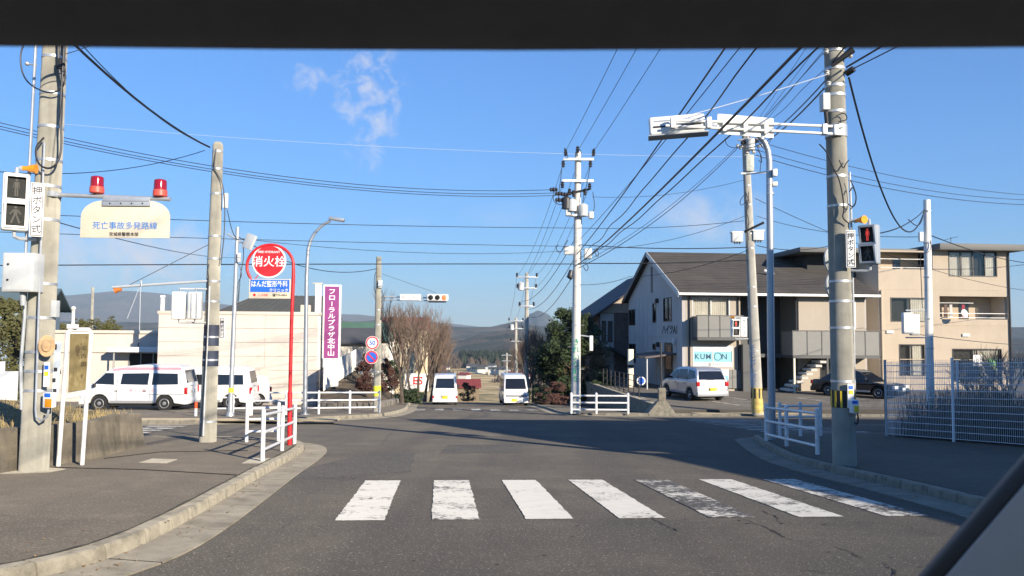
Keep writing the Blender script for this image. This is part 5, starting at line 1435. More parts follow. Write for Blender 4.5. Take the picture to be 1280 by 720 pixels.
gable_house('cream_house', 'cream house with red roof glimpsed between the pole and bare trees', h2, ST, 4.2, 6, at(482, 410, 78).z-h2.z, 1.0, mat('cream_wall', (.66, .56, .38), .8), redroof, 'x', .3, [('f', .6, 3, 1.5, 4.2, 2)])
# white boundary fence climbing beside the purple sign, on concrete blocks
f0, f1 = at(404, 489, 42.5), at(445, 462, 53)
t = thing('white_fence', 'white panelled boundary fence on concrete blocks right of the purple sign', 'fence', f0)
for k in range(6):
    A, B = f0.lerp(f1, k/6), f0.lerp(f1, (k+.94)/6); up_ = Vector((0, 0, 1.35)); th = Vector((.0, .05, 0))
    mb = MB(); mb.loft([A, B, B+th, A+th], [A+up_, B+up_, B+th+up_, A+th+up_]); mb.build('fence_panel', hwhite, t, smooth=False)
    mb = MB(); c = A-Vector((0, 0, .16)); mb.cbox(c+Vector((.1, 0, -.3)), (.42, .35, .9)); mb.build('footing_block', wallconc, t, bevel=.02)
# earth bank with a row of edging stones under the fence
bk = [at(398, 508, 37.0), at(440, 510, 36.6), at(470, 511, 37.0), at(492, 508, 43), at(500, 506, 52)]
for p in bk: p.z = zg(p.y)
t = thing('earth_bank', 'dark earth bank with edging stones below the white fence', 'bank', bk[0])
rockm = mat('bank_stone', (.16, .145, .125), .95, var=.4, vscale=2.5, bump=.8, bscale=12, dirt=(.06, .055, .045), dscale=2, damt=.6)
r_ = random.Random(5)
for A, B, n_ in ((bk[0], bk[1], 6), (bk[1], bk[2], 4), (bk[2], bk[3], 9), (bk[3], bk[4], 9)):
    for k in range(n_):
        c = A.lerp(B, (k+.5)/n_)+Vector((-.1, .1, .16)); s_ = (B-A).length/n_*.46
        mb = MB(); mb.cbox(c, (s_*1.9, .38, .42*r_.uniform(.85, 1.15)), Matrix.Rotation(math.atan2(B.y-A.y, B.x-A.x)+r_.uniform(-.08, .08), 4, 'Z')); mb.build('edging_stone', rockm, t, bevel=.06, seg=2)
bankm = ground_mat('bank_soil', [(0.085, 0.066, 0.046), (0.05, 0.04, 0.03), (0.13, 0.10, 0.06)], [(1.0, 0.42, 0.62), (6.0, 0.5, 0.7)], 0.95, 0.8, bscale=14, bdist=0.05)
up_pts = [f0.lerp(f1, k/4)-Vector((0, 0, .12)) for k in range(5)]
low_pts = [p+Vector((-.1, .3, .28)) for p in bk]
mb = MB(); nn_ = 8
for k in range(5):
    for q_ in range(nn_+1):
        f = q_/nn_; p = low_pts[k].lerp(up_pts[k], f); p.z += .10*noise.noise(p*1.3); mb.v.append(p)
for k in range(4):
    for q_ in range(nn_): a_ = k*(nn_+1)+q_; mb.f.append((a_, a_+1, a_+nn_+2, a_+nn_+1))
back = [p+Vector((-2.5, 9, .2)) for p in up_pts]; o = len(mb.v); mb.v += back
for k in range(4): mb.f.append((k*(nn_+1)+nn_, o+k, o+k+1, (k+1)*(nn_+1)+nn_))
mb.build('soil', bankm, t)
# arched garden fence
for k in range(4):
    c = at(487+9*k, 503, 44+2*k); c.z = zg(c.y)+.1
    t = thing('garden_arch', ('dark arched garden rail nearest the speed limit pole', 'second dark arched garden rail along the far left footway', 'third dark arched garden rail along the far left footway', 'furthest dark arched garden rail by the first bare tree')[k], 'garden rail', c, 0, 'arched garden rails')
    mb = MB(); mb.tube([c+Vector((.32*math.cos(a_), 0, .55+.5*math.sin(a_))) if 0 <= a_ <= math.pi else c+Vector((.32*math.copysign(1, math.cos(a_)), 0, 0)) for a_ in [-.01]+[math.pi*i/10 for i in range(11)]+[math.pi+.01]], .02, 6); mb.build('hoop', darkmetal, t)

# far left background: white panels, house, small pole ------------------------------------------------
wf = at(-6, 488, 23); t = thing('site_fence', 'plain white panel fence at the far left edge', 'fence', wf)
for k in range(3):
    A = at(-30+17*k, 500, 23); z1 = at(0, 452+(12 if k == 2 else 0), 23).z
    mb = MB(); mb.box(A.x, 23, zg(23), A.x+.38, 23.04, z1); mb.build('fence_panel', signwhite, t, smooth=False, bevel=.005)
hl = at(-60, 500, 45); hl.z = zg(45)
gable_house('grey_house', 'blue grey house with slate roof at the left edge behind the trees', hl, R(20), 4.0, 7, at(0, 382, 45).z-hl.z, 1.1, mat('blue_grey_wall', (.20, .26, .31), .7), mat('teal_slate', (.12, .17, .17), .7), 'x', .6, [('f', 2.6, 3.2, 3.6, 4.5, 2)])
ps = at(115, 410, 75); ps.z = zg(75)
concrete_pole('utility_pole', 'distant concrete pole above the low wing of the clinic', ps, at(116, 359, 75), .15, .11, concrete, n=12)
ps = at(175, 410, 70); ps.z = zg(70)
t = thing('antenna_mast', 'thin antenna mast leaning stay above the clinic roof', 'antenna', ps)
mb = MB(); mb.tube([ps, at(176, 350, 70)], .04, 8); mb.build('mast', steelgrey, t)
mb = MB(); mb.tube([at(159, 398, 70), at(174, 360, 70)], .02, 6); mb.build('stay', wirepale, t)
# ------------------------------------------------------------------ right side: near pole and its fittings
PR = gp(1056, 581, HL); PRt = Vector((PR.x-.10, PR.y, 9.8)); yr_ = PR.y
pole_r = concrete_pole('utility_pole', 'thick concrete utility pole on the right carrying the overhead signal arm', PR, PRt, .172, .125, concrete, hs=(1.25, 2.05, 2.45, 2.75, 3.9, 4.35, 5.35))
def onr(u, v, dy=0): return at(u, v, yr_+dy)
LR = (PRt-PR).length
for k in range(9):
    a_ = math.pi*2*(k/18+.5)+.1
tape = mat('yellow_black_tape', (.018, .018, .02), .6)
h0 = (580-509)/1000*yr_; h1_ = (580-488)/1000*yr_
mb = MB(); mb.cyl(PR.lerp(PRt, h0/LR), PR.lerp(PRt, h1_/LR), .1735, n=28); mb.build('black_band', tape, pole_r)
for k in range(12):
    ang = 2*math.pi*k/12
    c = PR.lerp(PRt, (h0+h1_)/2/LR)+Vector((math.cos(ang)*.172, math.sin(ang)*.172, 0))
    mb = MB(); mb.cbox(c, (.008, .030, h1_-h0-.01), Matrix.Rotation(ang, 4, 'Z')); mb.build('yellow_stripe', yellow, pole_r, smooth=False)
mb = MB(); mb.tube([onr(1069, 520, -.02), onr(1067, 400, -.02), onr(1064, 270, -.02), onr(1062, 215, -.02)], .016, 8); mb.build('conduit', galv, pole_r)
for pts, rr in (([(1068, 528), (1072, 531), (1073, 522), (1071, 514)], .012), ([(1060, 255), (1068, 260), (1071, 245), (1066, 232), (1062, 240)], .009),
                ([(1062, 280), (1052, 272), (1056, 262), (1050, 225), (1042, 212), (1034, 190), (1024, 180)], .010), ([(1063, 262), (1071, 252), (1069, 238), (1063, 225)], .008),
                ([(1049, 200), (1054, 212), (1057, 205), (1061, 200)], .008), ([(1045, 145), (1056, 140), (1060, 150), (1048, 152)], .008)):
    cable(pole_r, [onr(u, v, -.22) for u, v in pts], rr)
# pole-top fittings in view
mb = MB(); c = onr(1031, 128, -.1); mb.cbox(c, (.11, .16, .26)); mb.build('equipment_box', boxgrey, pole_r, bevel=.012)
mb = MB(); mb.tube([onr(1032, 140, -.1), onr(1033, 150, -.1), onr(1034, 160, -.1)], .03, 8); mb.build('box_stem', black, pole_r)
mb = MB(); mb.tube([onr(1040, 82, -.25), onr(1066, 62, -.35)], [.03, .055], 10); mb.build('splice_closure', black, pole_r)
mb = MB(); mb.tube([onr(1058, 92, -.1), onr(1067, 86, -.2)], .05, 10); mb.build('splice_closure', black, pole_r)
for u, v in ((1033, 64), (1034, 91), (1063, 69), (1036, 105)):
    mb = MB(); c = onr(u, v, -.18); mb.lathe([(.02, -.04), (.04, -.02), (.025, 0), (.04, .02), (.02, .04)], 12, Matrix.Translation(c)); mb.build('insulator', porcelain, pole_r)
for v in (105, 83, 117, 60):
    mb = MB(); c = PR.lerp(PRt, (580-v)/1000*yr_/LR); mb.cyl(c-Vector((0, 0, .02)), c+Vector((0, 0, .02)), .155, n=24); mb.build('steel_band', galv, pole_r)
# overhead arm, name plate and the signal that faces the other way
t = thing('overhead_signal', 'overhead traffic signal seen from behind on twin white arms of the right pole', 'traffic signal', onr(1046, 160))
ya1 = yr_-.2
mb = MB(); mb.tube([onr(1054, 158.5, -.18), at(842, 150, ya1)], .022, 8); mb.build('upper_arm', whitepaint, t)
mb = MB(); mb.tube([onr(1054, 168, -.18), at(832, 157, ya1)], .022, 8); mb.build('lower_arm', whitepaint, t)
for u, v in ((1044, 163), (1030, 162)):
    mb = MB(); c = onr(u, v, -.17); mb.cbox(c, (.07, .10, .16)); mb.build('clamp', galv, t, bevel=.01)
mb = MB(); c = PR.lerp(PRt, (580-163)/1000*yr_/LR); mb.cyl(c-Vector((0, 0, .09)), c+Vector((0, 0, .09)), .163, n=24); mb.build('pole_collar', galv, t)
sc_ = at(846, 157, ya1+.16); M = Matrix.Translation(sc_) @ Matrix.Rotation(R(180-9), 4, 'Z') @ Matrix.Rotation(R(3.0), 4, 'Y') @ Matrix.Rotation(R(14), 4, 'X')
mb = MB(); mb.box(-.42, -.07, -.155, .42, .07, .155, M); mb.build('housing', whitepaint, t, bevel=.05, seg=4)
for x in (-.28, 0, .28):
    Ml = M @ Matrix.Translation((x, -.07, 0)) @ Matrix.Rotation(R(90), 4, 'X')
    mb = MB(); mb.lathe([(.125, -.004), (.125, .02), (.10, .03), (.01, .034)], 22, Ml); mb.build('lens', lens_off, t)
    mb = MB()
mb = MB(); mb.box(-.46, -.09, -.178, .44, .07, -.157, M); mb.build('lower_visor', steelgrey, t, bevel=.008)
mb = MB(); mb.box(-.36, .068, -.05, .36, .078, -.02, M); mb.build('rear_rib', darkmetal, t, bevel=.003)
mb = MB(); mb.box(-.34, .068, .05, .34, .08, .07, M); mb.build('rear_rib', galv, t, bevel=.003)
for u in (841, 886):
    mb = MB(); c = at(u, 153.5, ya1); mb.cbox(c, (.07, .09, .17)); mb.build('clamp', whitepaint, t, bevel=.012)
t = thing('name_plate', 'white junction name plate seen from behind, clamped to the overhead signal arms', 'sign', at(932, 157, ya1+.05))
q = [at(897, 167, ya1+.04), at(967, 172.5, ya1+.04), at(967, 148, ya1+.04), at(897, 142, ya1+.04)]
mb = MB(); mb.loft([p+Vector((0, .015, 0)) for p in q], q); mb.build('plate', whitepaint, t, smooth=False)
for u in (906, 932, 958):
    a_, b_ = at(u, 148+(u-900)*.06, ya1-.005), at(u, 163+(u-900)*.07, ya1-.005); mb = MB(); mb.cbox(a_.lerp(b_, .5), (.06, .02, .19)); mb.build('strap', whitepaint, t, smooth=False)
# pedestrian signal, plate and push button on the right pole
cs = onr(1087, 306, -.22)
ped_signal('pedestrian signal showing a faint red figure on the right pole', cs, R(-42), .27, .60, .15, PR+Vector((0.05, -.05, 0)), bluegrey, True, side=-1)
plate('white upright plate with black Japanese lettering on the right pole', onr(1063.5, 311, -.26), R(-8), .135, .56, '押ボタン式', .092, lead=1.06, bold=.0006)
c = onr(1065, 492, -.22)
t = thing('push_button_unit', 'blue and yellow pedestrian push button unit on the right pole', 'push button', c)
mb = MB(); mb.cbox(c+Vector((-.02, 0, -.035)), (.095, .02, .36)); mb.build('strip', signwhite, t, bevel=.004)
mb = MB(); mb.cbox(c+Vector((-.02, -.014, .09)), (.06, .01, .05)); mb.build('blue_square', signblue, t, smooth=False)
mb = MB(); mb.cbox(c+Vector((-.02, -.014, .02)), (.06, .01, .055)); mb.build('yellow_square', yellow, t, smooth=False)
c2 = onr(1067.5, 508, -.24)
mb = MB(); mb.cbox(c2, (.12, .09, .20)); mb.build('case', signwhite, t, bevel=.02)
mb = MB(); mb.cbox(c2+Vector((.015, -.048, -.035)), (.07, .01, .10)); mb.build('button_face', yellow, t, bevel=.006)
mb = MB(); mb.cbox(c2+Vector((-.005, -.048, .065)), (.08, .01, .045)); mb.build('label_plate', signblue, t, bevel=.004)
# traffic mirrors seen from behind
for k, (u, v, rr) in enumerate(((1040, 325, .34), (1042, 357, .34))):
    c = at(u, v, yr_+.55); M = Matrix.Translation(c) @ Matrix.Rotation(R(35), 4, 'Z') @ Matrix.Rotation(R(-90), 4, 'X') @ Matrix.Rotation(R(-8), 4, 'Y')
    t = thing('traffic_mirror', ('upper round traffic mirror seen from behind at the right pole', 'lower round traffic mirror seen from behind at the right pole')[k], 'mirror', c)
    rr = .19
    mb = MB(); mb.lathe([(rr, .03), (rr*.97, -.005), (rr*.8, -.035), (rr*.4, -.06), (.02, -.066)], 28, M); mb.build('back_shell', boxgrey, t)
    mb = MB(); mb.lathe([(rr*1.02, .015), (rr*1.04, .03), (rr*1.02, .045), (rr*.9, .045)], 28, M); mb.build('rim', boxgrey, t)
    mb = MB(); mb.tube([c, Vector((PR.x, PR.y, c.z))], .02, 8); mb.build('bracket', steelgrey, t)

# ------------------------------------------------------------------ right guard rails, steel lamp post
r0 = G(1022, 568); r1 = G(958, 551); r2 = at(1005, 541, 20.2); r2.z = zg(20.2)+HL
guard_rail('white guard rail at the right corner, nearest the kerb', [r1, r1.lerp(r0, .45), r0], (0.14, 0.42, 0.70), 0.76, .038, .026)
s0_, s1_ = at(975, 545, 18.6), at(1026, 547, 19.0)
for p in (s0_, s1_): p.z = zg(p.y)+HL
guard_rail('second white guard rail behind the lamp post, along the side road', [s0_, s0_.lerp(s1_, .5), s1_], (0.2, 0.45, 0.70), 0.76, .038, .026)
e0, e1 = at(714, 518, 32.6), at(785, 519, 32.6)
for p in (e0, e1): p.z = zg(p.y)+.10
guard_rail('white three bar guard rail by the white utility pole, far right corner', [e0, e0.lerp(e1, .44), e1], (0.16, 0.44, 0.72), 0.80, .05, .035)
mb = MB()
yk = 17.6; K0 = at(965, 548, yk); K0.z = zg(yk)+HL
t = thing('street_lamp', 'steel street lamp post with bent neck standing behind the right guard rail', 'street lamp', K0)
pts = [K0, at(963.5, 420, yk), at(962, 230, yk), at(961.5, 200, yk)] + [at(u, v, yk) for u, v in ((960, 188), (956, 178), (949, 170), (939, 165), (925, 161), (905, 158))]
mb = MB(); mb.tube(pts, [.085, .08, .072, .068, .065, .062, .058, .055, .05, .048], 14); mb.build('pole', lampgrey, t)
mb = MB(); c = at(893, 157, yk); mb.cbox(c, (.5, .2, .1)); mb.build('lamp_head', lampgrey, t, bevel=.03)
mb = MB(); mb.cbox(at(968, 216, yk-.1), (.10, .10, .16)); mb.build('service_box', galv, t, bevel=.015)
for v in (214, 230, 242): 
    mb = MB(); c = at(962.5, v, yk); mb.cyl(c-Vector((0, 0, .02)), c+Vector((0, 0, .02)), .085, n=16); mb.build('steel_band', galv, t)
mb = MB(); mb.tube([at(962, 214, yk), at(933, 218, yk+3)], .02, 6); mb.build('brace', galv, t)
mb = MB(); mb.cbox(at(968, 230, yk-.05), (.12, .10, .10)); mb.build('photo_cell', porcelain, t, bevel=.02)

# ------------------------------------------------------------------ far right concrete pole
y5 = 32.8; P5 = at(947, 515, y5); P5.z = zg(y5)+.10; P5t = at(931.5, 168, y5)
pole_5 = concrete_pole('utility_pole', 'leaning pale concrete pole with two grey boxes in front of the apartment stairs', P5, P5t, .235, .14, concrete2, hs=(2.6, 4.4, 5.2, 6.8, 7.4, 8.6, 9.4))
def on5(u, v, dy=0): return at(u, v, y5+dy)
L5 = (P5t-P5).length
def h5(v): return P5.lerp(P5t, (515-v)/(515-168))
mb = MB(); mb.cyl(h5(513), h5(482), .236, .232, 20); mb.build('yellow_sleeve', mat('worn_yellow', (.55, .42, .12), .7, var=.3, vscale=6, dirt=(.2, .18, .14), dscale=4), pole_5)
for k in range(8):
    ang = 2*math.pi*k/8+.2; c = h5(489)+Vector((math.cos(ang)*.232, math.sin(ang)*.232, 0)); mb = MB(); mb.cbox(c, (.012, .07, .40), Matrix.Rotation(ang, 4, 'Z')); mb.build('black_stripe', tape, pole_5, smooth=False)
letter(pole_5, 'そ\nろ\nば\nん\n教\n室', .30, frame(h5(455)+Vector((-.16, -.20, 0)), (.8, -.6, 0)), mat('faded_blue_ink', (.12, .22, .42), .7), lead=.95)
for u in (921, 947):
    c = on5(u, 297 if u == 921 else 295, -.1)
    mb = MB(); mb.cbox(c, (.44, .30, .38)); bx_ = mb.build('transformer_box', boxgrey, pole_5, bevel=.03)
    mb = MB(); mb.cbox(c+Vector((0, 0, .21)), (.50, .34, .05)); mb.build('box_lid', whitepaint, bx_, bevel=.008)
    for k in (-1, 0, 1):
        mb = MB(); mb.cyl(c+Vector((.1*k, -.05, -.19)), c+Vector((.1*k, -.05, -.27)), .03, n=8); mb.build('terminal', darkmetal, bx_)
mb = MB(); c = on5(938, 180, -.2); mb.lathe([(.02, -.26), (.17, -.25), (.18, .18), (.14, .23), (.03, .25)], 18, Matrix.Translation(c)); mb.build('transformer', porcelain, pole_5)
mb = MB(); c = on5(937, 204, -.15); mb.cbox(c, (.34, .22, .7)); mb.build('switch_gear', mat('weathered_grey_green', (.42, .44, .38), .6, var=.35, vscale=8), pole_5, bevel=.06)
for u, v, s_ in ((929, 178, .10), (945, 176, .10), (950, 182, .09), (926, 184, .09), (934, 190, .08), (942, 190, .08), (922, 182, .07), (953, 176, .07)):
    mb = MB(); c = on5(u, v, -.15); mb.lathe([(s_*.4, -s_), (s_, -s_*.6), (s_*.6, 0), (s_, s_*.5), (s_*.4, s_)], 10, Matrix.Translation(c) @ Matrix.Rotation(R(60*((u % 3)-1)), 4, 'Y')); mb.build('insulator', black if u % 2 else porcelain, pole_5)
for v, u0, u1 in ((216, 926, 968), (174, 922, 954)):
    mb = MB(); mb.tube([on5(u0, v+1, -.1), on5(u1, v-1, -.1)], .04, 6); mb.build('cross_arm', whitepaint if v > 200 else galv, pole_5)
mb = MB(); mb.tube([on5(930, 290, -.1), on5(955, 278, -.3)], .05, 8); mb.build('cable_stub', black, pole_5)
for pts in ([(936, 170), (945, 180), (952, 195), (950, 215)], [(928, 180), (920, 186), (908, 182), (906, 172)], [(940, 185), (951, 190), (953, 205), (948, 200)], [(934, 250), (927, 258), (924, 252), (930, 244)],
            [(936, 240), (934, 260), (932, 280), (936, 300)], [(946, 175), (958, 190), (960, 180), (966, 172)], [(932, 240), (938, 255), (932, 265), (937, 275), (934, 290)]):
    cable(pole_5, [on5(u, v, -.22) for u, v in pts], .014)
# pedestrian signal with red figure, on that pole
cs = on5(919, 410, -.35)
ped_signal('small distant pedestrian signal showing red on the leaning pale pole', cs, R(6), .36, .72, .16, Vector((on5(936, 410).x, P5.y, 0)), whitepaint, True, horn=True, side=-1)
plate('white upright plate beside the distant red pedestrian signal', on5(930, 409, -.35), R(4), .26, .78, '押ボタン式', .12, lead=1.05)

# ------------------------------------------------------------------ white utility pole with crossarms
y6 = 33.0; P6 = at(719.5, 519, y6); P6.z = zg(y6)+.10; P6t = at(722.5, 190, y6)
pole_6 = concrete_pole('utility_pole', 'tall pale utility pole with crossarms and transformers at the far right corner', P6, P6t, .20, .125, mat('pale_pole', (.62, .61, .56), .7, var=.1, vscale=2, streak=.2), hs=(3.6, 4.4, 5.2, 6.2, 7.4, 8.6, 9.8))
def on6(u, v, dy=0): return at(u, v, y6+dy)
letter(pole_6, 'き\nれ\nい\nな\n町\nを', .30, frame(P6.lerp(P6t, .20)+Vector((0, -.20, 0)), (1, 0, 0)), mat('green_ink', (.03, .35, .20), .7), lead=1.0)
for v, u0, u1 in ((199, 704, 742), (226, 703, 742), (269, 708, 741)):
    mb = MB(); a_, b_ = on6(u0, v, -.2), on6(u1, v, -.2); mb.cbox(a_.lerp(b_, .5), ((b_-a_).length, .09, .10)); mb.build('cross_arm', whitepaint, pole_6, bevel=.01)
mb = MB(); mb.tube([on6(702, 244, -.15), on6(738, 236, -.15)], .05, 6); mb.build('cross_arm', darkmetal, pole_6)
def insul(parent, c, s_=.1, m=None, ax=None):
    Mi = Matrix.Translation(c) @ (ax or Matrix.Identity(4))
    mb = MB(); mb.lathe([(s_*.3, -s_*1.4), (s_*.8, -s_), (s_*.5, -s_*.5), (s_*.9, 0), (s_*.5, s_*.5), (s_*.8, s_), (s_*.3, s_*1.4)], 10, Mi); mb.build('insulator', m or darkmetal, parent)
for u, v in ((707, 191), (722, 187), (742, 191), (704, 205), (738, 205), (703, 231), (737, 233), (712, 240), (717, 242), (731, 240)): insul(pole_6, on6(u, v, -.2), .10)
for u, v in ((692, 237), (699, 242), (706, 243), (699, 250)): insul(pole_6, on6(u, v, -.25), .12, darkmetal, Matrix.Rotation(R(90), 4, 'Y'))
for u, v, m_ in ((708, 253, darkmetal), (715, 256, boxgrey), (729, 262, boxgrey)):
    mb = MB(); c = on6(u, v, -.25); mb.lathe([(.05, -.3), (.19, -.27), (.20, .16), (.14, .22), (.04, .26)], 16, Matrix.Translation(c)); mb.build('transformer', m_, pole_6)
for u, v, w_, h_ in ((710, 266, .2, .26), (739, 269, .2, .3), (711, 313, .38, .36), (735, 317, .30, .42)):
    mb = MB(); mb.cbox(on6(u, v, -.2), (w_, .24, h_)); mb.build('switch_box', boxgrey, pole_6, bevel=.03)
mb = MB(); mb.tube([on6(714, 338, -.25), on6(712, 346, -.3), on6(715, 349, -.3)], [.09, .13, .06], 10); mb.build('splice_closure', darkmetal, pole_6)
mb = MB(); mb.tube([on6(722, 515, .18), on6(726, 270, .16)], .05, 8); mb.build('conduit', steelgrey, pole_6)
for pts in ([(707, 192), (705, 184), (708, 187), (710, 198)], [(742, 192), (744, 186), (741, 186), (740, 196)], [(720, 190), (725, 186), (727, 192)], [(699, 240), (690, 245), (694, 255), (706, 256), (710, 248)],
            [(703, 205), (700, 230), (697, 250), (706, 254)], [(738, 205), (734, 230), (728, 250), (730, 260)], [(741, 240), (744, 260), (738, 272)], [(729, 333), (733, 340), (736, 334), (732, 328)], [(745, 310), (749, 318), (746, 322), (743, 312)],
            [(710, 300), (700, 318), (694, 310), (698, 306)], [(717, 255), (712, 262), (716, 272), (722, 270)]):
    cable(pole_6, [on6(u, v, -.3) for u, v in pts], .016)
bolts(pole_6, P6, P6t, .20, .125, 1.8, 9.0, .9)
c = on6(739, 429, .0)
t = thing('hanging_sign', 'small white box sign on a bracket right of the pale utility pole', 'sign', c)
mb = MB(); mb.cbox(c, (.14, .14, .62)); mb.build('box', whitepaint, t, bevel=.02)
mb = MB(); mb.tube([on6(723, 419), on6(739, 421)], .03, 6); mb.build('bracket', galv, t)
# further utility poles down the hill
far_poles = []
for k, (u, vb, vt, y, lab) in enumerate(((658.5, 480, 341, 62, 'second utility pole down the road, above the bare trees on the right'), (645, 490, 397, 88, 'third, small utility pole further down the hill'), (633.5, 505, 441, 120, 'fourth, smallest utility pole far down the hill'))):
    b_ = at(u, vb, y); b_.z = zg(y); tp = at(u, vt, y)
    p_ = concrete_pole('utility_pole', lab, b_, tp, .19, .13, concrete2, n=12); far_poles.append((p_, b_, tp, y))
    for dv, hw_ in ((.35, .85), (1.2, .8), (2.6, .6)):
        c = tp-Vector((0, 0, dv)); mb = MB(); mb.cbox(c+Vector((0, -.18, 0)), (hw_*2, .1, .12)); mb.build('cross_arm', galv, p_, bevel=.01)
        for sx in (-1, 1): insul(p_, c+Vector((sx*hw_*.9, -.18, .16)), .12)
    if k < 2:
        mb = MB(); c = tp-Vector((.45, .2, 1.0)); mb.lathe([(.05, -.4), (.22, -.36), (.23, .2), (.05, .3)], 12, Matrix.Translation(c)); mb.build('transformer', boxgrey, p_)

# ------------------------------------------------------------------ apartment building with the study-room window
mauve = mat('apartment_siding', (0.56, 0.53, 0.50), 0.8, var=.05, vscale=.6, streak=.12)
cream_s = mat('apartment_front', (0.56, 0.495, 0.40), 0.8, var=.05, vscale=.6, streak=.12)
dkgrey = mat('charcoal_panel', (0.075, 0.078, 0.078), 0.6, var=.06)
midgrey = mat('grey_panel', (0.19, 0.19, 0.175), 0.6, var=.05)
shingle = mat('brown_shingle_roof', (0.046, 0.040, 0.035), 0.9, var=.3, vscale=1.0, bump=.5, bscale=9, fine=.1)
ap0 = at(853, 488, 46.0); ap0.z = LOT_Z
apt = thing('apartment_building', 'two storey apartment block with dark shingle roof and study school window', 'building', ap0, ST)
M = WM[apt.name]; sc = 1/21.74
def ax_(u): return (u-853)*.046*1.002
def az_(v): return at(853, v, 46).z-LOT_Z
AW, AD, AH = 11.2, 13.2, az_(364); RISE = 2.75
# side gable wall
Mg = M @ Matrix.Translation((0, AD, 0)) @ Matrix.Rotation(R(-90), 4, 'Z')     # local x from the back corner towards the street
def gx(u):
    k = (u-640)/1000; return AD-(ap0.x-ap0.y*k)/(k+math.tan(ST))
gw = [(gx(786)+.1, az_(406)+.10, gx(794), az_(379), 2), (gx(816), az_(402), gx(820.3), az_(374), 1), (gx(829.5), az_(401), gx(840), az_(369), 2),
      (gx(786)+.1, az_(463), gx(794.5), az_(433), 2), (gx(816), az_(440), gx(820), az_(431), 1)]
gd = (gx(830), .12, gx(841), az_(429))
wall_holes(AD, AH, [(a_, b_, c_, d_) for a_, b_, c_, d_, n_ in gw]+[gd], .22, Mg, 'gable_wall', mauve, apt)
mb = MB(); mb.prism([(0, AH), (AD, AH), (AD/2, AH+RISE)], 0, .22, 'x', M @ Matrix.Translation((0, 0, 0))); mb.build('gable_top', mauve, apt, smooth=False)
for a_, b_, c_, d_, n_ in gw: window(apt, Mg, a_, b_, c_, d_, n_, alu_dark, behind=room_dark, curt=[(0.05, .5)] if n_ == 2 else None)
mb = MB(); mb.box(gd[0], .02, gd[1], gd[2], .08, gd[3], Mg); door = mb.build('door', alu_dark, apt, smooth=False)
mb = MB(); mb.box(gd[0]+.35, .0, gd[1]+1.0, gd[2]-.35, .03, gd[3]-.15, Mg); mb.build('door_pane', darkglass, door, smooth=False)
mb = MB(); mb.box(AD/2-.16, -.04, AH+.25, AD/2+.16, .05, AH+1.95, Mg); mb.build('gable_vent', alu_dark, apt, smooth=False)
mb = MB(); mb.box(0, -.02, az_(421), AD, .02, az_(418), Mg); mb.build('belt_course', mauve, apt, smooth=False)
for k in range(1, 12):
    x = AD*k/12
    if any(h[0] < x < h[2] for h in gw+[gd]): continue
    mb = MB(); mb.box(x-.012, -.012, 0, x+.012, .01, AH, Mg); mb.build('siding_joint', mauve, apt, smooth=False)
letter(apt, 'ハイツA1', .62, Mg @ frame((gx(837), -.01, az_(411.5)), (1, 0, 0)), inkblack, bold=.022, squeeze=1.3)
for u, v in ((823, 371.5), (824, 432)):
    mb = MB(); mb.cbox(Mg @ Vector((gx(u), -.12, az_(v))), (.22, .3, .3)); mb.build('gable_lamp', darkmetal, apt, bevel=.05)
mb = MB(); mb.cbox(Mg @ Vector((gx(845), -.1, az_(427))), (.2, .5, .34)); mb.build('meter_box', boxgrey, apt, bevel=.03)
# other sides
mb = MB(); mb.box(.25, AD-.2, 0, AW, AD, AH, M); mb.build('rear_wall', mauve, apt, smooth=False)
mb = MB(); mb.box(AW-.22, .25, 0, AW, AD-.22, AH, M); mb.prism([(0, AH), (AD, AH), (AD/2, AH+RISE)], AW-.22, AW, 'x', M); mb.build('far_wall', mauve, apt, smooth=False)
# front: left bay
xb = 3.45
fwin = (ax_(866), az_(397), ax_(914), az_(371)); kwin = (ax_(866), az_(459), ax_(918), az_(432))
wall_holes(xb-.23, AH, [(fwin[0]-.23, fwin[1]-1.0, fwin[2]-.23, fwin[3]), (kwin[0]-.23, kwin[1], kwin[2]-.23, kwin[3])], .22, M @ Matrix.Translation((.23, 0, 0)), 'front_wall', cream_s, apt)
window(apt, M, fwin[0], fwin[1]-1.0, fwin[2], fwin[3], 2, alu, curt=[(.02, .98)])
w_ = window(apt, M, kwin[0], kwin[1], kwin[2], kwin[3], 2, alu, fw=.07)
skyb = mat('study_sign_blue', (.22, .50, .58), .5, var=.02)
mb = MB(); mb.box(kwin[0]+.07, .004, kwin[1]+.07, kwin[2]-.07, .026, kwin[3]-.07, M); mb.build('sign_board', skyb, w_, smooth=False)
wb = (kwin[0]+kwin[2])/2
for z0, z1 in ((kwin[1]+.07, kwin[1]+.30), (kwin[3]-.32, kwin[3]-.07)):
    mb = MB(); mb.box(kwin[0]+.08, -.002, z0, kwin[2]-.08, .0035, z1, M); mb.build('white_strip', signwhite, w_, smooth=False)
inkdb = mat('ink_dark_teal', (.015, .07, .13), .6)
zc = (kwin[1]+kwin[3])/2
for ch, dx in (('K', .28), ('U', .60), ('M', .94)): letter(w_, ch, .42, M @ frame((kwin[0]+dx, -.004, zc), (1, 0, 0)), inkdb, bold=.004)
letter(w_, 'N', .46, M @ frame((kwin[0]+1.88, -.004, zc), (1, 0, 0)), inkdb, bold=.002)
mb = MB(); oc = M @ Vector((kwin[0]+1.50, -.004, zc)); mb.tube([oc+ (M.to_3x3() @ Vector((math.cos(a_)*.21, 0, math.sin(a_)*.21))) for a_ in [i*math.pi/14 for i in range(29)]], .018, 5, False); mb.build('lettering', inkdb, w_)
letter(w_, '算数 国語', .19, M @ frame((kwin[0]+.60, -.006, kwin[3]-.19), (1, 0, 0)), inkgrey)
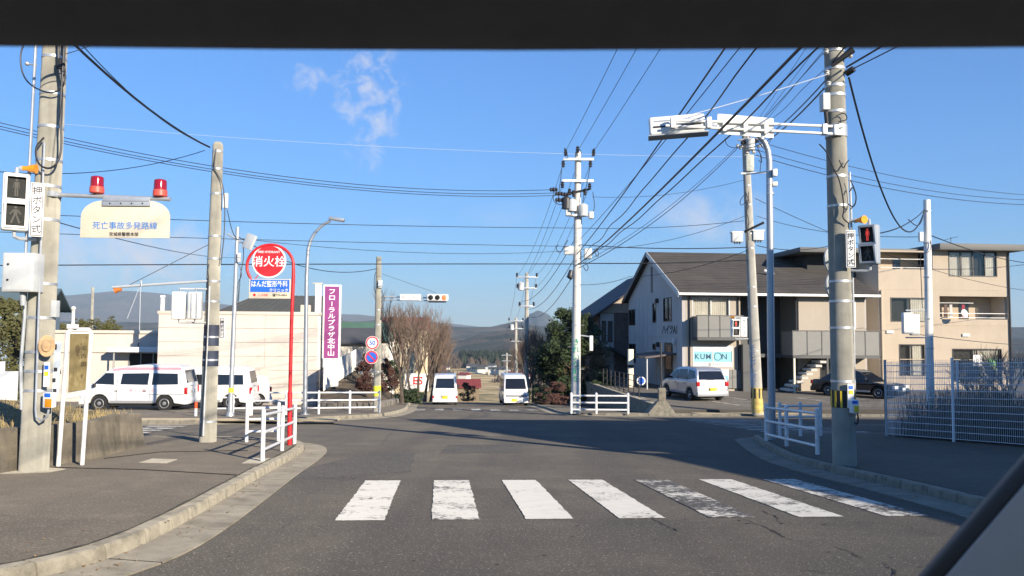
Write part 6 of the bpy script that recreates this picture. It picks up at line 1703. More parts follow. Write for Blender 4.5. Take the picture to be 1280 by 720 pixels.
letter(w_, '英語 教室', .19, M @ frame((kwin[0]+1.75, -.006, kwin[3]-.19), (1, 0, 0)), inkgrey)
letter(w_, '☎ 276-4222', .20, M @ frame((kwin[0]+1.42, -.006, kwin[1]+.19), (1, 0, 0)), inkblack)
# grey panels and poster under the window
for k in range(4):
    x0 = ax_(885)+k*.72
    mb = MB(); mb.box(x0+.01, -.12, .15, x0+.71, .0-.004, az_(462), M); mb.build('dado_panel', midgrey, apt, smooth=False, bevel=.008)
t_ = thing('poster', 'white and blue poster fixed below the study school window', 'poster', M @ Vector((ax_(902), -.14, az_(478))), ST)
mb = MB(); mb.box(ax_(892), -.145, az_(479), ax_(911), -.125, az_(461), M); mb.build('sheet', signwhite, t_, smooth=False)
mb = MB(); mb.box(ax_(893), -.150, az_(478), ax_(910.5), -.146, az_(469), M); mb.build('blue_field', skyb, t_, smooth=False)
letter(t_, 'KUMON', .17, M @ frame((ax_(904), -.152, az_(476)), (1, 0, 0)), inkdb, bold=.002)
# recess and right bay
xr = 6.95
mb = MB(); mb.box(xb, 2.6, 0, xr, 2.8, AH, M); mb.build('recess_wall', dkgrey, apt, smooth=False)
mb = MB(); mb.box(xb-.2, .23, 0, xb, 2.6, AH, M); mb.build('recess_side', midgrey, apt, smooth=False)
mb = MB(); mb.box(xr, .23, 0, xr+.2, 2.6, AH, M); mb.build('recess_side', midgrey, apt, smooth=False)
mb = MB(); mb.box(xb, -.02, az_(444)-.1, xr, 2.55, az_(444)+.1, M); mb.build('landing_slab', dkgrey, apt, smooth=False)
mb = MB(); mb.box(xb+.35, 2.55, .1, xb+1.25, 2.6, 2.15, M); mb.build('entrance_door', alu_dark, apt, smooth=False)
mb = MB(); mb.box(xb-.05, -.5, 0, xb+.9, 0, az_(430), M); mb.build('charcoal_pier', dkgrey, apt, smooth=False)
rw2 = (9.0, az_(410), 10.4, az_(373)); rw1 = (8.2, .5, 9.6, 2.0)
wall_holes(AW-.24-xr, AH, [(rw2[0]-xr, rw2[1], rw2[2]-xr, rw2[3]), (rw1[0]-xr, rw1[1], rw1[2]-xr, rw1[3])], .22, M @ Matrix.Translation((xr, 0, 0)), 'front_wall', cream_s, apt)
window(apt, M, *rw2, 2, alu, curt=[(.02, .98)]); window(apt, M, *rw1, 2, alu_dark, behind=room_dark)
# balconies: floor plus separate panels
def balcony(x0, x1, y0, z0, z1, n, nm='balcony'):
    mb = MB(); mb.box(x0, y0, z0, x1, -.005, z0+.16, M); b_ = mb.build(nm, dkgrey, apt, smooth=False)
    for k in range(n):
        a_, c_ = x0+(x1-x0)*k/n, x0+(x1-x0)*(k+1)/n
        mb = MB(); mb.box(a_+.03, y0+.02, z0+.17, c_-.03, y0+.05, z1-.06, M); mb.build('panel', midgrey, b_, smooth=False)
        mb = MB(); mb.box(a_-.025, y0, z0+.16, a_+.025, y0+.06, z1-.05, M); mb.build('post', dkgrey, b_, smooth=False)
    mb = MB(); mb.box(x1-.025, y0, z0+.16, x1+.025, y0+.06, z1-.05, M); mb.build('post', dkgrey, b_, smooth=False)
    mb = MB(); mb.box(x0-.05, y0-.02, z1-.05, x1+.05, y0+.08, z1, M); mb.build('handrail', dkgrey, b_, bevel=.01)
    for sx in (x0, x1-.04):
        mb = MB(); mb.box(sx, y0+.07, z0+.17, sx+.04, -.01, z1-.06, M); mb.build('side_panel', midgrey, b_, smooth=False)
    return b_
balcony(ax_(866), ax_(923), -.95, az_(425), az_(394), 4)
balcony(ax_(981), ax_(1092), -1.5, az_(444)-.1, az_(412), 6)
# outside stair rising to the right
n_s = 8; sx0, sx1, sz1 = ax_(976), ax_(1023), az_(446)
for k in range(n_s):
    f = (k+.5)/n_s; x = sx0+(sx1-sx0)*f; z = .1+sz1*f*.93
    mb = MB(); mb.box(x-.19, -1.46, z-.13, x+.17, -.35, z, M); mb.build('step', hwhite, apt, smooth=False)
for y in (-.30,):
    mb = MB(); mb.loft([M @ Vector(p) for p in ((sx0-.2, y, 0), (sx0+.2, y, 0), (sx1+.25, y, sz1-.1), (sx1-.15, y, sz1))], [M @ Vector(p) for p in ((sx0-.2, y+.05, 0), (sx0+.2, y+.05, 0), (sx1+.25, y+.05, sz1-.1), (sx1-.15, y+.05, sz1))]); mb.build('stringer', dkgrey, apt, smooth=False)
for x in (ax_(1025), ax_(983)):
    mb = MB(); mb.box(x-.05, -1.48, 0, x+.05, -1.38, az_(444)-.1, M); mb.build('balcony_post', dkgrey if x > 7 else creampaint, apt, smooth=False)
# roof
over = .55; sl = RISE/(AD/2); th = .16
for sgn in (0, 1):
    a_ = -over if sgn == 0 else AD+over; za = AH-over*sl
    mb = MB(); mb.prism([(a_, za+.03), (AD/2, AH+RISE+.03), (AD/2, AH+RISE+.03+th), (a_, za+.03+th)], -.35, AW+.35, 'x', M)
    rf = mb.build('roof_slope', shingle, apt, smooth=False)
    for k in range(1, 16):
        f = k/16; y = a_+(AD/2-a_)*f; z = za+.03+th+(AH+RISE-za)*f
        mb = MB(); mb.box(-.35, y-.02, z-.01, AW+.35, y+.02, z+.022, M); mb.build('shingle_course', shingle, rf, smooth=False)
mb = MB(); mb.prism([(-over-.02, AH-over*sl-.12), (AD/2, AH+RISE-.1), (AD/2, AH+RISE+.22), (-over-.02, AH-over*sl+.2)], -.40, -.355, 'x', M); mb.build('bargeboard', boxgrey, apt, smooth=False)
mb = MB(); mb.prism([(AD+over+.02, AH-over*sl-.12), (AD/2+.01, AH+RISE-.1), (AD/2+.01, AH+RISE+.22), (AD+over+.02, AH-over*sl+.2)], -.40, -.355, 'x', M); mb.build('bargeboard', dkgrey, apt, smooth=False)
mb = MB(); mb.box(-.4, -over-.14, AH-over*sl-.02, AW+.4, -over-.01, AH-over*sl+.12, M); mb.build('eaves_gutter', whitepaint, apt, bevel=.02)
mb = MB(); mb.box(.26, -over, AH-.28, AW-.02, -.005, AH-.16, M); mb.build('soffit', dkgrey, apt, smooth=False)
for x in (.42, 3.30, 6.75):
    mb = MB(); mb.cyl(M @ Vector((x, -.07, 0)), M @ Vector((x, -.07, AH-.3)), .045, n=8); mb.build('downpipe', alu_dark, apt)
mb = MB(); p = M @ Vector((ax_(986), 2.4, az_(342))); mb.tube([p, p+Vector((0, 0, .35))], .04, 6); mb.tube([p+Vector((-.25, -.1, .45)), p+Vector((.3, -.2, .2))], .09, 8); mb.build('roof_camera', whitepaint, apt)
# entrance canopy on the gable side
mb = MB(); A = [M @ Vector(p) for p in ((-.05, 1.0, az_(444)), (-.05, 5.6, az_(444)), (-1.9, 5.6, az_(449)), (-1.9, 1.0, az_(449)))]
mb.loft(A, [p+Vector((0, 0, .10)) for p in A]); mb.build('porch_canopy', mat('brown_canopy', (.10, .075, .07), .5), apt, smooth=False)
for y in (1.2, 5.3):
    mb = MB(); mb.cyl(M @ Vector((-1.75, y, -.05)), M @ Vector((-1.75, y, az_(449))), .05, n=10); mb.build('canopy_post', galv, apt)
c = M @ Vector((-2.3, 3.0, 0)); t = thing('sign_post', 'cream square post with dark band standing before the apartment porch', 'post', c, ST); Mq = WM[t.name]
mb = MB(); mb.box(-.16, -.16, 0, .16, .16, az_(438), Mq); mb.build('post', creampaint, t, bevel=.02)
mb = MB(); mb.box(-.165, -.165, 1.2, .165, .165, 1.36, Mq); mb.build('dark_band', alu_dark, t, smooth=False)
c = M @ Vector((-2.0, 1.6, 0.05)); t = thing('round_notice', 'small round blue notice leaning by the porch railing', 'sign', c, 0)
mb = MB(); mb.lathe([(.26, 0), (.26, .02)], 24, Matrix.Translation(c+Vector((0, 0, .42))) @ Matrix.Rotation(R(90), 4, 'X')); mb.build('disc', signwhite, t)
mb = MB(); mb.lathe([(.19, .021), (.19, .026)], 24, Matrix.Translation(c+Vector((0, 0, .42))) @ Matrix.Rotation(R(90), 4, 'X')); mb.build('blue_centre', signblue, t)
mb = MB(); mb.cyl(c-Vector((0, -.02, .1)), c+Vector((0, .02, .42)), .02); mb.build('stake', galv, t)
# dark railing on the lot wall
t = thing('porch_railing', 'dark metal railing along the low wall left of the apartment', 'railing', lot_pt(7.0, .15))
for k in range(9):
    p = lot_pt(5.5+k*1.1, .15); mb = MB(); mb.cyl(p, p+Vector((0, 0, 1.15)), .03, n=8); mb.build('post', alu_dark, t)
for z in (.25, .55, .85, 1.13):
    mb = MB(); mb.tube([lot_pt(5.5, .15)+Vector((0, 0, z)), lot_pt(14.3, .15)+Vector((0, 0, z))], .018, 6); mb.build('rail', alu_dark, t)
# concrete kerb wall of the raised car park with its end block
t = thing('lot_wall', 'low concrete wall with a block end at the edge of the raised car park', 'wall', lot_pt(0, 0))
mb = MB(); A = [lot_pt(-.2, -.28), lot_pt(-.2, .02), lot_pt(18, .02), lot_pt(18, -.28)]
mb.loft([Vector((p.x, p.y, zg(p.y)-.1)) for p in A], [p+Vector((0, 0, .14)) for p in A]); mb.build('wall', kerbmat, t, smooth=False)
mb = MB(); p = lot_pt(-.35, -.45); z = zg(p.y)+.08
mb.loft([Vector((p.x-.55, p.y-.35, z)), Vector((p.x+.65, p.y-.35, z)), Vector((p.x+.65, p.y+.55, z)), Vector((p.x-.55, p.y+.55, z))], [Vector((p.x-.05, p.y, z+.5)), Vector((p.x+.35, p.y, z+.5)), Vector((p.x+.35, p.y+.4, z+.5)), Vector((p.x-.05, p.y+.4, z+.5))]); mb.build('block_base', kerbmat, t, smooth=False, bevel=.02)
mb = MB(); mb.box(p.x, p.y+.05, z+.48, p.x+.30, p.y+.35, z+1.05); mb.build('block_stem', kerbmat, t, bevel=.02)
mb = MB(); mb.cyl(Vector((p.x+.15, p.y+.2, z+1.0)), Vector((p.x+.12, p.y+.2, z+3.0)), .035); mb.build('sign_pipe', darkmetal, t)

# brown house left of the apartment ---------------------------------------------------------------
tile = mat('brown_tile_cladding', (.20, .15, .13), .8, var=.25, vscale=3, bump=.4, bscale=16)
hb = at(748, 500, 60); hb.z = zg(50)
Hh = at(748, 391, 60).z-hb.z
t = gable_house('brown_house', 'brown and grey house with slate roof left of the apartment block', hb, ST, 9.0, 9.0, Hh, 3.1, tile, slate, 'y', .85)
M2 = WM[t.name]
mb = MB(); mb.box(.12, -.10, 0, 1.15, -.003, Hh-.05, M2); mb.build('grey_bay', mauve, t, smooth=False)
mb = MB(); mb.prism([(0.2, Hh+.02), (8.8, Hh+.02), (4.5, Hh+2.95)], -.06, -.003, 'y', M2); mb.build('gable_boarding', cream_s, t, smooth=False)
for (x0, z0, x1, z1) in ((.22, Hh-2.2, .55, Hh-.6), (.68, Hh-2.2, 1.05, Hh-.6), (.3, Hh-5.4, .8, Hh-3.9)):
    mb = MB(); mb.box(x0, -.13, z0, x1, -.102, z1, M2); w_ = mb.build('window', alu_dark, t, smooth=False)
    mb = MB(); mb.box(x0+.05, -.14, z0+.05, x1-.05, -.128, z1-.05, M2); mb.build('pane', darkglass, w_, smooth=False)
mb = MB(); mb.prism([(-.5, Hh-3.25), (.75, Hh-2.55), (2.0, Hh-3.25), (2.0, Hh-3.38), (.75, Hh-2.70), (-.5, Hh-3.38)], -1.3, -.14, 'y', M2); mb.build('porch_roof', slate, t, smooth=False)
mb = MB(); mb.cyl(M2 @ Vector((-.3, -1.2, 0)), M2 @ Vector((-.3, -1.2, Hh-3.2)), .06); mb.build('porch_post', alu, t)
for k in range(1, 14):
    mb = MB(); mb.box(1.16, -.012, k*Hh/14-.012, 8.99, -.001, k*Hh/14+.012, M2); mb.build('cladding_joint', tile, t, smooth=False)

# cream three storey building ---------------------------------------------------------------------
cream_b = mat('cream_render', (.66, .57, .44), .85, var=.04, vscale=.5, streak=.10, dirt=(.45, .36, .25), dscale=.6, damt=.3)
roofdk = mat('grey_flat_roof', (.10, .10, .095), .6, var=.05)
cb = at(1101, 500, 48); cb.z = -2.5
crm = thing('cream_building', 'cream three storey building with flat grey roof behind the mesh fence', 'building', cb, ST)
M = WM[crm.name]
def bx(u): return (u-1101)*.048*1.0
def bz(v, u=1101): return at(u, v, 48).z-cb.z
CW = bx(1276); Hl, Hr = bz(313), bz(310, 1220)
Hr = Hl
holes = [(bx(1194), bz(345, 1220), bx(1259), bz(313.5, 1220), 'w4'), (bx(1116), bz(402), bx(1168), bz(371.5), 'w2'), (bx(1181), bz(399, 1220), bx(1274), bz(370, 1220), 'rec'),
         (bx(1126), bz(470), bx(1160), bz(430), 'w2'), (bx(1196), bz(478, 1220), bx(1262), bz(436, 1220), 'w2'), (bx(1104), bz(336), bx(1173), bz(314.5), 'rec')]
wall_holes(CW, Hl+.02, [h[:4] for h in holes], .22, M, 'front_wall', cream_b, crm)
mb = MB(); mb.box(-.0, .23, 0, .22, 9, Hl, M); mb.box(CW-.22, .23, 0, CW, 9, Hl, M); mb.box(0.23, 8.8, 0, CW-.23, 9, Hl, M); mb.build('side_wall', cream_b, crm, smooth=False)
mb = MB()
for z in (bz(361), bz(405.5), bz(449)):
    mb = MB(); mb.box(-.005, -.014, z-.02, CW+.005, .0, z+.02, M); mb.build('joint_band', cream_b, crm, smooth=False)
k = 0
for x0, z0, x1, z1, kind in holes:
    if kind == 'w4': window(crm, M, x0, z0, x1, z1, 4, alu_dark, curt=[(.03, .26), (.30, .50), (.77, .97)], behind=room_dark)
    elif kind == 'w2': window(crm, M, x0, z0, x1, z1, 2, alu_dark, curt=[(.45, .95)], behind=room_dark)
    else:
        mb = MB(); mb.box(x0, 1.5, z0-.1, x1, 1.6, z1+.1, M); rb_ = mb.build('balcony_back_wall', cream_b, crm, smooth=False)
        mb = MB(); mb.box(x0, .22, z0-.12, x1, 1.5, z0-.01, M); mb.build('balcony_floor', cream_b, crm, smooth=False)
        mb = MB(); mb.box(x0, .22, z1+.01, x1, 1.5, z1+.12, M); mb.build('balcony_ceiling', roofdk, crm, smooth=False)
        mb = MB(); mb.box(x0+(x1-x0)*.5, 1.46, z0+.05, x0+(x1-x0)*.64, 1.5, z1-.25, M); mb.build('balcony_door', darkglass, crm, smooth=False)
        for zz in (.10, .62 if kind == 'rec' and k > 2 else .36):
            mb = MB(); mb.tube([M @ Vector((x0, .12, z0+zz)), M @ Vector((x1, .12, z0+zz))], .025, 6); mb.build('balcony_rail', whitepaint, crm)
    k += 1
# laundry and dish on the balcony
x0, z0 = bx(1181), bz(399, 1220)
for k, (cx_, w_, col) in enumerate(((.25, .28, (.05, .04, .04)), (.62, .26, (.22, .15, .12)), (.95, .24, (.7, .67, .62)), (1.75, .26, (.45, .07, .10)))):
    c = M @ Vector((x0+cx_, .35, z0+.5)); t = thing('laundry', ('dark garment hanging leftmost on the cream building balcony', 'brown garment hanging second on the cream building balcony', 'white garment hanging third on the cream building balcony', 'red garment hanging by the dish on the cream building balcony')[k], 'laundry', c, ST, 'laundry on the balcony')
    Mq = WM[t.name]; mb = MB(); mb.loft([Mq @ Vector(p) for p in ((-w_/2, 0, -.4), (w_/2, .02, -.42), (w_/2, .05, -.42), (-w_/2, .04, -.4))], [Mq @ Vector(p) for p in ((-w_*.35, 0, .4), (w_*.35, 0, .4), (w_*.35, .04, .4), (-w_*.35, .04, .4))]); mb.build('garment', mat('cloth_%d' % k, col, .9), t, smooth=False)
    mb = MB(); mb.tube([Mq @ Vector((-w_*.3, .02, .4)), Mq @ Vector((0, .02, .5)), Mq @ Vector((w_*.3, .02, .4))], .012, 5); mb.build('hanger', darkmetal, t)
mb = MB(); mb.tube([M @ Vector((x0, .36, z0+1.0)), M @ Vector((x0+2.4, .36, z0+1.0))], .02, 6); mb.build('drying_pole', whitepaint, crm)
c = at(1205, 392, 47.6); t = thing('satellite_dish', 'white satellite dish on the cream building balcony rail', 'dish', c)
mb = MB(); mb.lathe([(.25, .06), (.24, .05), (.15, .0), (.02, -.03)], 22, Matrix.Translation(c) @ Matrix.Rotation(R(20), 4, 'Z') @ Matrix.Rotation(R(75), 4, 'X')); mb.build('reflector', whitepaint, t)
mb = MB(); mb.tube([c+Vector((0, .05, -.1)), c+Vector((0, .3, -.2))], .025, 6); mb.tube([c+Vector((0, -.05, -.2)), c+Vector((0, -.35, 0))], .012, 5); mb.build('support', galv, t)
for u, v in ((1114, 415), (1214, 419)):
    mb = MB(); mb.box(bx(u)-.22, -.09, bz(v, u)-.09, bx(u)+.24, -.005, bz(v, u)+.09, M); mb.build('vent_hood', boxgrey, crm, bevel=.02)
mb = MB(); mb.box(bx(1173), -.75, Hl+.04, CW+.5, 9.4, Hl+.42, M); mb.build('roof_slab', roofdk, crm, bevel=.03)
mb = MB(); mb.box(-4.4, 1.0, Hl-.06, bx(1173)-.01, 9.4, Hl+.24, M); mb.build('roof_slab', roofdk, crm, bevel=.03)
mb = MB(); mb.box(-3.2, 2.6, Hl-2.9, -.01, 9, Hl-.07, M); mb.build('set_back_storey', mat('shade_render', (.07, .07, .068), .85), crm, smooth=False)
mb = MB(); mb.cyl(M @ Vector((CW-.12, -.08, 0)), M @ Vector((CW-.12, -.08, Hl)), .05); mb.build('downpipe', alu_dark, crm)
mb = MB(); mb.cyl(M @ Vector((.12, -.08, 0)), M @ Vector((.12, -.08, Hl-2.4)), .05); mb.build('downpipe', cream_b, crm)
p = M @ Vector((bx(1226), 2, Hl+.4)); t = thing('roof_antenna', 'thin television antenna on the roof of the cream building', 'antenna', p)
mb = MB(); mb.tube([p, p+Vector((0, 0, .75))], .02, 6); mb.build('mast', wiregrey, t)
for k in range(4):
    mb = MB(); q_ = p+Vector((-.3+.2*k, 0, .6+.05*k)); mb.tube([q_-Vector((.05, .3, 0)), q_+Vector((.05, .3, 0))], .012, 4); mb.build('element', wiregrey, t)
mb = MB(); mb.tube([p+Vector((-.4, 0, .57)), p+Vector((.45, 0, .78))], .014, 5); mb.build('boom', wiregrey, t)
for k, (u, v, col) in enumerate(((1222, 451, (.75, .75, .72)), (1240, 456, (.2, .45, .15)))):
    c = at(u, v, 47.9); t = thing('window_notice', ('white notice in the ground floor window of the cream building', 'green and yellow notice in the ground floor window of the cream building')[k], 'notice', c, ST)
    mb = MB(); mb.cbox(c, (.55, .02, .7), Matrix.Rotation(ST, 4, 'Z')); mb.build('sheet', mat('notice_%d' % k, col, .6), t, smooth=False)
    mb = MB(); mb.cbox(c+Vector((0, -.015, -.15)), (.5, .01, .12), Matrix.Rotation(ST, 4, 'Z')); mb.build('printed_band', yellow if k else inkgrey, t, smooth=False)

# parked cars on the right
p = at(866, 500, 40.5); vehicle('parked_car', 'silver compact minivan parked in front of the study school window', 'car', Vector((p.x, p.y, LOT_Z)), R(15), MINIVAN, silver_car)
p = at(1074, 500, 42.5); vehicle('parked_car', 'black saloon car parked by the apartment, partly hidden by the right pole', 'car', Vector((p.x, p.y, LOT_Z)), R(-138), SEDAN, black_car)

# steel pole with a pair of boxes
y8 = 22.0; P8 = at(1163, 520, y8); P8.z = zg(y8); P8t = at(1158.5, 250, y8)
t = thing('steel_pole', 'white steel pole with two pale boxes standing behind the mesh fence', 'steel pole', P8)
mb = MB(); mb.tube([P8, P8t], [.11, .09], 16); mb.build('shaft', whitepaint, t)
for v in (263, 300, 340, 388, 422):
    mb = MB(); f = (520-v)/270; c = P8.lerp(P8t, f); mb.cyl(c-Vector((0, 0, .02)), c+Vector((0, 0, .02)), .115, n=16); mb.build('steel_band', galv, t)
for k, (u, w_) in enumerate(((1134, .26), (1143, .24))):
    mb = MB(); c = at(u, 404-k*-2, y8-.15+.12*k); mb.cbox(c, (w_, .16, .58)); mb.build('meter_box', whitepaint if k == 0 else boxgrey, t, bevel=.03)
for v in (388, 422):
    mb = MB(); mb.tube([at(1132, v, y8-.05), at(1160, v, y8)], .02, 6); mb.build('bracket', galv, t)
mb = MB(); mb.cbox(at(1151, 296, y8-.1), (.10, .1, .26)); mb.build('top_box', whitepaint, t, bevel=.015)
cable(t, [at(1156, 262, y8-.1), at(1151, 280, y8-.15), at(1145, 283, y8-.15), at(1135, 274, y8-.15)], .012)
cable(t, [at(1163, 300, y8-.12), at(1164, 312, y8-.15), at(1159, 316, y8-.15), at(1150, 316, y8-.12), at(1151, 340, y8-.12), at(1153, 385, y8-.12)], .010)

# ------------------------------------------------------------------ mesh fence and dry bushes
fence_m = mat('fence_mesh_paint', (.80, .81, .82), .5)
F0, F1 = G(1108, 545.5), G(1275, 559); F2 = F0 + Vector((math.cos(ST)*9, math.sin(ST)*9, 0)); F2.z = zg(F2.y)+HL
def mesh_fence(label, A, B, H=1.75, post=None, step=.042):
    t = thing('mesh_fence', label, 'fence', A); L_ = (B-A).length; d = (B-A)/L_; n_ = max(1, round(L_/2.0))
    for k in range(n_+1):
        p = A+d*(L_*k/n_); mb = MB(); mb.cyl(p, p+Vector((0, 0, H+.04)), .032, n=10); mb.build('post', fence_m, t)
    for k in range(n_):
        a_, b_ = A+d*(L_*k/n_+.03), A+d*(L_*(k+1)/n_-.03); mb = MB(); w_ = (b_-a_).length; m_ = int(w_/step)
        for i in range(m_+1):
            p = a_.lerp(b_, i/m_); mb.tube([p+Vector((0, 0, .06)), p+Vector((0, 0, H))], .0036, 4, False)
        stuff(mb.build('mesh_wires', fence_m, t, smooth=False))
        for z in [.06+.145*i for i in range(12)]:
            mb = MB(); mb.tube([a_+Vector((0, 0, z)), b_+Vector((0, 0, z))], .006 if 0 < z < 1.6 else .008, 5, False); mb.build('horizontal_wire', fence_m, t)
    return t
mesh_fence('white mesh fence beside the right footway', F0, F1+(F1-F0)*1.2)
mesh_fence('white mesh fence along the side road, seen through the nearer fence', F0, F2)
weed = mat('dry_weed', (.17, .135, .10), .95, var=.4, vscale=3)
mb = MB(); r_ = random.Random(11); inn = Vector((1, .3, 0))
for k in range(6500):
    f = r_.random()*1.9; o = r_.uniform(.12, 3.2)
    p = F0.lerp(F1, f)+Vector((o, o*.4, 0)); p.z = zg(p.y)+HL-.02
    h_ = r_.uniform(.5, 1.55)*(.72+.5*noise.noise(Vector((p.x*.6, p.y*.6, 4)))); a_ = r_.uniform(0, 6.28); l = r_.uniform(0, .22)*h_
    q1_ = p+Vector((math.cos(a_)*l*.4, math.sin(a_)*l*.4, h_*.6)); q2_ = p+Vector((math.cos(a_)*l, math.sin(a_)*l, h_))
    mb.tube([p, q1_, q2_], [.008, .006, .003], 3, False)
stuff(mb.build('dry_weeds', weed, smooth=False), 'tangle of dry brown weeds behind the white mesh fence', 'weeds')
# ------------------------------------------------------------------ overhead lines
def wire(label, p0, p1, sag, r=0.011, name='power_line', m=None, group=None, wob=0.0, n=22, cat='power line'):
    pts = []
    for i in range(n+1):
        f = i/n; p = p0.lerp(p1, f); p.z -= sag*4*f*(1-f)
        if wob: p += Vector((wob*math.sin(f*47), 0, wob*math.sin(f*61+1)))
        pts.append(p)
    mb = MB(); mb.tube(pts, r, 6)
    o = mb.build(name, m or cablemat); tag(o, label, cat, group); return o
# three high lines along the right kerb to the pole behind the camera
PB = Vector((5.3, -12.0, 0)); PB.z = zg(PB.y)
pb_ = concrete_pole('utility_pole', 'concrete pole behind the viewer carrying the high lines', PB, PB+Vector((0, 0, 10.6)), .2, .13, concrete)
mb = MB(); mb.cbox(PB+Vector((0, .2, 10.3)), (1.7, .1, .1)); mb.build('cross_arm', galv, pb_)
for k, (u, dx) in enumerate(((707, -.62), (722, 0), (742, .62))):
    a_ = on6(u, 189, -.2); wire(('leftmost', 'middle', 'rightmost')[k]+' of three high lines rising from the pale pole top', a_, PB+Vector((dx, 0, 10.5+.05*k)), .55, .010, group='high lines along the road')
# communication cables along the right kerb
lows = [((722, 331), Vector((3.5, -12, 5.6)), .5, .019, 0, 'thick communication cable rising from the pale pole to the top right'),
        ((721, 318), Vector((3.0, -12, 6.6)), .45, .015, .0, 'thin cable just above the thick communication cable of the pale pole'),
        ((723, 325), Vector((3.2, -12, 6.1)), .5, .012, .03, 'wavy spiral cable beside the thick communication cable')]
for (u, v), e_, sg, rr, wb, lab in lows: wire(lab, on6(u, v, -.2), e_, sg, rr, wob=wb, n=60 if wb else 24, cat='cable', name='communication_cable')
# from the right pole to the leaning pale pole, and on to the pale pole
for k, (a_, b_, sg, rr, lab) in enumerate([
    (onr(1036, 96, -.2), on5(928, 181, -.2), .30, .012, 'upper cable from the right pole to the transformers of the leaning pole'),
    (onr(1036, 104, -.2), on5(926, 184, -.2), .35, .015, 'lower cable from the right pole to the transformers of the leaning pole'),
    (onr(1037, 92, -.2), at(842, 149, ya1), .02, .006, 'pale stay wire from the right pole to the tip of the signal arm'),
    (on5(922, 185, -.2), on6(723, 335, -.2), .45, .016, 'lower of the pair of cables from the leaning pole down to the pale pole'),
    (on5(921, 183, -.2), on6(724, 331, -.2), .40, .010, 'upper of the pair of cables from the leaning pole down to the pale pole'),
    (on5(930, 225, -.2), on6(740, 246, -.2), .25, .008, 'thin line between leaning pole and pale pole just below the transformers'),
    (on5(930, 276, -.2), on6(724, 285, -.2), .12, .012, 'line between leaning pole and pale pole at the height of the grey boxes'),
    (on5(931, 270, -.2), on6(728, 312, -.2), .35, .010, 'sagging drop line from the leaning pole to the pale pole'),
    (on5(934, 309, -.2), on6(724, 306, -.2), .10, .020, 'thick straight cable between leaning pole and pale pole above the roof'),
    (on5(935, 325, -.2), on6(724, 329, -.2), .06, .022, 'thick lower cable between leaning pole and pale pole, crossing the gable top'),
    (on5(934, 313, -.2), at(786, 346, 40), .25, .012, 'service cable from the leaning pole across the apartment roof'),
    (at(786, 346, 40), on6(724, 356, -.2), .12, .012, 'service cable from the apartment gable back to the pale pole'),
    (on5(945, 176, -.2), at(1330, 246, 42), .5, .012, 'top line of the trio running right past the right pole'),
    (on5(945, 187, -.2), at(1330, 250, 42), .6, .012, 'middle line of the trio running right past the right pole'),
    (on5(945, 194, -.2), at(1330, 256, 42), .6, .014, 'bottom line of the trio running right past the right pole'),
    (on5(944, 248, -.2), at(1330, 368, 46), .8, .012, 'upper cable from the leaning pole towards the cream building'),
    (on5(946, 270, -.2), at(1154, 296, y8), .25, .010, 'looped cable from the leaning pole to the white steel pole'),
    (on5(946, 307, -.2), at(1060, 300, 36), .3, .016, 'thick cable from the leaning pole running behind the right pole'),
    (onr(1061, 97, -.2), at(1156, 262, y8), 1.35, .016, 'heavy drooping cable from the right pole down to the white steel pole'),
    (at(1156, 262, y8), at(1096, 292, 15), .12, .012, 'cable from the white steel pole to the right pedestrian signal'),
    (at(1158, 292, y8), at(1330, 330, 36), .3, .014, 'cable from the white steel pole across the top floor windows'),
    (at(1150, 336, y8), at(1330, 322, 30), .15, .010, 'thin straight wire crossing the cream facade from the white steel pole'),
    (at(1148, 418, y8), at(1330, 432, 34), .1, .010, 'low wire crossing the cream facade below the balcony'),
    (onr(1058, 84, -.2), Vector((7.6, 2.0, 6.6)), .15, .014, 'cable from the right pole to the top edge, upper of two'),
    (onr(1062, 88, -.2), Vector((7.9, 2.0, 6.3)), .2, .009, 'cable from the right pole to the top edge, lower of two'),
    (onr(1040, 78, -.2), Vector((3.0, -8, 7.2)), .3, .012, 'cable from the right pole rising left to the top edge'),
    (on5(935, 168, -.1), Vector((4.6, -10, 11.0)), .3, .008, 'left thin line from the leaning pole top up to the top edge'),
    (on5(938, 168, -.1), Vector((5.6, -10, 11.0)), .3, .008, 'right thin line from the leaning pole top up to the top edge'),
    (on5(941, 170, -.1), Vector((6.2, -10, 11.0)), .3, .008, 'outer thin line from the leaning pole top up to the top edge'),
    ]): wire(lab, a_, b_, sg, rr, m=wirepale if 'pale stay' in lab else None, cat='cable', name='overhead_cable')
for k, (a_, b_, sg, rr, wb) in enumerate([
    (on6(724, 300, -.2), Vector((4.3, -12, 7.4)), .5, .009, 0), (on6(726, 328, -.2), Vector((4.2, -12, 6.3)), .7, .012, .02),
    (on5(927, 178, -.2), Vector((5.0, -10, 8.6)), .35, .012, 0), (on5(929, 182, -.2), Vector((5.3, -10, 8.2)), .5, .009, .02)]):
    wire(('upper extra cable from the pale pole towards the right pole top', 'slack extra cable from the pale pole below the wavy cable', 'straight cable from the transformer of the leaning pole to the top edge', 'slack cable from the transformer of the leaning pole to the top edge')[k], a_, b_, sg, rr, wob=wb, n=60 if wb else 24, cat='cable', name='overhead_cable')
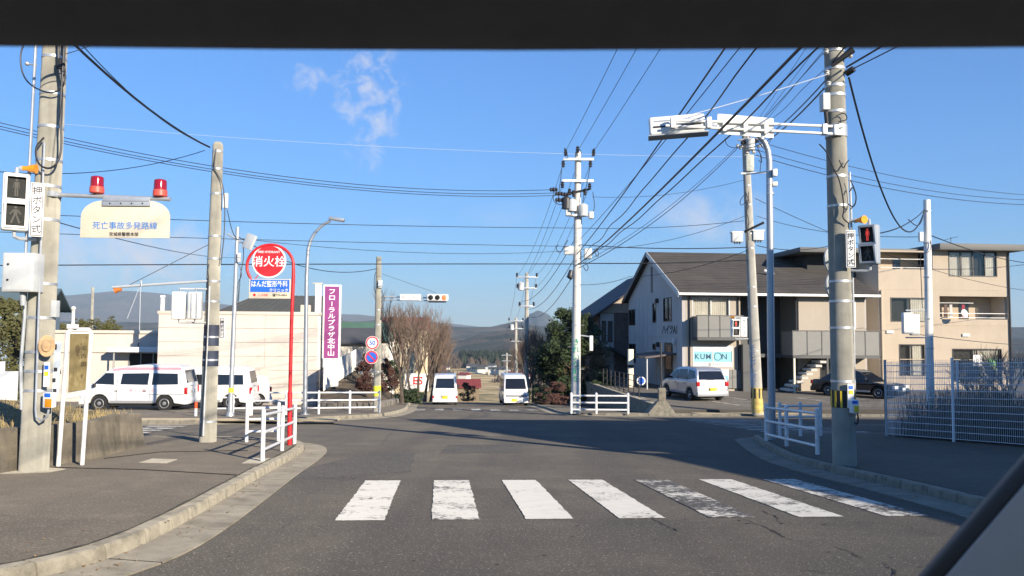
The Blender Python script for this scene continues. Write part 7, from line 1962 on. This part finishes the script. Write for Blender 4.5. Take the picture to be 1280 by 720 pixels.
# across from the left edge to the pale pole
for k, (v0, v1, rr) in enumerate(((150, 237, .012), (154.5, 241, .012), (158, 244, .012))):
    wire(('top', 'middle', 'bottom')[k]+' line of the trio sloping from the upper left edge to the pale pole', at(-30, v0-4, 24), on6(693+4*k, v1, -.25), 0.75, rr, group='trio of lines from the left')
for k, (u0, v0, y0, u1, v1, sg, rr, lab) in enumerate([
    (-30, 265, 24, 718, 285, .10, .012, 'line crossing the whole left sky above the street lamp'),
    (-30, 289, 24, 718, 308, .05, .011, 'thin line crossing the left sky just below the street lamp head'),
    (300, 298, 27.3, 718, 313, .30, .009, 'thin sagging line from the steel camera pole to the pale pole'),
    (-30, 332, 26, 718, 330, -.02, .020, 'thick level cable crossing the left sky behind the hydrant disc'),
    ]): wire(lab, at(u0, v0, y0), on6(u1, v1, -.2), sg, rr, cat='cable', name='overhead_cable')
wire('cable curving from the steel camera pole down to the speed limit pole', at(298, 296, yc), on3(470, 336, -.1), .55, .014, cat='cable', name='overhead_cable')
wire('thick cable from the top edge down to the banded pole top', Vector((-5.2, 4.0, 6.1)), on2(262, 184, -.1), .55, .018, cat='cable', name='overhead_cable')
wire('thin wire from the top edge down to the banded pole top', Vector((-4.9, 4.0, 6.4)), on2(260, 182, -.1), .75, .007, cat='cable', name='overhead_cable')
wire('thin wire from the left edge past the near left pole to the banded pole top', at(-30, 212, 12), on2(256, 188, -.1), .22, .007, cat='cable', name='overhead_cable')
wire('thin wire at the low left sky behind the cream warning sign', at(66, 276, PL.y), at(300, 322, 27), .15, .007, cat='cable', name='overhead_cable')
wire('faint high wire crossing the middle of the sky', at(80, 155, 60), at(960, 196, 60), .6, .010, m=wirepale, cat='cable', name='overhead_cable')
wire('short wire at the top left running off the frame', at(80, 68, PL.y), at(150, 40, PL.y-3), .02, .005, cat='cable', name='overhead_cable')
# down the hill from the pale pole to the next poles
p2_, p3_, p4_ = far_poles[0], far_poles[1], far_poles[2]
i = 0
for (u, v, dz, dx) in ((704, 205, .2, -.75), (722, 205, .2, 0), (738, 205, .2, .75), (703, 231, 1.1, -.7), (737, 233, 1.1, .7), (718, 300, 2.2, -.4), (721, 318, 2.8, 0), (720, 338, 3.4, .2)):
    i += 1
    wire(('first', 'second', 'third', 'fourth', 'fifth', 'sixth', 'seventh', 'eighth')[i-1]+' line from the pale pole down to the second pole, counted from the top', on6(u, v, -.1), p2_[2]+Vector((dx, 0, -dz)), .7, .010 if v < 290 else .016, group='lines down the hill')
for dx in (-.75, 0, .75):
    sd_ = 'left' if dx < 0 else ('middle' if dx == 0 else 'right')
    wire(sd_+' line between the second and third poles down the hill', p2_[2]+Vector((dx, 0, -.2)), p3_[2]+Vector((dx, 0, -.2)), .5, .010, group='lines between the further poles')
    wire(sd_+' line between the two smallest poles down the hill', p3_[2]+Vector((dx, 0, -.2)), p4_[2]+Vector((dx, 0, -.2)), .5, .010, group='lines between the smallest poles')

# ------------------------------------------------------------------ trees
bark = mat('bare_tree_bark', (.115, .088, .068), .95, var=.3, vscale=4)
twigm = mat('bare_tree_twigs', (.20, .145, .11), .95, var=.35, vscale=2)
def bare_tree_mesh(seed, H, spread=.42, twigs=5):
    r = random.Random(seed); T, W_ = MB(), MB()
    def branch(p, d, L, rad, lev):
        n = 3; pts = [p]; q = p.copy(); dd = d.copy()
        for i in range(n):
            dd = (dd+Vector((r.uniform(-.14, .14), r.uniform(-.14, .14), r.uniform(-.02, .14)))).normalized(); q = q+dd*(L/n); pts.append(q.copy())
        (T if lev < 2 else W_).tube(pts, [rad*(1-.6*i/n) for i in range(n+1)], 6 if lev == 0 else (5 if lev == 1 else 3), False)
        if lev >= 4: return
        k = (6, 5, 6, twigs)[lev]
        for i in range(k):
            f = r.uniform(.35, 1.0) if lev else r.uniform(.72, 1.0)
            j = min(n-1, int(f*n)); b = pts[j].lerp(pts[j+1], f*n-j)
            a_ = 2.4*i+r.uniform(-.5, .5)+seed; tilt = spread*r.uniform(.7, 1.5)
            ref = Vector((math.cos(a_), math.sin(a_), .15))
            nd = (dd*math.cos(tilt)+ref*math.sin(tilt)+Vector((0, 0, .18))).normalized()
            branch(b, nd, L*r.uniform(.52, .74) if lev else H*r.uniform(.30, .42), rad*(.5 if lev else .42), lev+1)
    branch(Vector((0, 0, -.1)), Vector((0, 0, 1)), H*.36, .13, 0)
    return T.mesh('trunk', bark), W_.mesh('crown', twigm)
variants = [bare_tree_mesh(s, 5.6, .43) for s in (1, 2, 3)]
def bare_tree(label, u, y, s, k, rot, group, lift=.1):
    p = at(u, 500, y); p.z = zg(y)+lift
    t = thing('bare_tree', label, 'tree', p, rot, group)
    a_, b_ = variants[k % 3]
    for nm, me in (('trunk', a_), ('crown', b_)):
        o = place(nm, me, t); o.scale = (s*.85, s*.85, s*1.0)
    return t
G1 = 'bare street trees on the left'
for k, (u, y, s) in enumerate(((503, 45, 1.10), (513, 51, 1.15), (522, 57.5, 1.2), (530.5, 65, 1.3), (537.5, 74, 1.4), (544, 85, 1.6), (550, 98, 1.8), (556, 114, 2.0))):
    bare_tree(('nearest and tallest bare tree in the left row past the junction', 'second bare tree in the left row past the junction', 'third bare tree in the left row past the junction', 'fourth bare tree in the left row past the junction', 'fifth bare tree in the left row past the junction', 'sixth bare tree in the left row past the junction', 'seventh bare tree in the left row past the junction', 'furthest bare tree in the left row past the junction')[k], u, y, s, k, k*1.3, G1)
for k, (u, y, s) in enumerate(((672, 55, .9), (666, 62, 1.0), (660, 72, 1.15), (655, 84, 1.35), (650, 98, 1.5))):
    bare_tree(('nearest bare tree in the right row, in shade before the evergreen', 'second bare tree in the right row', 'third bare tree in the right row', 'fourth bare tree in the right row', 'furthest bare tree in the right row')[k], u, y, s, k+1, k*2.1, 'bare street trees on the right')
leafdk = mat('evergreen_leaf', (.035, .055, .018), .7, var=.5, vscale=1.5)
leafol = mat('olive_leaf', (.085, .085, .028), .75, var=.45, vscale=1.5)
leafred = mat('red_brown_leaf', (.085, .038, .028), .8, var=.4, vscale=2)
leafbr = mat('dry_bush_leaf', (.17, .125, .075), .85, var=.4, vscale=2)
def leafy(name, label, cat, base, H, rx, ry, n, leaf, m, seed, z0=.2, trunk=True, cone=0.0, group=None, clumps=34):
    t = thing(name, label, cat, base, 0, group); r = random.Random(seed)
    mb = MB(); cl_ = []
    for k in range(clumps):
        f = r.random(); z = z0*H+(1-z0)*H*f
        rad = (1-f)**.8 if cone > .5 else math.sin(math.pi*(.12+.84*f))**.6
        a_ = r.uniform(0, 6.28); d = r.random()**.5*rad*r.uniform(.75, 1.12)
        cl_.append((Vector((math.cos(a_)*d*rx, math.sin(a_)*d*ry, z)), r.uniform(.22, .40)*(.5+.6*rad)))
    for k in range(n):
        c, s_ = cl_[r.randrange(clumps)]
        v = Vector((r.gauss(0, 1), r.gauss(0, 1), r.gauss(0, 1))); v.normalize(); v *= r.random()**.45*s_
        p = base + c + Vector((v.x*rx*.9, v.y*ry*.9, v.z*H*.32))
        if p.z < base.z+.05: p.z = base.z+.05+r.random()*.2
        a_ = Vector((r.gauss(0, 1), r.gauss(0, 1), r.gauss(0, .6))).normalized(); b_ = a_.orthogonal().normalized()
        l = leaf*r.uniform(.6, 1.3)
        mb.add([p-a_*l, p+b_*l*.42, p+a_*l, p-b_*l*.42], [(0, 1, 2, 3)])
    mb.build('crown', m, t, smooth=False)
    if trunk:
        mb = MB(); mb.tube([base-Vector((0, 0, .1)), base+Vector((.05, 0, H*.4)), base+Vector((0, .05, H*.8))], [.03*H, .02*H, .006*H], 8)
        for k in range(7):
            a_ = k*.9+seed; mb.tube([base+Vector((0, 0, H*(.2+.08*k))), base+Vector((math.cos(a_)*rx*.6, math.sin(a_)*ry*.6, H*(.32+.09*k)))], [.009*H, .003*H], 5)
        mb.build('trunk', bark, t)
    return t
def gb(u, y, lift=.05):
    p = at(u, 500, y); p.z = zg(y)+lift; return p
leafy('evergreen_tree', 'dark evergreen tree with broken outline right of the road ahead', 'tree', gb(714, 53), 6.1, 2.3, 2.2, 17000, .12, leafdk, 21, .06, clumps=70)
leafy('evergreen_tree', 'smaller dark evergreen tree behind the first, further down the road', 'tree', gb(694, 58), 4.8, 1.7, 1.8, 9000, .12, leafdk, 22, .04, clumps=50)
leafy('olive_tree', 'sunlit yellow green tree top between the evergreen and the brown house', 'tree', gb(735, 66), 6.6, 2.2, 1.9, 7000, .12, leafol, 23, .3)
leafy('dry_bush', 'brown leafless bush below the box sign of the pale pole', 'bush', gb(742, 53), 3.8, 1.9, 1.6, 7000, .07, leafbr, 24, .03, clumps=60)
leafy('dark_hedge', 'clipped dark hedge beside the brown house', 'hedge', gb(752, 50), 2.1, .8, .9, 2600, .09, leafdk, 25, 0, False)
for k, (u, y, H, rx, m_, lab) in enumerate(((681, 47, 1.1, .9, leafdk, 'low dark shrub at the kerb under the nearest right tree'), (692, 46, 1.3, 1.0, leafred, 'reddish low shrub at the right kerb'), (671, 58, 1.2, .8, leafdk, 'low dark shrub behind the oncoming van'), (516, 47, .9, .7, leafdk, 'low green shrub at the foot of the second left tree'), (507, 49.5, .8, .8, leafdk, 'low dark shrub under the nearest left tree'), (584, 62, 1.4, .7, leafdk, 'dark shrub on the verge just over the crest'))):
    leafy('shrub', lab, 'shrub', gb(u, y), H, rx, rx, 1500, .07, m_, 30+k, 0, False, group='roadside shrubs')
leafy('red_hedge', 'dark red brown hedge behind the no parking sign', 'hedge', gb(460, 40.5, .75), 1.9, .75, .6, 4200, .07, leafred, 41, .0, False, clumps=44)
leafy('red_hedge', 'second red brown hedge right of the speed limit pole', 'hedge', gb(484, 47, .7), 1.9, .55, .5, 2000, .07, leafred, 42, 0, False)
leafy('green_shrub', 'dark green shrub below the red roofed house', 'shrub', gb(487, 56, .7), 2.2, .9, .8, 2000, .09, leafdk, 43, 0, False)
leafy('garden_tree', 'olive green tree behind the near left pole at the left edge', 'tree', gb(15, 36), 4.6, 1.7, 1.7, 6000, .10, leafol, 44, .05)
leafy('garden_tree', 'second olive green tree at the far left edge', 'tree', gb(-12, 34), 4.6, 1.6, 1.6, 5000, .10, leafol, 45, .05)
for k, (u, H) in enumerate(((70, 5.6), (100, 5.9), (128, 6.0))):
    leafy('clinic_tree', ('olive tree behind the clinic wing, nearest the near left pole', 'middle olive tree behind the clinic wing', 'right olive tree behind the clinic wing')[k], 'tree', gb(u, 62), H, 1.5, 1.2, 3000, .12, leafol, 50+k, .3, group='trees behind the clinic wing')
# bare climber over the mesh fence
vine = variants[1][1]
for k, (u, y, s, rz_) in enumerate(((1225, 21.0, .36, .4), (1272, 20.0, .42, 1.7))):
    p = gb(u, y, HL); t = thing('bare_bush', ('bare branching bush behind the mesh fence, left', 'bare branching bush behind the mesh fence, right edge')[k], 'bush', p, rz_)
    for nm, me in (('trunk', variants[1][0]), ('crown', variants[1][1])):
        o = place(nm, me, t); o.scale = (s*1.25, s*1.25, s*.95)

# ------------------------------------------------------------------ small things down the road and in the valley
t = thing('shop_sign', 'white and red shop sign behind the bare trees on the left', 'sign', gb(521, 68))
c = at(521, 478, 68)
mb = MB(); mb.cbox(c, (2.0, .12, 1.5)); mb.build('board', signwhite, t, bevel=.02)
letter(t, 'ES', .9, Matrix.Translation(c) @ frame((.1, -.065, .15), (1, 0, 0)), signred, bold=.02)
mb = MB(); mb.cyl(Vector((c.x, c.y+.1, zg(68))), Vector((c.x, c.y+.1, c.z)), .08); mb.build('post', galv, t)
rh = at(570, 500, 112); rh.z = zg(112)
gable_house('red_roof_shed', 'small shed with dull red roof beyond the departing van', rh, ST, 3.2, 4, at(575, 484, 112).z-rh.z, .9, mat('ochre_wall', (.27, .21, .13), .8), redroof, 'x', .3)
r_ = random.Random(77)
for k in range(26):
    y = r_.uniform(640, 880); u = r_.uniform(500, 660); p = Vector(((u-640)/1000*y, y, zg(y)))
    w_, d_, h_ = r_.uniform(7, 13), r_.uniform(6, 9), r_.uniform(3, 5.5); rot = r_.uniform(-.5, .5)
    t = thing('valley_house', 'tiny '+('white', 'cream', 'grey')[k % 3]+' house with '+('slate', 'dark grey', 'dull red', 'slate')[k % 4]+' roof among the far valley fields', 'house', p, rot, 'houses in the valley: '+('white', 'cream', 'grey')[k % 3]+' walls, '+('slate', 'dark grey', 'dull red', 'slate')[k % 4]+' roof'); Mq = WM[t.name]
    mb = MB(); mb.box(0, 0, -1, w_, d_, h_, Mq); mb.build('wall', (hwhite, creampaint, boxgrey)[k % 3], t, smooth=False)
    mb = MB(); mb.prism([(-.6, h_), (d_+.6, h_), (d_/2, h_+2.2)], -.5, w_+.5, 'x', Mq); mb.build('roof', (slate, roofgrey, redroof, slate)[k % 4], t, smooth=False)

# ------------------------------------------------------------------ house just outside the frame on the right: it shades the junction
hx = Vector((10.0, 0, 0))
t = thing('corner_house', 'house just outside the frame on the right whose shadow falls on the junction', 'house', (10.0, 4.0, zg(6)))
SH = [(12.4, 0), (12.4, 5.15), (11.6, 5.45), (6.6, 3.25), (6.3, 2.95), (1.0, 2.5), (-6.0, 2.5), (-6.0, 0)]
mb = MB(); mb.prism([(y, z if z else zg(4)-.5) for y, z in SH], 10.3, 20, 'x'); mb.build('wall', cream_s, t, smooth=False)
mb = MB(); mb.prism([(12.9, 5.2), (12.9, 5.35), (11.5, 5.75), (6.2, 3.40), (6.2, 3.25), (11.5, 5.58)], 9.9, 20.4, 'x'); mb.build('upper_roof', slate, t, smooth=False)
mb = MB(); mb.prism([(6.19, 3.0), (6.19, 3.12), (1.0, 2.66), (-6.4, 2.66), (-6.4, 2.52), (1.0, 2.52)], 9.9, 20.4, 'x'); mb.build('lower_roof', slate, t, smooth=False)
t2 = thing('added_shade_block', 'unseen taller flat roofed block added beside the corner house to extend its shade', 'house', (28, 4.0, zg(6)))  # unseen block, added so that the shade reaches further over the side road
mb = MB(); mb.box(21.2, -3, zg(4)-.5, 36, 12.0, 6.3); mb.build('wall', cream_b, t2, smooth=False)
mb = MB(); mb.box(20.9, -3.3, 6.301, 36.3, 12.3, 6.55); mb.build('roof_slab', roofdk, t2, smooth=False)
window(t, Matrix.Translation((10.3, 11.5, 0)) @ Matrix.Rotation(R(-90), 4, 'Z'), .6, 1.2, 2.4, 2.6, 2)

# ------------------------------------------------------------------ the car we look out of: header of the windscreen and right pillar
trim = mat('headlining', (.21, .20, .19), .9, var=.1, vscale=30, bump=.2, bscale=300)
pillar_m = mat('pillar_trim', (.62, .63, .64), .55, var=.05, vscale=10)
car = thing('own_car', 'dark roof header and grey pillar of the car the photo was taken from', 'car', (0, -.3, zg(0)))
mb = MB()
def hdr(x):
    dz = .0035*max(0, (x+.05)/.27)-.0012*math.sin((x+.3)*4)
    return [(.425, 1.455+dz), (.412, 1.449+dz), (.395, 1.450+dz), (.33, 1.474+dz), (.1, 1.50), (-1.0, 1.52), (-1.0, 1.57), (.2, 1.565), (.46, 1.49+dz), (.45, 1.47+dz)]
xs_ = [-.72+.12*i for i in range(13)]
rings = [[Vector((x, y, z)) for y, z in hdr(x)] for x in xs_]
n = len(rings[0])
for A, B in zip(rings, rings[1:]):
    o = len(mb.v); mb.v += A+B
    mb.f += [(o+i, o+(i+1) % n, o+n+(i+1) % n, o+n+i) for i in range(n)]
for A in (rings[0], rings[-1]):
    o = len(mb.v); mb.v += A; mb.f.append(tuple(range(o, o+n)))
mb.build('roof_header', trim, car)
def strip(nm, lo, hi, m, back=.03, bev=.006):
    mb = MB(); A = [at(*p) for p in lo]; B = [at(*p) for p in hi]
    b_ = Vector((.01, back, 0)); mb.loft([A[0], A[1], A[1]+b_, A[0]+b_], [B[0], B[1], B[1]+b_, B[0]+b_]); mb.build(nm, m, car, bevel=bev, seg=3)
strip('pillar_seal', [(1090, 792, .60), (1122, 793, .585)], [(1386, 453, .47), (1412, 454, .455)], black, .018)
strip('pillar_trim', [(1118, 794, .583), (1520, 830, .50)], [(1408, 456, .452), (1700, 500, .36)], pillar_m, .004, .0015)

# ------------------------------------------------------------------ air
hz = bpy.data.materials.new('haze_air'); hz.use_nodes = True
N = hz.node_tree.nodes; N.remove(N['Principled BSDF'])
pv = N.new('ShaderNodeVolumePrincipled'); pv.inputs['Color'].default_value = (.68, .86, 1.0, 1); pv.inputs['Density'].default_value = 9.0e-5; pv.inputs['Anisotropy'].default_value = 0.0
hz.node_tree.links.new(pv.outputs[0], N['Material Output'].inputs['Volume'])
mb = MB(); mb.box(-9500, -120, zg(500)-8, 9500, 11200, 460)
o = mb.build('haze', hz, smooth=False); o['kind'] = 'stuff'
